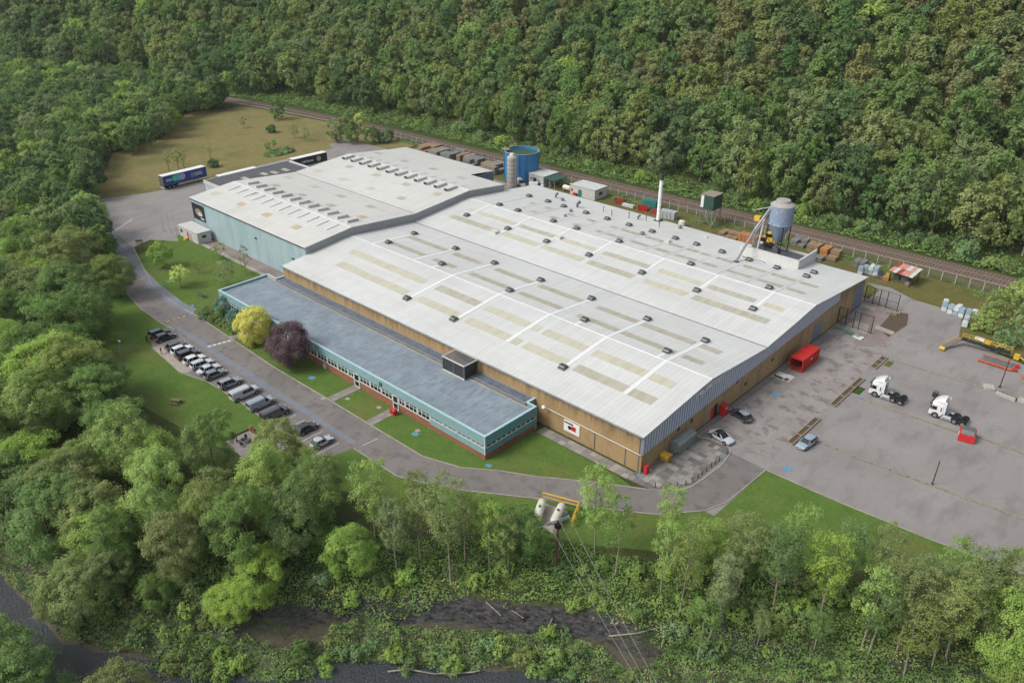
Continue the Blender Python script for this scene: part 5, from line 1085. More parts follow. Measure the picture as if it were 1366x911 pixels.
# articulated tractor units (cab towards -X in the yard)
def tractor(label,loc,rz):
    o=thing('tractor_unit',label,'lorry',loc,rz,'white tractor units parked in the yard')     # nose +Y
    hw=1.25; m=MB()
    secs=[]
    for y,z0,z1,w in [(.95,.95,2.95,hw),(1.2,.55,3.05,hw),(2.35,.5,3.0,hw),(2.95,.45,2.55,hw*.98),(3.12,.42,1.7,hw*.95),(3.18,.4,.9,hw*.92)]:
        r=[(w-.05,z0),(w,z0+.1),(w,z0+(z1-z0)*.5),(w-.03,z1-.25),(w-.14,z1-.05),(0,z1)]; secs.append((y,r+[(-a,b) for a,b in r[::-1][1:]]))
    loft(m,secs); nrm(m.build('cab','truck_white',o))
    m=MB(); secs=[]
    for y,z1,w in [(.98,3.88,1.18),(1.5,3.82,1.18),(2.2,3.5,1.12),(2.8,3.02,1.02),(2.96,2.7,.98)]:
        r=[(w,2.5 if y<2.9 else 2.45),(w,z1-.25),(w-.18,z1-.02),(0,z1+.04)]; secs.append((y,r+[(-a,b) for a,b in r[::-1][1:]]))
    loft(m,secs); nrm(m.build('roof_deflector','truck_white',o))
    m=MB(); m.add([(-1.12,3.0,1.62),(1.12,3.0,1.62),(1.08,2.86,2.45),(-1.08,2.86,2.45)],[(0,1,2,3)]); m.v=[(a,b+.13,c) for a,b,c in m.v]; m.build('windscreen','car_glass',o)
    m=MB(); m.box(-1.2,1.2,2.72,3.28,2.46,2.56); m.build('sun_visor','vent_dark',o)
    m=MB(); m.box(-.95,.95,3.14,3.2,.75,1.5); m.build('grille','vent_dark',o)
    for s in (-1,1):
        m=MB(); m.box(s*hw-.03,s*hw+.015,1.95,2.7,1.62,2.3); m.build('side_window','car_glass',o)
        m=MB(); m.box(s*hw-.03,s*hw+.015,1.15,1.33,1.55,2.3); m.build('side_slot','vent_dark',o)
        m=MB(); m.box(s*1.42-.1,s*1.42+.1,2.82,2.98,1.7,2.4); m.build('mirror','vent_dark',o)
        m=MB(); m.box(s*1.0-.22,s*1.0+.22,3.14,3.22,.55,.75); m.build('headlight','lamp_clear',o)
        m=MB(); m.cyl((s*1.0,-.55,.72),(s*1.0,.85,.72),.36,n=12); m.build('fuel_tank','galvanised',o)
        m=MB(); m.box(s*1.17-.06,s*1.17+.06,-.7,1.0,.35,.62); m.build('side_skirt','truck_white',o)
        for y,nm_ in ((2.0,'front'),(-1.15,'mid'),(-2.5,'rear')):
            m=MB(); w0=.34 if nm_=='front' else .58
            m.cyl((s*(1.25-w0),y,.5),(s*1.25,y,.5),.5,n=20); wl_=m.build('wheel','black_rubber',o)
            m=MB(); m.cyl((s*1.2,y,.5),(s*1.275,y,.5),.3,n=14); m.build('wheel_rim','wheel_silver',wl_)
            if nm_!='front':
                m=MB(); n=8; vs=[];
                for i in range(n+1):
                    a=R(15+150*i/n); 
                    for xx in (s*.62,s*1.24): vs.append((xx,y+.62*math.cos(a),.5+.6*math.sin(a)))
                m.add(vs,[(2*i,2*i+1,2*i+3,2*i+2) for i in range(n)]); m.build('mudguard','black_rubber',o)
            else:
                m=MB(); m.cyl((s*.8,y,.55),(s*1.256,y,.55),.62,n=18); m.build('wheel_arch','vent_dark',o)
    m=MB(); m.box(-.45,-.32,-3.1,1.2,.62,.88); m.box(.32,.45,-3.1,1.2,.62,.88)
    for y in (-3,-2,-.6,.6): m.box(-.32,.32,y-.06,y+.06,.66,.84)
    m.build('chassis_rail','chassis',o)
    m=MB(); m.cyl((0,-1.75,.95),(0,-1.75,1.12),.52,n=16); m.box(-.5,.5,-2.1,-1.3,.88,.98); m.build('fifth_wheel','chassis',o)
    m=MB(); m.box(-1.0,1.0,.82,.94,1.1,1.9); m.build('air_intake','vent_dark',o)
    for k_ in range(5): m=MB(); m.box(-1.05,-.75,.78,.86,2.0+k_*.34,2.16+k_*.34); m.build('rear_rung','vent_dark',o)
    for s in (-1,1): m=MB(); m.box(s*1.12-.06,s*1.12+.06,.55,.98,1.2,3.6); m.build('side_fairing','truck_white',o)
    m=MB(); m.box(-.5,.5,.1,.75,.9,1.0); m.build('catwalk','galvanised',o)
    return o
tractor('white tractor unit nearer the factory, nose toward the timber planter',(-37.2,140.7,.02),R(92))
tractor('white tractor unit further right beside the black bin and red skip',(-26.7,141.0,.02),R(92))
def trailer(name,label,loc,rz,matside,deco=True,L=14.4):
    o=thing(name,label,'trailer',loc,rz); f=L/2            # long axis Y, rear at -Y, side facing +X decorated
    m=MB(); m.box(-1.27,1.27,-f,f,1.15,4.0); m.build('curtain_side',matside,o)
    m=MB(); m.box(-1.29,1.29,-f-.02,f+.02,4.0,4.08); m.build('roof','white_paint',o)
    m=MB(); m.box(-1.25,1.25,-f-.06,-f-.005,1.2,3.95); m.build('rear_door','vent_grey',o)
    m=MB(); m.box(-.5,-.38,-f+.2,f-.6,.85,1.15); m.box(.38,.5,-f+.2,f-.6,.85,1.15); m.box(-1.27,1.27,-f,f,1.05,1.15); m.build('chassis_rail','chassis',o)
    for s in (-1,1):
        for y in (-f+1.6,-f+2.95,-f+4.3):
            m=MB(); m.cyl((s*.85,y,.5),(s*1.25,y,.5),.5,n=18); wl_=m.build('wheel','black_rubber',o); m=MB(); m.cyl((s*1.2,y,.5),(s*1.27,y,.5),.28,n=12); m.build('wheel_rim','wheel_silver',wl_)
        m=MB(); m.box(s*.9-.07,s*.9+.07,f-2.9,f-2.75,0,1.05); m.box(s*.9-.15,s*.9+.15,f-2.95,f-2.7,0,.06); m.build('landing_leg','galvanised',o)
        m=MB(); m.box(s*1.2-.03,s*1.2+.03,-f+5.2,f-3.4,.5,.62); m.box(s*1.2-.03,s*1.2+.03,-f+5.2,f-3.4,.8,.92); m.build('side_guard','galvanised',o)
        m=MB(); m.box(s*.9-.2,s*.9+.2,-f-.08,-f,.7,.95); m.build('tail_light','lamp_red',o)
    m=MB(); m.box(-1.2,1.2,-f-.1,-f,.5,.65); m.build('rear_bumper','white_paint',o)
    if deco:
        for y,c_ in ((-f+3.9,(70,206,160)),(-f+5.1,(70,190,196)),(-f+6.3,(190,160,220))):
            nm_='spot_%d'%c_[0] if c_[0]!=70 else 'spot_%d'%c_[2]; plain(nm_,c_,.5)
            m=MB(); m.cyl((1.272,y,2.85),(1.272+.012+(.004 if c_[0]>100 else .0)+(.002 if c_[2]==196 else 0),y,2.85),.95,n=22); m.build('logo_disc',nm_,o)
        lettering('EVO',.95,'white_frame',o,(1.285,-f+1.0,2.3),(R(90),0,R(90)),.01)
        lettering('[X]',1.2,'wrap_blue',o,(1.285,f-5.2,2.2),(R(90),0,R(90)),.01); lettering('Logistics',.6,'white_frame',o,(1.285,f-3.6,2.75),(R(90),0,R(90)),.01); lettering('Solutions',.6,'white_frame',o,(1.285,f-3.6,2.2),(R(90),0,R(90)),.01)
    return o
trailer('curtain_trailer','navy blue curtain sided trailer with three coloured discs at the meadow edge',(-253.9,116.2,.02),R(3),'navy').scale=(1,1.05,1.1)
o=trailer('curtain_trailer','black sided trailer with white roof and lettering parked behind the annex',(-241.3,155.3,.02),R(-1),'black_panel',False,13.6)
lettering('Full Range',1.1,'white_frame',o,(1.285,-3.4,2.1),(R(90),0,R(90)),.01); m=MB(); m.cyl((1.272,3.4,2.5),(1.29,3.4,2.5),.9,n=18); m.build('picture_disc','rooflight_tan',o)
trailer('curtain_trailer','trailer showing only its white roof edge above the annex parapet',(-241.6,128.4,.02),0,'cabin_white',False,13.6)
# ================================================================== BIG PLANT
# open topped blue tank
t=thing('water_tank','large open topped round blue water tank beside the railway','tank',(-179,196,0)); t.scale=(.96,.96,1.02)
m=MB(); m.lathe([(5.85,0),(5.85,9.0),(5.72,9.0),(5.72,7.0)],n=40); nrm(m.build('tank_wall','tank_blue',t))
m=MB(); m.lathe([(5.78,8.93),(6.0,8.96),(6.0,9.1),(5.7,9.1)],n=40); nrm(m.build('rim','concrete',t))
m=MB(); m.lathe([(0,8.2),(5.73,8.2)],n=32); k=NT('pond_green'); k.col(lin((44,84,58))); k.rough(.35); m.build('water_surface','pond_green',t)
for a in (-100,-58,-38,-130):
    m=MB(); x,y=5.95*math.cos(R(a)),5.95*math.sin(R(a)); m.box(x-.22,x+.22,y-.16,y+.16,0,9,R(a)); m.build('side_rib','tank_blue',t)
m=MB(); m.box(-6.2,-3.0,-3.6,-2.2,9.1,9.3); m.build('platform','timber_pale',t)
for k_ in range(16): pass
m=MB(); m.tube([(-4.6,-3.9,0),(-4.6,-3.9,9.2)],.05); m.tube([(-4.1,-4.3,0),(-4.1,-4.3,9.2)],.05); 
for k_ in range(22): m.tube([(-4.6,-3.9,.4+k_*.4),(-4.1,-4.3,.4+k_*.4)],.03,4)
m.build('ladder','steel_grey',t)
t=thing('grey_silo','slim pale grey riveted silo in front of the blue tank','silo',(-174.3,186.3,0))
m=MB(); m.lathe([(1.65,0),(1.65,9.8),(1.2,10.3),(0,10.45)],n=24); nrm(m.build('silo_wall','silo_grey',t))
for k_ in range(7): m=MB(); m.lathe([(1.66,1.3+k_*1.35),(1.70,1.33+k_*1.35),(1.66,1.4+k_*1.35)],n=24); m.build('ring_seam','pale_pipe',t)
m=MB(); m.tube([(1.75,-.2,0),(1.75,-.2,10.2)],.07); m.build('side_pipe','pale_pipe',t); m=MB(); m.box(-.7,.7,-.5,.5,10.3,11.0); m.build('top_filter','pale_pipe',t)
# plant cabins along the north side
def cabin(name,label,x0,x1,y0,y1,h,mat,roofm='cabin_white',extra=()):
    t=thing(name,label,'cabin',((x0+x1)/2,(y0+y1)/2,0)); s=t.location
    m=MB(); m.box(x0,x1,y0,y1,.05,h); m.build('wall',mat,t,sub=s); m=MB(); m.box(x0-.15,x1+.15,y0-.15,y1+.15,h,h+.16); m.build('roof',roofm,t,sub=s)
    for (nm_,b,mt) in extra: m=MB(); m.box(*b); m.build(nm_,mt,t,sub=s)
    return t
c=cabin('boiler_house','flat roofed grey boiler house with a dark doorway by the blue tank',-173.4,-167.2,193.3,200.6,3.2,'cabin_white','cabin_white',[('doorway',(-171.5,-170.2,193.24,193.3,0,2.3),'vent_dark'),('blue_door',(-169.8,-168.9,193.22,193.3,0,2.2),'wrap_blue'),('grille',(-172.8,-172.2,193.24,193.3,1.6,2.2),'vent_grey')])
c=thing('open_shelter','small dark roofed open shelter joined to the boiler house','shelter',(-164.6,196.5,0)); s=c.location
m=MB(); m.box(-167.0,-162.4,193.2,199.4,2.9,3.05); m.build('roof','green_tank',c,sub=s)
for x,y in ((-162.6,193.4),(-162.6,199.2),(-164.6,193.4),(-166.8,199.2)): m=MB(); m.box(x-.09,x+.09,y-.09,y+.09,0,2.9); m.build('post','galvanised',c,sub=s)
m=MB(); m.box(-162.66,-162.54,193.4,199.2,1.0,1.12); m.build('rail','galvanised',c,sub=s); m=MB(); m.cyl((-165.6,195,.02),(-165.6,195,1.4),.5,n=10); m.build('drum','timber_pale',c,sub=s)
cabin('site_cabin','long pale grey cabin with a green door and small window by the railway',-156.3,-146.6,193.5,199.5,3.2,'cabin_white','cabin_white',[('door',(-153.0,-151.7,193.42,193.5,0,2.3),'teal_paint'),('window',(-146.52,-146.46,195.6,197.0,1.3,2.2),'glass'),('red_notice',(-155.9,-155.2,193.42,193.5,1.3,2.0),'red_paint'),('red_bin',(-154.6,-153.4,192.6,193.4,0,1.0),'red_paint'),('flue_rail',(-156.2,-156.1,193.5,199.4,3.4,3.5),'galvanised')])
t=thing('gas_vessel','small white horizontal pressure vessel beside the long cabin','tank',(-158.6,194.8,0)); m=MB(); m.lathe([(0,-1.6),(.6,-1.45),(.8,-1.1),(.8,1.1),(.6,1.45),(0,1.6)],n=14); m.v=[(c_,a_*.7+b_*.7,1.2+(a_-b_)*.5) if False else (c_,a_,b_+1.3) for a_,b_,c_ in m.v]; nrm(m.build('vessel','tank_white',t)); m=MB(); m.box(-1.1,-.8,-.5,.5,0,.8); m.box(.8,1.1,-.5,.5,0,.8); m.build('saddle','vent_grey',t)
cabin('site_cabin','white portable cabin with orange sign standing against the blue warehouse',-211,-200.9,92.6,96.4,3.0,'cabin_white','cabin_white',[('orange_sign',(-206.6,-205.8,92.52,92.6,.3,2.4),'orange_paint'),('window',(-200.85,-200.8,93.9,95.0,1.5,2.2),'vent_dark'),('window',(-210.2,-209.2,92.52,92.6,1.4,2.2),'glass'),('step',(-207.3,-206.2,91.6,92.5,0,.5),'yellow_paint'),('door',(-205.2,-204.3,92.52,92.6,.2,2.2),'cabin_grey')])
# chimney
t=thing('chimney','tall slim white chimney with black top at the north edge of the factory roof','chimney',(-112,175.7,6.5))
m=MB(); m.cyl((0,0,0),(0,0,11.2),.50,.46,n=18); m.build('shaft','white_paint',t); m=MB(); m.cyl((0,0,11.2),(0,0,12.9),.55,.5,n=18); m.build('black_collar','vent_dark',t); m=MB(); m.cyl((0,0,12.9),(0,0,13.7),.14,n=8); m.build('spike','vent_dark',t); m=MB(); m.box(-.9,.9,-.9,.9,0,.45); m.build('base_flashing','vent_dark',t)
# elevated green tank house
t=thing('elevated_tank','dark green box tank on a tall lattice steel frame','water tower',(-110,199,0))
m=MB(); m.box(-2,2,-2.3,2.4,5.0,9.0); m.build('tank_box','green_tank',t); m=MB(); m.box(-2.1,2.1,-2.4,2.5,9.0,9.12); m.build('top_cover','timber_pale',t)
m=MB(); m.box(-2.03,-1.99,-2.1,2.2,5.4,8.6) if False else m.box(-1.95,-1.1,-2.34,-2.3,5.4,8.8); m.build('white_notice','white_paint',t)
for x in (-1.9,1.9):
    for y in (-2.2,2.3): m=MB(); m.box(x-.12,x+.12,y-.12,y+.12,0,5); m.build('leg','galvanised',t)
for (a,b) in (((-1.9,-2.2,.4),(1.9,-2.2,4.8)),((1.9,-2.2,.4),(-1.9,-2.2,4.8)),((1.9,-2.2,.4),(1.9,2.3,4.8)),((1.9,2.3,.4),(1.9,-2.2,4.8)),((-1.9,2.3,.4),(1.9,2.3,4.8))): m=MB(); m.tube([a,b],.05); m.build('brace','galvanised',t)
m=MB(); m.lathe([(0,-1.0),(.7,-.8),(.85,0),(.7,.8),(0,1.0)],(0,0,0),12); m.v=[(a-4.0,b-3.6,c+1.0) for a,b,c in m.v]
u=thing('small_white_tank','small round white tank on the ground left of the elevated green tank','tank',(-114.8,192.6,0)); mm=MB(); mm.lathe([(0,0),(.9,.1),(1.1,.8),(.9,1.6),(.3,1.9),(0,1.9)],n=14); nrm(mm.build('vessel','tank_white',u)); mm=MB(); mm.cyl((0,0,1.8),(0,0,2.2),.2,n=8); mm.build('cap','vent_grey',u)
# blue silo on the roof deck
t=thing('blue_silo','weathered pale blue silo with cone base standing on the roof deck','silo',(-78.4,175,7.4))
m=MB(); m.lathe([(.45,2.3),(2.75,7.2),(2.75,11.6)],n=28); nrm(m.build('hopper','silo_blue',t)); m=MB(); m.lathe([(2.8,11.55),(2.75,11.7),(1.6,12.4)],n=28); nrm(m.build('shoulder','silo_grey',t)); m=MB(); m.lathe([(1.6,12.3),(1.7,12.5),(1.6,12.8),(0,12.9)],n=22); nrm(m.build('cap','silo_grey',t))
m=MB(); m.lathe([(2.76,7.1),(2.9,7.15),(2.9,7.35),(2.76,7.4)],n=28); nrm(m.build('ring_beam','silo_blue',t))
for a in (45,135,225,315): m=MB(); x,y=2.7*math.cos(R(a)),2.7*math.sin(R(a)); m.tube([(x,y,0),(x,y,7.3)],.12); m.build('leg','steel_dark',t); m=MB(); x2,y2=2.7*math.cos(R(a+90)),2.7*math.sin(R(a+90)); m.tube([(x,y,.4),(x2,y2,4.0)],.06); m.build('brace','steel_dark',t)
m=MB(); m.cyl((0,0,0),(0,0,2.4),.4,n=10); m.box(-.8,.6,-.5,.7,0,1.2); m.build('discharge_box','steel_grey',t)
t=thing('filling_pipework','pair of thick grey filling pipes sloping from the roof up to the blue silo','pipework',(-83,171,7.4)); s=t.location
m=MB(); m.tube([(-81.3,161.6,8.3),(-81.9,170.0,13.6),(-80.9,172.6,17.0),(-80.2,173.2,18.7)],.28,10); m.build('pipe','galvanised',t,sub=s)
m=MB(); m.tube([(-81.9,172.6,7.4),(-81.4,173.0,15.8),(-80.4,173.4,17.8)],.24,10); m.build('pipe','pale_pipe',t,sub=s)
m=MB(); m.tube([(-83.2,172.2,7.4),(-82.6,172.2,12.4),(-81.2,173,15.2)],.2,8); m.build('pipe','galvanised',t,sub=s)
m=MB(); m.tube([(-80.6,163.0,9.2),(-79.6,164,8.7),(-76.6,164.8,8.6),(-75.9,165.3,8.2)],.08); m.build('thin_pipe','vent_grey',t,sub=s)
for x,y in ((-83.2,172.2),(-81.9,172.6),(-81.3,161.6)): m=MB(); m.cyl((x,y,7.4 if y>170 else 8.0),(x,y,7.6 if y>170 else 8.3),.6,n=12); m.build('pipe_foot','vent_grey',t,sub=s)
m=MB(); m.box(-84.2,-82.8,173.4,174.6,14.2,15.4); m.build('yellow_hoist','yellow_paint',t,sub=s); m=MB(); m.tube([(-84.0,174,7.4),(-84.0,174,14.3)],.1); m.tube([(-83,174,7.4),(-83,174,14.3)],.1); m.tube([(-84.8,173.2,16.6),(-80.6,174.4,18.2)],.08); m.tube([(-84.8,174.2,16.4),(-80.6,175,18.0)],.08); m.build('hoist_frame','galvanised',t,sub=s)
t=thing('pump_set','dark pumps and hoses at the foot of the blue silo','pumps',(-81,177,7.4)); m=MB(); m.box(-1.2,.8,-.8,.6,0,.8); m.cyl((-1.8,.2,.5),(1.6,.2,.5),.35,n=10); m.build('pump_body','steel_dark',t); m=MB(); m.tube([(-2,-.6,.1),(-1,-1.2,.9),(0,-1.1,.3),(1.2,-.8,.9)],.12); m.build('hose','black_rubber',t)
# yellow machine behind the parapet
t=thing('yellow_loader','yellow wheeled loader among the stacks behind the silo deck','loader',(-90.2,196.8,0),R(70)); m=MB(); m.box(-1.0,1.0,-2.6,.2,.8,2.0); m.box(-.9,.9,-.6,.9,2.0,2.1); m.build('engine_body','yellow_paint',t); m=MB(); m.box(-.8,.8,-.5,1.0,2.1,3.1); m.build('cab','glass',t); m=MB(); m.box(-.9,.9,-.6,1.1,3.1,3.22); m.build('cab_roof','yellow_paint',t)
m=MB(); m.tube([(-.7,1,1.8),(-.7,3,1.4),(-.7,3.8,.6)],.14); m.tube([(.7,1,1.8),(.7,3,1.4),(.7,3.8,.6)],.14); m.build('lift_arm','yellow_paint',t); m=MB(); m.ext([(3.6,.2),(4.4,.2),(4.5,.9),(3.7,1.1)],-1.2,1.2,'x'); m.build('bucket','vent_dark',t)
for s_ in (-1,1):
    for y in (-1.7,1.5): m=MB(); m.cyl((s_*.8,y,.7),(s_*1.25,y,.7),.7,n=14); m.build('wheel','black_rubber',t)
# ================================================================== YARD OBJECTS
def shared(parent,name,key,mk,mat,loc,rz=0,cache={}):
    if key not in cache: cache[key]=mk().build(name,mat,parent); o=cache[key]
    else: o=bpy.data.objects.new(name,cache[key].data); COL.objects.link(o); o.parent=parent
    o.location=loc; o.rotation_euler=(0,0,rz); return o
# red open ended container with ribs
t=thing('red_container','bright red open topped waste container lying open ended by the gable','container',(-54.2,142,.02))
W,D,Hc=1.3,3.6,2.6
m=MB(); m.box(-W,-W+.06,-D,D,.1,Hc); m.build('side_panel','red_paint',t); m=MB(); m.box(W-.06,W,-D,D,.1,Hc); m.build('side_panel','red_paint',t)
m=MB(); m.box(-W,W,-D,D,Hc,Hc+.05); m.build('roof_panel','red_paint',t); m=MB(); m.box(-W,W,D-.06,D,.1,Hc); m.build('end_panel','red_paint',t); m=MB(); m.box(-W,W,-D,D,.06,.1); m.build('floor_panel','red_rust',t)
for k_ in range(9):
    y=-D+.25+k_*.85; m=MB(); m.box(-W-.04,W+.04,y-.09,y+.09,Hc+.05,Hc+.14); m.build('roof_rib','red_paint',t)
    m=MB(); m.box(W,W+.1,y-.09,y+.09,.1,Hc+.1); m.build('side_rib','red_paint',t); m=MB(); m.box(-W-.1,-W,y-.09,y+.09,.1,Hc+.1); m.build('side_rib','red_paint',t)
m=MB(); m.box(-W-.05,W+.05,-D-.08,-D,Hc-.1,Hc+.16); m.box(-W-.05,-W+.1,-D-.08,-D,.05,Hc); m.box(W-.1,W+.05,-D-.08,-D,.05,Hc); m.build('end_frame','red_paint',t)
m=MB(); m.cyl((W+.1,0,1.8),(W+.12,0,1.8),.28,n=12); m.build('round_label','white_paint',t)
t=thing('red_booth','red two part cabinet standing beside the open red door','cabinet',(-56.3,115.1,.02)); m=MB(); m.box(-.45,.45,-.7,.7,0,1.05); m.build('lower_box','red_paint',t); m=MB(); m.box(-.45,.45,-.7,.7,1.1,2.1); m.build('upper_box','red_paint',t); m=MB(); m.box(.45,.47,-.4,.4,1.45,1.65); m.build('notice','white_paint',t)
t=thing('tarpaulin_heap','crumpled pale tarpaulin over junk by the red container','tarpaulin',(-54.8,134.8,.02))
rg=np.random.default_rng(3); m=MB(); n=9; m.add([(-1.7+3.4*i/n+rg.uniform(-.1,.1),-1.3+2.6*j/n+rg.uniform(-.1,.1),max(.02,.55*math.sin(math.pi*i/n)*math.sin(math.pi*j/n)+rg.uniform(-.08,.22)*(0<i<n and 0<j<n))) for i in range(n+1) for j in range(n+1)],[(i*(n+1)+j,(i+1)*(n+1)+j,(i+1)*(n+1)+j+1,i*(n+1)+j+1) for i in range(n) for j in range(n)]); m.build('sheet','cabin_white',t); m=MB(); m.box(-1.4,1.4,-1.2,-.5,.02,.3); m.build('board','timber_dark',t)
# sleeper planters in the yard and timber edged strips
def planter(label,x,y,l,w_=.95,rz=0):
    t=thing('timber_planter',label,'planter',(x,y,.02),rz); 
    for s_ in (-1,1): m=MB(); m.box(s_*w_/2-.1,s_*w_/2+.1,-l/2,l/2,0,.28); m.build('side_sleeper','timber_pale',t)
    for y_ in (-l/2+.1,-l/6,l/6,l/2-.1): m=MB(); m.box(-w_/2+.1,w_/2-.1,y_-.1,y_+.1,0,.26); m.build('cross_sleeper','timber_pale',t)
    m=MB(); m.box(-w_/2+.1,w_/2-.1,-l/2+.1,l/2-.1,0,.14); m.build('soil','timber_dark',t)
    return t
planter('long timber edged planter across the yard in front of the first white tractor unit',-43.4,137.6,13.4); planter('timber edged planter beside the pale blue estate car',-43.5,120,10.6); planter('timber edged planter of loose sleepers nearest the conveyor yard',-43.5,152.6,6.2,1.1)
def strip(label,pts,w_=.42):
    t=thing('timber_strip',label,'kerb',(pts[0][0],pts[0][1],.02)); s=t.location; n=0
    for a,b in zip(pts,pts[1:]):
        d=Vector((b[0]-a[0],b[1]-a[1])); L=d.length; k_=max(1,round(L/2.58)); ang=math.atan2(d.y,d.x)
        for i in range(k_):
            c=lerp(a,b,(i+.5)/k_); shared(t,'sleeper','slp%.2f'%w_,lambda:MB().box(-1.27,1.27,-w_/2,w_/2,0,.16),'timber_pale',(c[0]-s.x,c[1]-s.y,rnd.uniform(-.03,.02)),ang+rnd.uniform(-.01,.01))
    return t
strip('low timber kerb strip running right from under the first tractor unit',[(-42.8,137.2),(-33,137.2),(-25,137.6),(-21,138.6),(-5,138.6)]); strip('low timber kerb strip dividing the lower bays of the yard',[(-42.6,118.8),(-34,118.6),(-20,119.6),(-2,121)],.4); strip('worn timber kerb strip behind the tractor units',[(-42.2,155.4),(-25,156.4),(-22,157.6)],.34)
sheet('grass_patch',quad(-42.2,139.6,1.6,3.0),.03,'verge_grass'); sheet('grass_patch',quad(-41.9,153.6,1.2,2.6),.03,'rough_grass')
# red skip with dark lid
t=thing('red_skip','red lidded skip with sloping grey top behind the second tractor unit','skip',(-22.4,136.6,.02),R(12)); m=MB(); m.ext([(-1.3,.1),(1.3,.1),(1.55,1.35),(-1.1,1.35)],-1.25,1.25,'x'); m.build('body','red_paint',t); m=MB(); m.ext([(-.9,1.35),(1.4,1.35),(.9,1.95),(-.5,1.95)],-1.1,1.1,'x'); m.build('hood','red_paint',t); m=MB(); m.ext([(-.95,1.38),(-.5,1.97),(.9,1.97),(.9,2.02),(-.6,2.02),(-1.05,1.38)],-1.0,1.0,'x'); m.build('lid','vent_grey',t); m=MB(); m.box(-1.3,-1.25,-.5,.5,.6,.9); m.build('notice','white_paint',t)
t=thing('black_bin','black wheeled bin standing alone between the tractor units','bin',(-31.0,147.0,.02)); m=MB(); m.ext([(-.35,.1),(.35,.1),(.4,1.05),(-.4,1.05)],-.42,.42,'x'); m.build('bin_body','vent_dark',t); m=MB(); m.box(-.46,.46,-.45,.45,1.05,1.13); m.build('lid','vent_grey',t)
# conveyor lying in the yard
t=thing('yellow_conveyor','dismantled yellow framed inclined conveyor lying at the yard edge','conveyor',(-35,168,.02)); s=t.location
A,B,C_=(-36.2,167.2,.5),(-34.4,171.3,1.5),(-25.2,172.2,1.2)
def beam(p,q,w_,h_,name,mat):
    m=MB(); p,q=Vector(p),Vector(q); d=(q-p); L=d.length; dn=d.normalized(); sd_=Vector((-dn.y,dn.x,0)).normalized(); up=dn.cross(sd_); vs=[]
    for P_ in (p,q):
        for a,b in ((-w_,-h_),(w_,-h_),(w_,h_),(-w_,h_)): vs.append(tuple(P_+sd_*a-up*b*-1))
    m.add(vs,[(0,1,2,3),(7,6,5,4),(0,4,5,1),(1,5,6,2),(2,6,7,3),(3,7,4,0)]); return nrm(m.build(name,mat,t,sub=s))
beam(A,B,.4,.07,'belt','steel_grey'); beam(B,C_,.45,.10,'belt','chassis')
for off in (-.6,.6):
    for dz in (.3,.75): 
        m=MB(); m.tube([(A[0]+off,A[1]-.2*off,A[2]+dz),(B[0]+off*.5,B[1]-.5*off,B[2]+dz)],.04); m.build('hand_rail','yellow_paint',t,sub=s)
for dz in (.5,1.0): m=MB(); m.tube([(B[0],B[1]+.7,B[2]+dz),(C_[0],C_[1]+.7,C_[2]+dz)],.055); m.build('hand_rail','yellow_paint',t,sub=s)
for k_ in range(8): f_=k_/7; x,y,z=B[0]+(C_[0]-B[0])*f_,B[1]+(C_[1]-B[1])*f_+.7,B[2]; m=MB(); m.tube([(x,y,0.1),(x,y,z+1.0)],.05); m.build('rail_post','yellow_paint',t,sub=s)
m=MB(); m.cyl((A[0]-.5,A[1]-.5,.45),(A[0]+.5,A[1]-.7,.45),.4,n=14); m.build('end_drum','yellow_paint',t,sub=s); m=MB(); m.box(-32.2,-30.4,172.3,172.9,1.8,2.3); m.build('white_cover','white_paint',t,sub=s); m=MB(); m.box(-30.2,-29.2,172.1,172.9,1.6,2.1); m.build('motor','yellow_paint',t,sub=s)
m=MB(); m.box(-24.6,-23.6,172.3,173.2,.1,1.1); m.tube([(-23.6,172.6,.8),(-22.2,172.2,.3)],.12); m.build('motor','yellow_paint',t,sub=s); m=MB(); m.tube([(-28.2,172.3,1.3),(-26.8,173.2,2.6)],.06); m.build('hand_rail','yellow_paint',t,sub=s)
t=thing('roller_bed','flat bed of grey rollers in an orange red frame on the yard','roller bed',(-26.3,168.2,.02)); 
for y_ in (-1.5,1.5): m=MB(); m.box(-3.2,3.0,y_-.15,y_+.15,.25,.5); m.build('side_frame','orange_paint',t)
for k_ in range(20): shared(t,'roller','roller',lambda:MB().cyl((0,-1.4,.45),(0,1.4,.45),.09,n=7),'galvanised',(-2.8+k_*.3,0,0))
for k_ in range(9): m=MB(); m.box(-3.1+k_*.68,-2.95+k_*.68,-1.72,-1.6,0,.42); m.build('foot','orange_paint',t)
m=MB(); m.box(3.0,3.6,-1.3,-.6,.1,.7); m.box(3.0,3.6,.5,1.2,.1,.7); m.build('drive_motor','red_paint',t)
t=thing('machine_part','orange and grey machine part cut by the right edge of the photo','machinery',(-19.6,166.2,.02)); m=MB(); m.box(-1.6,2.2,-1.2,1.0,.05,.4); m.build('base_frame','orange_paint',t); m=MB(); m.box(-.8,1.6,-.6,.8,.4,1.2); m.cyl((-.4,0,1.0),(1.4,0,1.0),.45,n=12); m.build('gearbox','vent_grey',t)
def stackthing(name,label,cat,x,y,rz,boxes,mat,group=None,pn='piece'):
    t=thing(name,label,cat,(x,y,.02),rz,group)
    for i,b in enumerate(boxes): m=MB(); m.box(*b[:6]); m.build(pn,b[6] if len(b)>6 else mat,t)
    return t
stackthing('concrete_blocks','pale green grey concrete slabs stacked flat by the light pole','concrete slabs',-24.7,156.9,.5,[(-.9,-.32,-.9,.9,0,.5),(-.28,.28,-.9,.9,0,.5),(.32,.9,-.9,.9,0,.5)],'concrete_post',pn='slab')
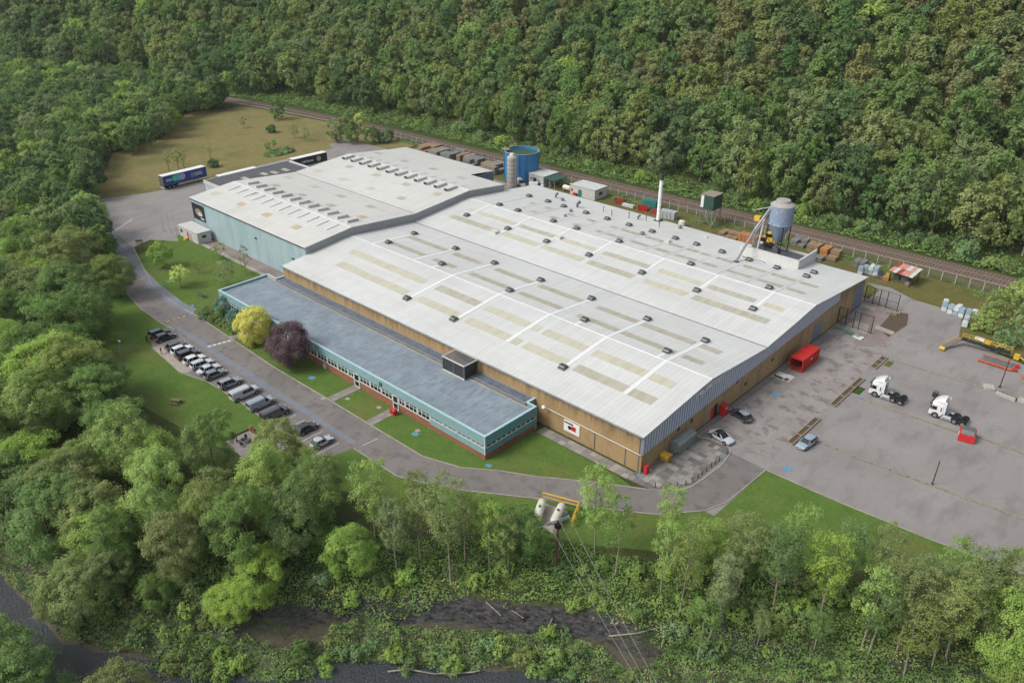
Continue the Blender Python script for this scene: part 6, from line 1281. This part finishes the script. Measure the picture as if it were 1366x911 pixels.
stackthing('concrete_barrier','long pale concrete beam lying beside the light pole','barrier',-21.4,155.9,R(-8),[(-1.7,1.7,-.55,-.1,0,.6),(-1.7,1.7,.0,.45,0,.45,'timber_dark')],'concrete_post'); stackthing('concrete_barrier','second pale concrete beam near the right edge of the yard','barrier',-17.6,156.0,R(-8),[(-1.9,1.9,-.5,-.05,0,.4),(-1.9,1.9,.05,.5,0,.5)],'concrete_post')
def lamp(label,x,y,h,lean=(0,0),name='lamp_post',mat='steel_grey',head=True):
    t=thing(name,label,'post',(x,y,0)); m=MB(); m.cyl((0,0,0),(lean[0],lean[1],h),.11,.07,n=8); m.build('shaft',mat,t)
    if head: m=MB(); m.box(lean[0]-.15,lean[0]+.7,lean[1]-.12,lean[1]+.12,h,h+.14); m.build('lamp_head','galvanised',t)
    m=MB(); m.cyl((0,0,0),(0,0,.3),.22,n=8); m.build('base',mat,t); return t
lamp('thin dark steel post behind the roller bed at the right of the yard',-23.3,158.8,6.2,(.2,0),mat='pole_brown',head=False); lamp('thin rusty steel post on the lower timber strip of the yard',-22.2,119.7,4.6,(.1,.1),mat='pole_brown',head=False); lamp('grey lamp post leaning on the south lawn at the left edge',-148.6,49.2,6.5,(-.6,.4))
for x,y,l in ((-215.3,91.9,'left'),(-213.2,92.5,'right'),(-217.7,91.1,'far left')): lamp('thin white flagpole, %s one of the three before the white cabin'%l,x,y,6.5,name='flagpole',mat='pale_pipe',head=False)
# palletised bags
def bag(t,x,y,z,mat,s_=1.0):
    m=MB(); a=.55*s_; secs=[(-a,[(a*.8,z+.05),(a*.8,z+.95),(-a*.8,z+.95),(-a*.8,z+.05)])]
    r_=lambda w_:[(w_,z+.04),(w_*1.05,z+.5),(w_*.93,z+.98),(w_*.4,z+1.06),(-w_*.4,z+1.06),(-w_*.93,z+.98),(-w_*1.05,z+.5),(-w_,z+.04)]
    loft(m,[(-a,r_(a*.86)),(-a*.9,r_(a)),(a*.9,r_(a)),(a,r_(a*.86))]); m.v=[(p+x,q+y,w_) for p,q,w_ in m.v]; o=nrm(m.build('bulk_bag',mat,t)); m=MB(); m.box(x-.5,x+.5,y-.5,y+.5,z-.06 if z>.1 else 0,z+.03); return o
def bags(label,x,y,rz,lay,grp=None):
    t=thing('bag_stack',label,'bags',(x,y,.02),rz,grp)
    for i,(a,b,n) in enumerate(lay):
        for k_ in range(n): bag(t,a,b,.05+k_*1.12,['wrap_white','wrap_blue'][(i+k_)%2])
    return t
bags('block of white wrapped bags two high beside the shelter with the red roof',-62.4,194.9,.1,[(-1.2,0,2),(0,0,2),(1.2,.1,2),(0,1.25,2),(1.2,1.3,2)]); bags('white wrapped bags standing in front of the block near the shelter',-64.2,193.1,.15,[(0,0,2)])
bags('leftmost narrow stack of blue white bags on the grass edge',-42.3,186.1,.2,[(0,0,2),(0,1.2,2)]); bags('wide wall of blue white bags two high beside the willow thicket',-39.6,185.4,-.1,[(-1.2,0,2),(0,0,2),(1.2,0,2),(0,1.2,2)]); bags('bag stack half hidden by the willow thicket',-37.2,185.6,.1,[(0,0,2),(1.1,.4,2)]); bags('single white bag in front of the bag wall',-36.4,181.0,.2,[(0,0,1),(0,1.1,1)])
# canopy with rusty red sheets
t=thing('open_canopy','lean to shelter with rusty red and white sheet roof near the railway','shelter',(-55,196.5,0)); s=t.location
m=MB(); a_,b_,c_,d_=(-58.2,194.3,2.5),(-52.2,193.0,2.7),(-51.9,198.7,3.3),(-57.7,199.8,3.1)
for k_ in range(6):
    for j in range(2):
        m=MB(); f0,f1=k_/6+.004,(k_+1)/6-.004; g0,g1=j/2+.003,(j+1)/2-.003
        L=lambda u,v:Vector(a_).lerp(Vector(b_),u).lerp(Vector(d_).lerp(Vector(c_),u),v)
        q=[L(f0,g0),L(f1,g0),L(f1,g1),L(f0,g1)]; m.add([tuple(p) for p in q]+[(p.x,p.y,p.z+.06) for p in q],[(0,3,2,1),(4,5,6,7),(0,1,5,4),(1,2,6,5),(2,3,7,6),(3,0,4,7)]); m.build('roof_sheet',['rusty_sheet','cabin_white','red_rust','rusty_sheet','rusty_sheet','cabin_white'][(k_+j*2)%6],t,sub=s)
for x,y in ((-57.6,194.6),(-52.6,193.6),(-52.4,198.4),(-57.3,199.3)): m=MB(); m.box(x-.09,x+.09,y-.09,y+.09,0,2.7); m.build('post','steel_dark',t,sub=s)
for i,(x,y,w_,h_,mt) in enumerate(((-56.6,196.8,1.3,1.3,'vent_grey'),(-54.6,196.2,1.5,1.5,'steel_grey'),(-53.4,195.2,1.2,.7,'timber_pale'))): tag(MB().box(x-w_/2,x+w_/2,y-w_/2,y+w_/2,.02,h_).build('crate',mt),['grey crate','large steel grey crate','low pale timber crate'][i]+' under the red sheeted shelter, '+['left','middle','right']  [i],'crate')
stackthing('orange_bricks','small heap of orange bricks and a yellow machine left of the shelter','bricks',-58.3,194.2,.3,[(-.8,.6,-.6,.6,0,.9),(-.2,.5,.3,.9,.95,1.5,'yellow_paint')],'pallet_orange')
# security fences by the gable
for yf,xs_,lab in ((178.6,(-57.2,-55.3,-53.9,-52.3,-49.8),'tall black mesh security fence north of the gable'),(163.8,(-57.0,-55.3,-53.6,-52.4,-49.7),'tall black mesh security fence by the loading door')):
    t=thing('security_fence',lab,'fence',(-53.5,yf,0)); s=t.location
    for x in xs_: m=MB(); m.box(x-.07,x+.07,yf-.07,yf+.07,0,4.05); m.build('post','steel_dark',t,sub=s)
    for z in (3.95,2.0,.3): m=MB(); m.box(xs_[0],xs_[-1],yf-.03,yf+.03,z-.03,z+.03); m.build('rail','steel_dark',t,sub=s)
    m=MB(); x=xs_[0]+.15
    while x<xs_[-1]: m.box(x-.009,x+.009,yf-.008,yf+.008,.3,3.95); x+=.2
    o=m.build('mesh_wire','steel_dark',t,sub=s); o['kind']='stuff'
t=thing('ladder_pile','green and yellow steel ladder lying on white sheets below the security fence','ladder',(-53,160.8,.02),R(-14)); 
for y_ in (-.35,.35): m=MB(); m.box(-3,2.6,y_-.05,y_+.05,.35,.5); m.build('side_rail','teal_paint',t)
for k_ in range(12): shared(t,'rung','rung',lambda:MB().box(-.04,.04,-.35,.35,.4,.46),'yellow_paint',(-2.8+k_*.48,0,0))
m=MB(); m.box(1.2,3.2,-.5,.6,0,.34); m.build('white_sheet','white_paint',t); m=MB(); m.box(-3.2,-.8,-.2,.9,0,.3); m.build('white_sheet','wrap_blue',t)
stackthing('rubble_heap','low heap of pale stones at the foot of the mesh fence','rubble',-50.0,176.6,.3,[(-1.2,-.2,-.5,.5,0,.4),(-.1,.9,-.6,.3,0,.55),(.3,1.5,.2,.9,0,.3)],'timber_pale',pn='stone')
stackthing('floor_plates','pale plates and rubble against the gable foot by the mesh fence','rubble',-55.8,165.6,0,[(-.8,.6,-.5,.8,0,.25),(-.3,.9,.9,1.8,0,.35)],'timber_pale',pn='plate')
# terrace objects
t=thing('smoking_shelter','clear grey panelled shelter on the slab terrace against the gable','shelter',(-56.0,101.5,.04)); 
for y in (-2.4,-.8,.8,2.4): m=MB(); m.box(-.05,.05,y-.05,y+.05,0,2.1); m.v=[(a+.7,b,c) for a,b,c in m.v]; m.build('post','galvanised',t)
k=NT('clear_panel'); k.col(lin((150,160,156))); k.rough(.3); k.b.inputs['Alpha'].default_value=.55
for y in (-1.6,0,1.6): m=MB(); m.box(.68,.72,y-.72,y+.72,.3,1.9); m.build('side_panel','clear_panel',t)
m=MB(); m.ext([(-1.0,2.0),(-1.0,2.35),(-.4,2.5),(.4,2.4),(.85,2.1),(.85,2.0)],-2.6,2.6,'y'); m.build('roof','clear_panel',t)
for y in (-2.55,2.55): m=MB(); m.box(-.9,.7,y-.03,y+.03,.3,1.95); m.build('end_panel','clear_panel',t)
t=thing('yellow_grit_bin','yellow grit bin on the slab terrace by the gable','grit bin',(-56.3,96.9,.04)); m=MB(); m.ext([(-.6,0),(.6,0),(.7,.8),(-.7,.8)],-.75,.75,'x'); m.build('bin','yellow_paint',t); m=MB(); m.ext([(-.75,.8),(.75,.8),(.6,1.05),(-.4,1.1)],-.8,.8,'x'); m.build('lid','yellow_paint',t)
t=thing('hydrant_cabinet','narrow red cabinet at the near corner of the factory','cabinet',(-56.5,91.6,.04)); m=MB(); m.box(-.3,.3,-.35,.35,0,1.5); m.build('box','red_paint',t); m=MB(); m.box(.3,.33,-.25,.25,.4,1.3); m.build('door','red_rust',t)
t=thing('bike_rack','low steel rail frame in front of the grit bin on the terrace','rail',(-54.6,98.0,.04)); m=MB(); m.tube([(-.8,-1.6,0),(-.8,-1.6,.8),(-.8,1.8,.8),(-.8,1.8,0)],.05); m.build('rail','steel_dark',t)
for i,(x,y) in enumerate([(-53.4,89.6),(-52.2,90.6),(-51,92.1),(-50.3,93.4),(-49.9,94.7),(-49.75,96.1),(-49.75,97.3),(-49.75,98.6),(-49.75,100),(-49.7,101.2),(-49.7,102.4),(-49.7,105)]):
    o=MB().cyl((0,0,0),(0,0,.85),.09,n=8).build('bollard','timber_dark'); o.location=(x,y,.04); tag(o,'short dark wooden bollard on the rounded edge of the terrace','bollard','bollards round the terrace edge')
# office front things
t=thing('red_bin','red round bin beside the second office doorway','bin',(-98.9,75.2,.03)); m=MB(); m.lathe([(0,0),(.42,0),(.5,1.0),(.3,1.25),(0,1.3)],n=14); nrm(m.build('bin_body','red_paint',t)); m=MB(); m.box(-1.1,-.5,-.3,.3,0,.9); m.build('side_box','red_paint',t)
for i,(px,py) in enumerate([(411,479),(432,492)]): 
    x,y=G(px,py); o=MB().box(-.45,.45,-.3,.3,0,1.0).build('meter_box','cabin_white'); o.location=(x,y+.5,0); tag(o,['white meter box on the lawn nearest the purple tree','white meter box against the brick between tree and first door'][i],'box')
# ornamental garden sign + low wall at lawn top
t=thing('garden_bench','grey timber bench at the top corner of the side lawn','bench',(-213.3,82.2,.02),R(60)); m=MB(); m.box(-.9,.9,-.25,.25,.4,.48); m.build('seat','timber',t); m=MB(); m.box(-.9,.9,.22,.3,.5,.95); m.build('backrest','timber',t)
for x in (-.8,.8): m=MB(); m.box(x-.05,x+.05,-.2,.25,0,.4); m.build('leg','timber',t)
x,y=G(268,397); t=thing('monument_sign','thin grey panel sign on the side lawn facing the road','sign',(x,y,0)); m=MB(); m.box(-1.1,1.1,-.04,.04,.5,1.5); m.build('panel','vent_grey',t); m=MB(); m.box(-1.0,-.9,-.04,.04,0,.5); m.box(.9,1.0,-.04,.04,0,.5); m.build('leg','vent_grey',t)
# picnic benches
def picnic(label,x,y,rz):
    t=thing('picnic_table',label,'picnic table',(x,y,.02),rz,'picnic tables on the lawn')
    m=MB()
    for k_ in range(4): m=MB(); m.box(-.95,.95,-.36+k_*.185,-.2+k_*.185,.72,.76); m.build('top_board','timber',t)
    for s_ in (-1,1):
        m=MB(); m.box(-.95,.95,s_*.75-.13,s_*.75+.13,.42,.46); m.build('seat','timber',t)
        m=MB(); m.tube([(s_*.7,-.55,0),(s_*.7,-.2,.72)],.045); m.tube([(s_*.7,.55,0),(s_*.7,.2,.72)],.045); m.box(s_*.7-.04,s_*.7+.04,-.85,.85,.36,.42); m.build('trestle','timber_dark',t)
picnic('weathered picnic table on the lawn nearest the trees',-130.9,50.5,.5); picnic('weathered picnic table on the lawn nearer the patio',-119.3,50.9,.4)
t=thing('garden_set','black metal table with chairs on the patio','table set',(-110.7,52.3,.03),.4); m=MB(); m.cyl((0,0,.70),(0,0,.74),.55,n=14); m.cyl((0,0,0),(0,0,.7),.05,n=6); m.build('table','steel_dark',t)
for a in (20,110,200,290):
    x,y=1.0*math.cos(R(a)),1.0*math.sin(R(a)); m=MB(); m.box(x-.22,x+.22,y-.22,y+.22,.42,.46,R(a))
    for dx,dy in ((-.2,-.2),(.2,-.2),(-.2,.2),(.2,.2)): m.box(x+dx-.02,x+dx+.02,y+dy-.02,y+dy+.02,0,.42)
    x2,y2=1.22*math.cos(R(a)),1.22*math.sin(R(a)); m.box(x2-.03,x2+.03,y2-.22,y2+.22,.46,.95,R(a)); m.build('chair','steel_dark',t)
for i,(x,y) in enumerate(((-113.0,55.1),(-110.3,55.4))):
    t=thing('planter_tub','terracotta tub of %s at the patio edge'%('orange flowers, left one','rusty shrubs, right one')[i],'plant tub',(x,y,.03)); m=MB(); m.lathe([(0,0),(.3,0),(.42,.45),(.3,.45)],n=12); m.build('tub','orange_paint',t); c=bpy.data.objects.new('plant',crown_mesh('plant',60+i,1.1,.45,'fern_leaf',n=160,leaf=.09,low=.3,lobes=5,lr=.5)); COL.objects.link(c); c.parent=t
# two people by the parked cars
def person(label,x,y,rz,top,legs,hair):
    t=thing('person',label,'person',(x,y,.03),rz)
    bm=bmesh.new(); L=bm.verts.layers.skin.new(); V={}
    J=[('pel',(0,0,.95),.15),('wst',(0,.0,1.1),.135),('chs',(0,.01,1.35),.17),('nck',(0,.01,1.5),.06),('hd0',(0,.02,1.6),.085),('hd1',(0,.03,1.72),.095),
       ('hl',(-.1,0,.88),.1),('kl',(-.11,.03,.5),.07),('al',(-.12,-.02,.1),.05),('fl',(-.12,.14,.04),.045),('hr',(.1,0,.88),.1),('kr',(.11,.05,.5),.07),('ar',(.12,.02,.1),.05),('fr',(.12,.18,.04),.045),
       ('sl',(-.2,.01,1.42),.065),('el',(-.26,-.02,1.13),.048),('wl',(-.24,.1,.9),.035),('hl2',(-.23,.14,.82),.035),('sr',(.2,.01,1.42),.065),('er',(.26,-.02,1.13),.048),('wr',(.24,.12,.92),.035),('hr2',(.23,.16,.84),.035)]
    for n_,c_,r_ in J: v=bm.verts.new(c_); v[L].radius=(r_,r_); V[n_]=v
    V['pel'][L].use_root=True
    for a,b in ('pel wst','wst chs','chs nck','nck hd0','hd0 hd1','pel hl','hl kl','kl al','al fl','pel hr','hr kr','kr ar','ar fr','chs sl','sl el','el wl','wl hl2','chs sr','sr er','er wr','wr hr2') if False else [e.split() for e in ('pel wst','wst chs','chs nck','nck hd0','hd0 hd1','pel hl','hl kl','kl al','al fl','pel hr','hr kr','kr ar','ar fr','chs sl','sl el','el wl','wl hl2','chs sr','sr er','er wr','wr hr2')]: bm.edges.new((V[a],V[b]))
    me=bpy.data.meshes.new('body'); bm.to_mesh(me); bm.free(); o=bpy.data.objects.new('body',me); COL.objects.link(o); o.parent=t
    sk=o.modifiers.new('skin','SKIN'); sb=o.modifiers.new('sub','SUBSURF'); sb.levels=1; sb.render_levels=1
    dg=bpy.context.evaluated_depsgraph_get(); me2=bpy.data.meshes.new_from_object(o.evaluated_get(dg)); o.modifiers.clear(); o.data=me2; me2.name='body'
    me2.materials.clear()
    for mt in (legs,top,'skin_tone',hair): me2.materials.append(M(mt))
    for p in me2.polygons:
        z=p.center.z; x_=abs(p.center.x); p.use_smooth=True
        p.material_index=0 if z<.98 and x_<.2 else (3 if z>1.7 or (z>1.6 and p.center.y<-.01) else (2 if z>1.5 or (x_>.2 and z<.92) else 1))
    return t
plain('skin_tone',(190,146,120),.6); plain('hair_dark',(50,38,32),.8); plain('cloth_black',(34,36,42),.9); plain('cloth_navy',(40,46,60),.9)
person('person in dark clothes standing on the grass behind the first black car',-157.3,57.7,.3,'cloth_black','cloth_black','hair_dark'); person('person in dark clothes standing on the pale slab behind the parked cars',-150.5,57.4,-.5,'cloth_navy','cloth_black','hair_dark')
# gas tanks with yellow pipe frame
for i,(a,b) in enumerate((((-62.6,74.1),(-61.3,70.3)),((-59.4,74.6),(-59.4,70.6)))):
    a,b=((-63.0,74.0),(-61.0,70.4)) if i==0 else ((-60.2,75.2),(-58.7,71.6))
    t=thing('gas_tank',['white gas tank with green moss, left of the pair by the pole','white gas tank, right of the pair below the crossarm'][i],'gas tank',((a[0]+b[0])/2,(a[1]+b[1])/2,0),math.atan2(b[1]-a[1],b[0]-a[0])+math.pi/2)
    L=math.hypot(a[0]-b[0],a[1]-b[1])/2+.25; m=MB(); m.lathe([(0,-L),(.35,-L+.08),(.6,-L+.3),(.66,-L+.6),(.66,L-.6),(.6,L-.3),(.35,L-.08),(0,L)],n=20); m.v=[(p,w_,q+1.25) for p,q,w_ in m.v]; o=nrm(m.build('vessel','tank_white',t)); o.data.shade_smooth()
    for y in (-L*.5,L*.5): m=MB(); m.box(-.5,.5,y-.12,y+.12,0,.8); m.build('saddle','concrete',t)
    m=MB(); m.cyl((0,0,1.85),(0,0,2.05),.2,n=10); m.build('valve_cap','green_tank',t)
sheet('tank_base',[(-64.2,74.8),(-62.4,69.4),(-57.6,71.0),(-59.6,76.0)],.03,'concrete')
t=thing('yellow_pipe_frame','yellow pipe frame around the back of the white gas tanks','pipe frame',(-60,76,0)); s=t.location
m=MB(); m.tube([(-64.0,75.2,1.6),(-58.6,77.2,1.6),(-56.9,73.6,1.6)],.12,8); m.build('top_pipe','yellow_paint',t,sub=s); m=MB(); m.tube([(-64.0,75.2,.9),(-58.6,77.2,.9),(-56.9,73.6,.9)],.08,8); m.build('lower_pipe','yellow_paint',t,sub=s)
for x,y in ((-64,75.2),(-61.3,76.2),(-58.6,77.2),(-57.7,75.4),(-56.9,73.6)): m=MB(); m.tube([(x,y,0),(x,y,1.65)],.09); m.build('post','yellow_paint',t,sub=s)
# electricity pole and wires
x,y,z=GT(742,765); t=thing('electricity_pole','brown timber electricity pole with crossarm in front of the gas tanks','electricity pole',(x,y,z))
e1,e2=G(731,698,7.0),G(758,689,7.0); cx,cy=(e1[0]+e2[0])/2,(e1[1]+e2[1])/2
m=MB(); m.cyl((0,0,-.5),(cx-x,cy-y,6.9-z),.2,.14,n=10); m.build('pole','pole_brown',t)
for dz in (0,.32): m=MB(); m.box(-1.7,1.7,-.06,.06,-.07,.07,math.atan2(e2[1]-e1[1],e2[0]-e1[0])); m.v=[(p+cx-x,q+cy-y,w_+7.0-z-dz+(.0)) for p,q,w_ in m.v]; m.build('crossarm','galvanised',t)
m=MB(); m.box(cx-x-.35,cx-x+.35,cy-y-.3,cy-y+.3,5.6-z,6.4-z); m.build('switch_gear','steel_dark',t)
wt=thing('power_lines','three thin power lines dropping from the pole toward the river','power line',(x,y,z)); s=wt.location
ends=[G(858,918,2.0),G(868,918,2.5),G(880,916,3.0)]
for k_,(ex,ey) in enumerate(ends):
    f_=k_/2; a=Vector((e1[0]+(e2[0]-e1[0])*f_,e1[1]+(e2[1]-e1[1])*f_,7.25)); b=Vector((ex,ey,2.0+k_*.5)); b=a+(b-a)*1.15
    m=MB(); m.cyl(tuple(a-Vector((0,0,.25))),tuple(a),.06,n=6); m.v=[(p-s.x,q-s.y,w_-s.z) for p,q,w_ in m.v]; m.build('insulator','pale_pipe',wt)
    m=MB(); m.tube([tuple(a.lerp(b,q/10)-Vector((0,0,math.sin(math.pi*q/10)*.5))) for q in range(11)],.028,4); m.build('wire','galvanised',wt,sub=s)
# ================================================================== PALLET STACKS ALONG THE RAILWAY
def pallets(label,x0,x1,y0,y1,h,mat,nx_=2,ny_=3,layers=2):
    t=thing('block_stack',label,'block stack',((x0+x1)/2,(y0+y1)/2,.02),0,'pallets of concrete blocks stacked beside the railway'); r=random.Random(int(x0*10)); dx,dy=(x1-x0)/nx_,(y1-y0)/ny_; hl=h/layers; c={}
    for i in range(nx_):
        for j in range(ny_):
            for l in range(layers):
                if l==layers-1 and r.random()<.12: continue
                m=MB(); m.box(-dx/2+.06,dx/2-.06,-dy/2+.06,dy/2-.06,.12,hl-.03); 
                for q in (-.35,0,.35): m.box(-dx/2+.08,dx/2-.08,q*dy-.05,q*dy+.05,0,.12)
                if 'a' not in c: o=m.build('block_pallet',mat,t); c['a']=o.data
                else: o=bpy.data.objects.new('block_pallet',c['a']); COL.objects.link(o); o.parent=t
                o.location=((i+.5)*dx-(x1-x0)/2+r.uniform(-.05,.05),(j+.5)*dy-(y1-y0)/2+r.uniform(-.05,.05),l*hl); o.rotation_euler=(0,0,r.uniform(-.03,.03))
    return t
pallets('wide low stack of pinkish boards and blocks at the left end of the row',-230.5,-224.5,193.6,202.4,1.8,'pallet_brown',3,4)
pallets('grey block stack second from the left end of the row',-221.8,-217.2,192.6,201.4,2.2,'pallet_block',2,5)
pallets('long dark sided grey block stack third from the left',-215.6,-210.6,192.8,201.6,2.4,'pallet_grey',2,5)
pallets('narrow brown block stack between two grey stacks',-209.6,-207.6,195.0,200.4,2.3,'pallet_brown',1,3)
pallets('square grey block stack beside the narrow brown one',-207.0,-204.6,196,200.4,2.3,'pallet_block',1,3)
pallets('broad mossy grey block stack in the middle right of the row',-204,-198.6,192.8,198.6,2.5,'pallet_grey',3,3)
pallets('small pale tan block stack right of the broad mossy one',-197.2,-194.4,193,198.6,1.9,'pallet_brown',1,3)
pallets('large grey block stack next to the blue tank',-193.2,-187.4,191.6,199.6,2.6,'pallet_block',3,4)
pallets('low stack of broken timber and boards right of the elevated tank',-103.4,-97.8,192.4,196.4,1.4,'pallet_brown',3,2)
pallets('stack of upright orange brown pallets left of the silo pipes',-97.4,-92.2,192.6,195.4,2.3,'pallet_orange',5,1,1)
pallets('flat topped pale grey block stack right of the blue silo',-86.0,-82.2,199.8,204.0,1.6,'pallet_grey',2,2)
pallets('tan block stack first right of the pale grey one',-80.8,-77.6,198.4,201.8,2.2,'pallet_brown',2,2)
pallets('orange tan block stack second right of the pale grey one',-77.0,-74.9,198.0,201.6,2.2,'pallet_orange',1,2)
pallets('brown block stack at the right end of the tan row',-74.4,-72.0,196.6,200.6,2.2,'pallet_brown',1,2)
pallets('low dark stack lying in front of the tan block stacks',-77.4,-74.6,194.2,196.6,1.0,'pallet_grey',2,1)
pallets('grey slatted pallet stack left of the white bags near the railway',-67.6,-64.8,196.6,199.4,1.9,'pallet_grey',2,2)
pallets('dark flat pallets on the ground between the bags and the shelter',-61.0,-58.8,193.6,197.6,.5,'vent_grey',2,3,1)
# skips and scrap north of the roof
def skip(label,x,y,rz,mat,L=3.2,W_=1.7,H_=1.3):
    t=thing('waste_skip',label,'skip',(x,y,.02),rz); m=MB(); a=L/2; 
    outer=[(-a,H_),(-a+.5,0),(a-.5,0),(a,H_)]; 
    for s_ in (-1,1): m=MB(); m.ext(outer,s_*W_/2-.03,s_*W_/2+.03,'y'); m.build('side_panel',mat,t)
    m=MB(); m.ext([(-a,H_),(-a+.5,0),(-a+.56,0),(-a+.06,H_)],-W_/2,W_/2,'y'); m.build('end_panel',mat,t); m=MB(); m.ext([(a,H_),(a-.5,0),(a-.56,0),(a-.06,H_)],-W_/2,W_/2,'y'); m.build('end_panel',mat,t)
    m=MB(); m.box(-a+.5,a-.5,-W_/2,W_/2,.02,.5); m.build('contents','grey_rubble',t); return t
skip('bright red skip right of the rusty scrap behind the roof edge',-130.6,196.2,.5,'red_paint'); skip('rusty red skip between the long cabin and the white tank',-139.6,196.8,.3,'red_rust')
t=stackthing('green_container','dark green steel container beyond the red skip','container',-130.4,199.6,.2,[(-2.2,2.2,-1.2,1.2,.05,2.5),(-2.0,2.0,-1.26,-1.2,.3,2.3)],'teal_paint'); stackthing('white_trough','long white trough between the rusty skip and the red one','trough',-135.6,195.8,.1,[(-1.9,1.9,-.6,.6,.1,.9)],'cabin_white')
stackthing('rusty_scrap','heap of rusty scrap metal between red skip and crates','scrap',-126.6,196.4,.2,[(-1.4,.2,-.7,.6,0,.8),(-.2,1.3,-.5,.9,0,1.2),(-.6,.8,-.9,-.3,0,1.5)],'red_rust'); stackthing('grey_crates','block of pale grey crates beside the chimney','crates',-121.6,196.0,.15,[(-2.4+k_*1.2,-1.3+k_*1.2,-1.2,1.2,.02,1.0) for k_ in range(4)]+[(-2.4+k_*1.2,-1.3+k_*1.2,-1.2,1.2,1.05,2.1) for k_ in range(4)],'cabin_grey',pn='crate')
lamp('short grey post with box right of the crates behind the roof',-117.4,193.6,2.6,name='service_post',head=False)
# driftwood and fallen trunks at the river
def log(label,pts,rr=.12,mat='bark_pale'):
    P3=[]
    for px,py in pts:
        x,y,z=GT(px,py); P3.append((x,y,max(z,-7.9)+.25))
    m=MB(); 
    for i,(a,b) in enumerate(zip(P3,P3[1:])): m.cyl(a,b,rr*(1-.25*i),rr*(.8-.25*i),n=6)
    o=m.build('fallen_trunk',mat); tag(o,label,'log')
log('pale fallen trunk lying over the river cliff left of centre',[(648,804),(668,822)]); log('thin pale fallen branch on the cliff at centre',[(682,815),(699,826)],.09); log('long pale dead branch sprawled at the cliff foot',[(812,850),(850,846),(893,835)],.13); log('bleached trunk lying along the water edge',[(518,904),(545,900),(580,905),(634,901)],.14); log('thin bare trunk leaning over the dark cliff at right',[(932,888),(950,840)],.12); log('short pale branch hanging from the cliff edge',[(730,842),(737,826)],.09); log('pale branch at the ledge near the lower bank',[(600,907),(640,898)],.1)
# ================================================================== AIR
m=MB(); m.box(-1520,720,-520,1520,-14,206); k=bpy.data.materials.new('haze_air'); k.use_nodes=True; t_=k.node_tree; t_.nodes.clear()
v=t_.nodes.new('ShaderNodeVolumePrincipled'); v.inputs['Density'].default_value=.00007; v.inputs['Color'].default_value=(.82,.88,.95,1); v.inputs['Anisotropy'].default_value=.2
o_=t_.nodes.new('ShaderNodeOutputMaterial'); t_.links.new(v.outputs[0],o_.inputs['Volume']); MATS['haze_air']=k
hz=m.build('haze','haze_air'); hz['kind']='stuff'; tag(hz,'thin pale haze softening the far wooded hillside','haze'); hz.display_type='WIRE'
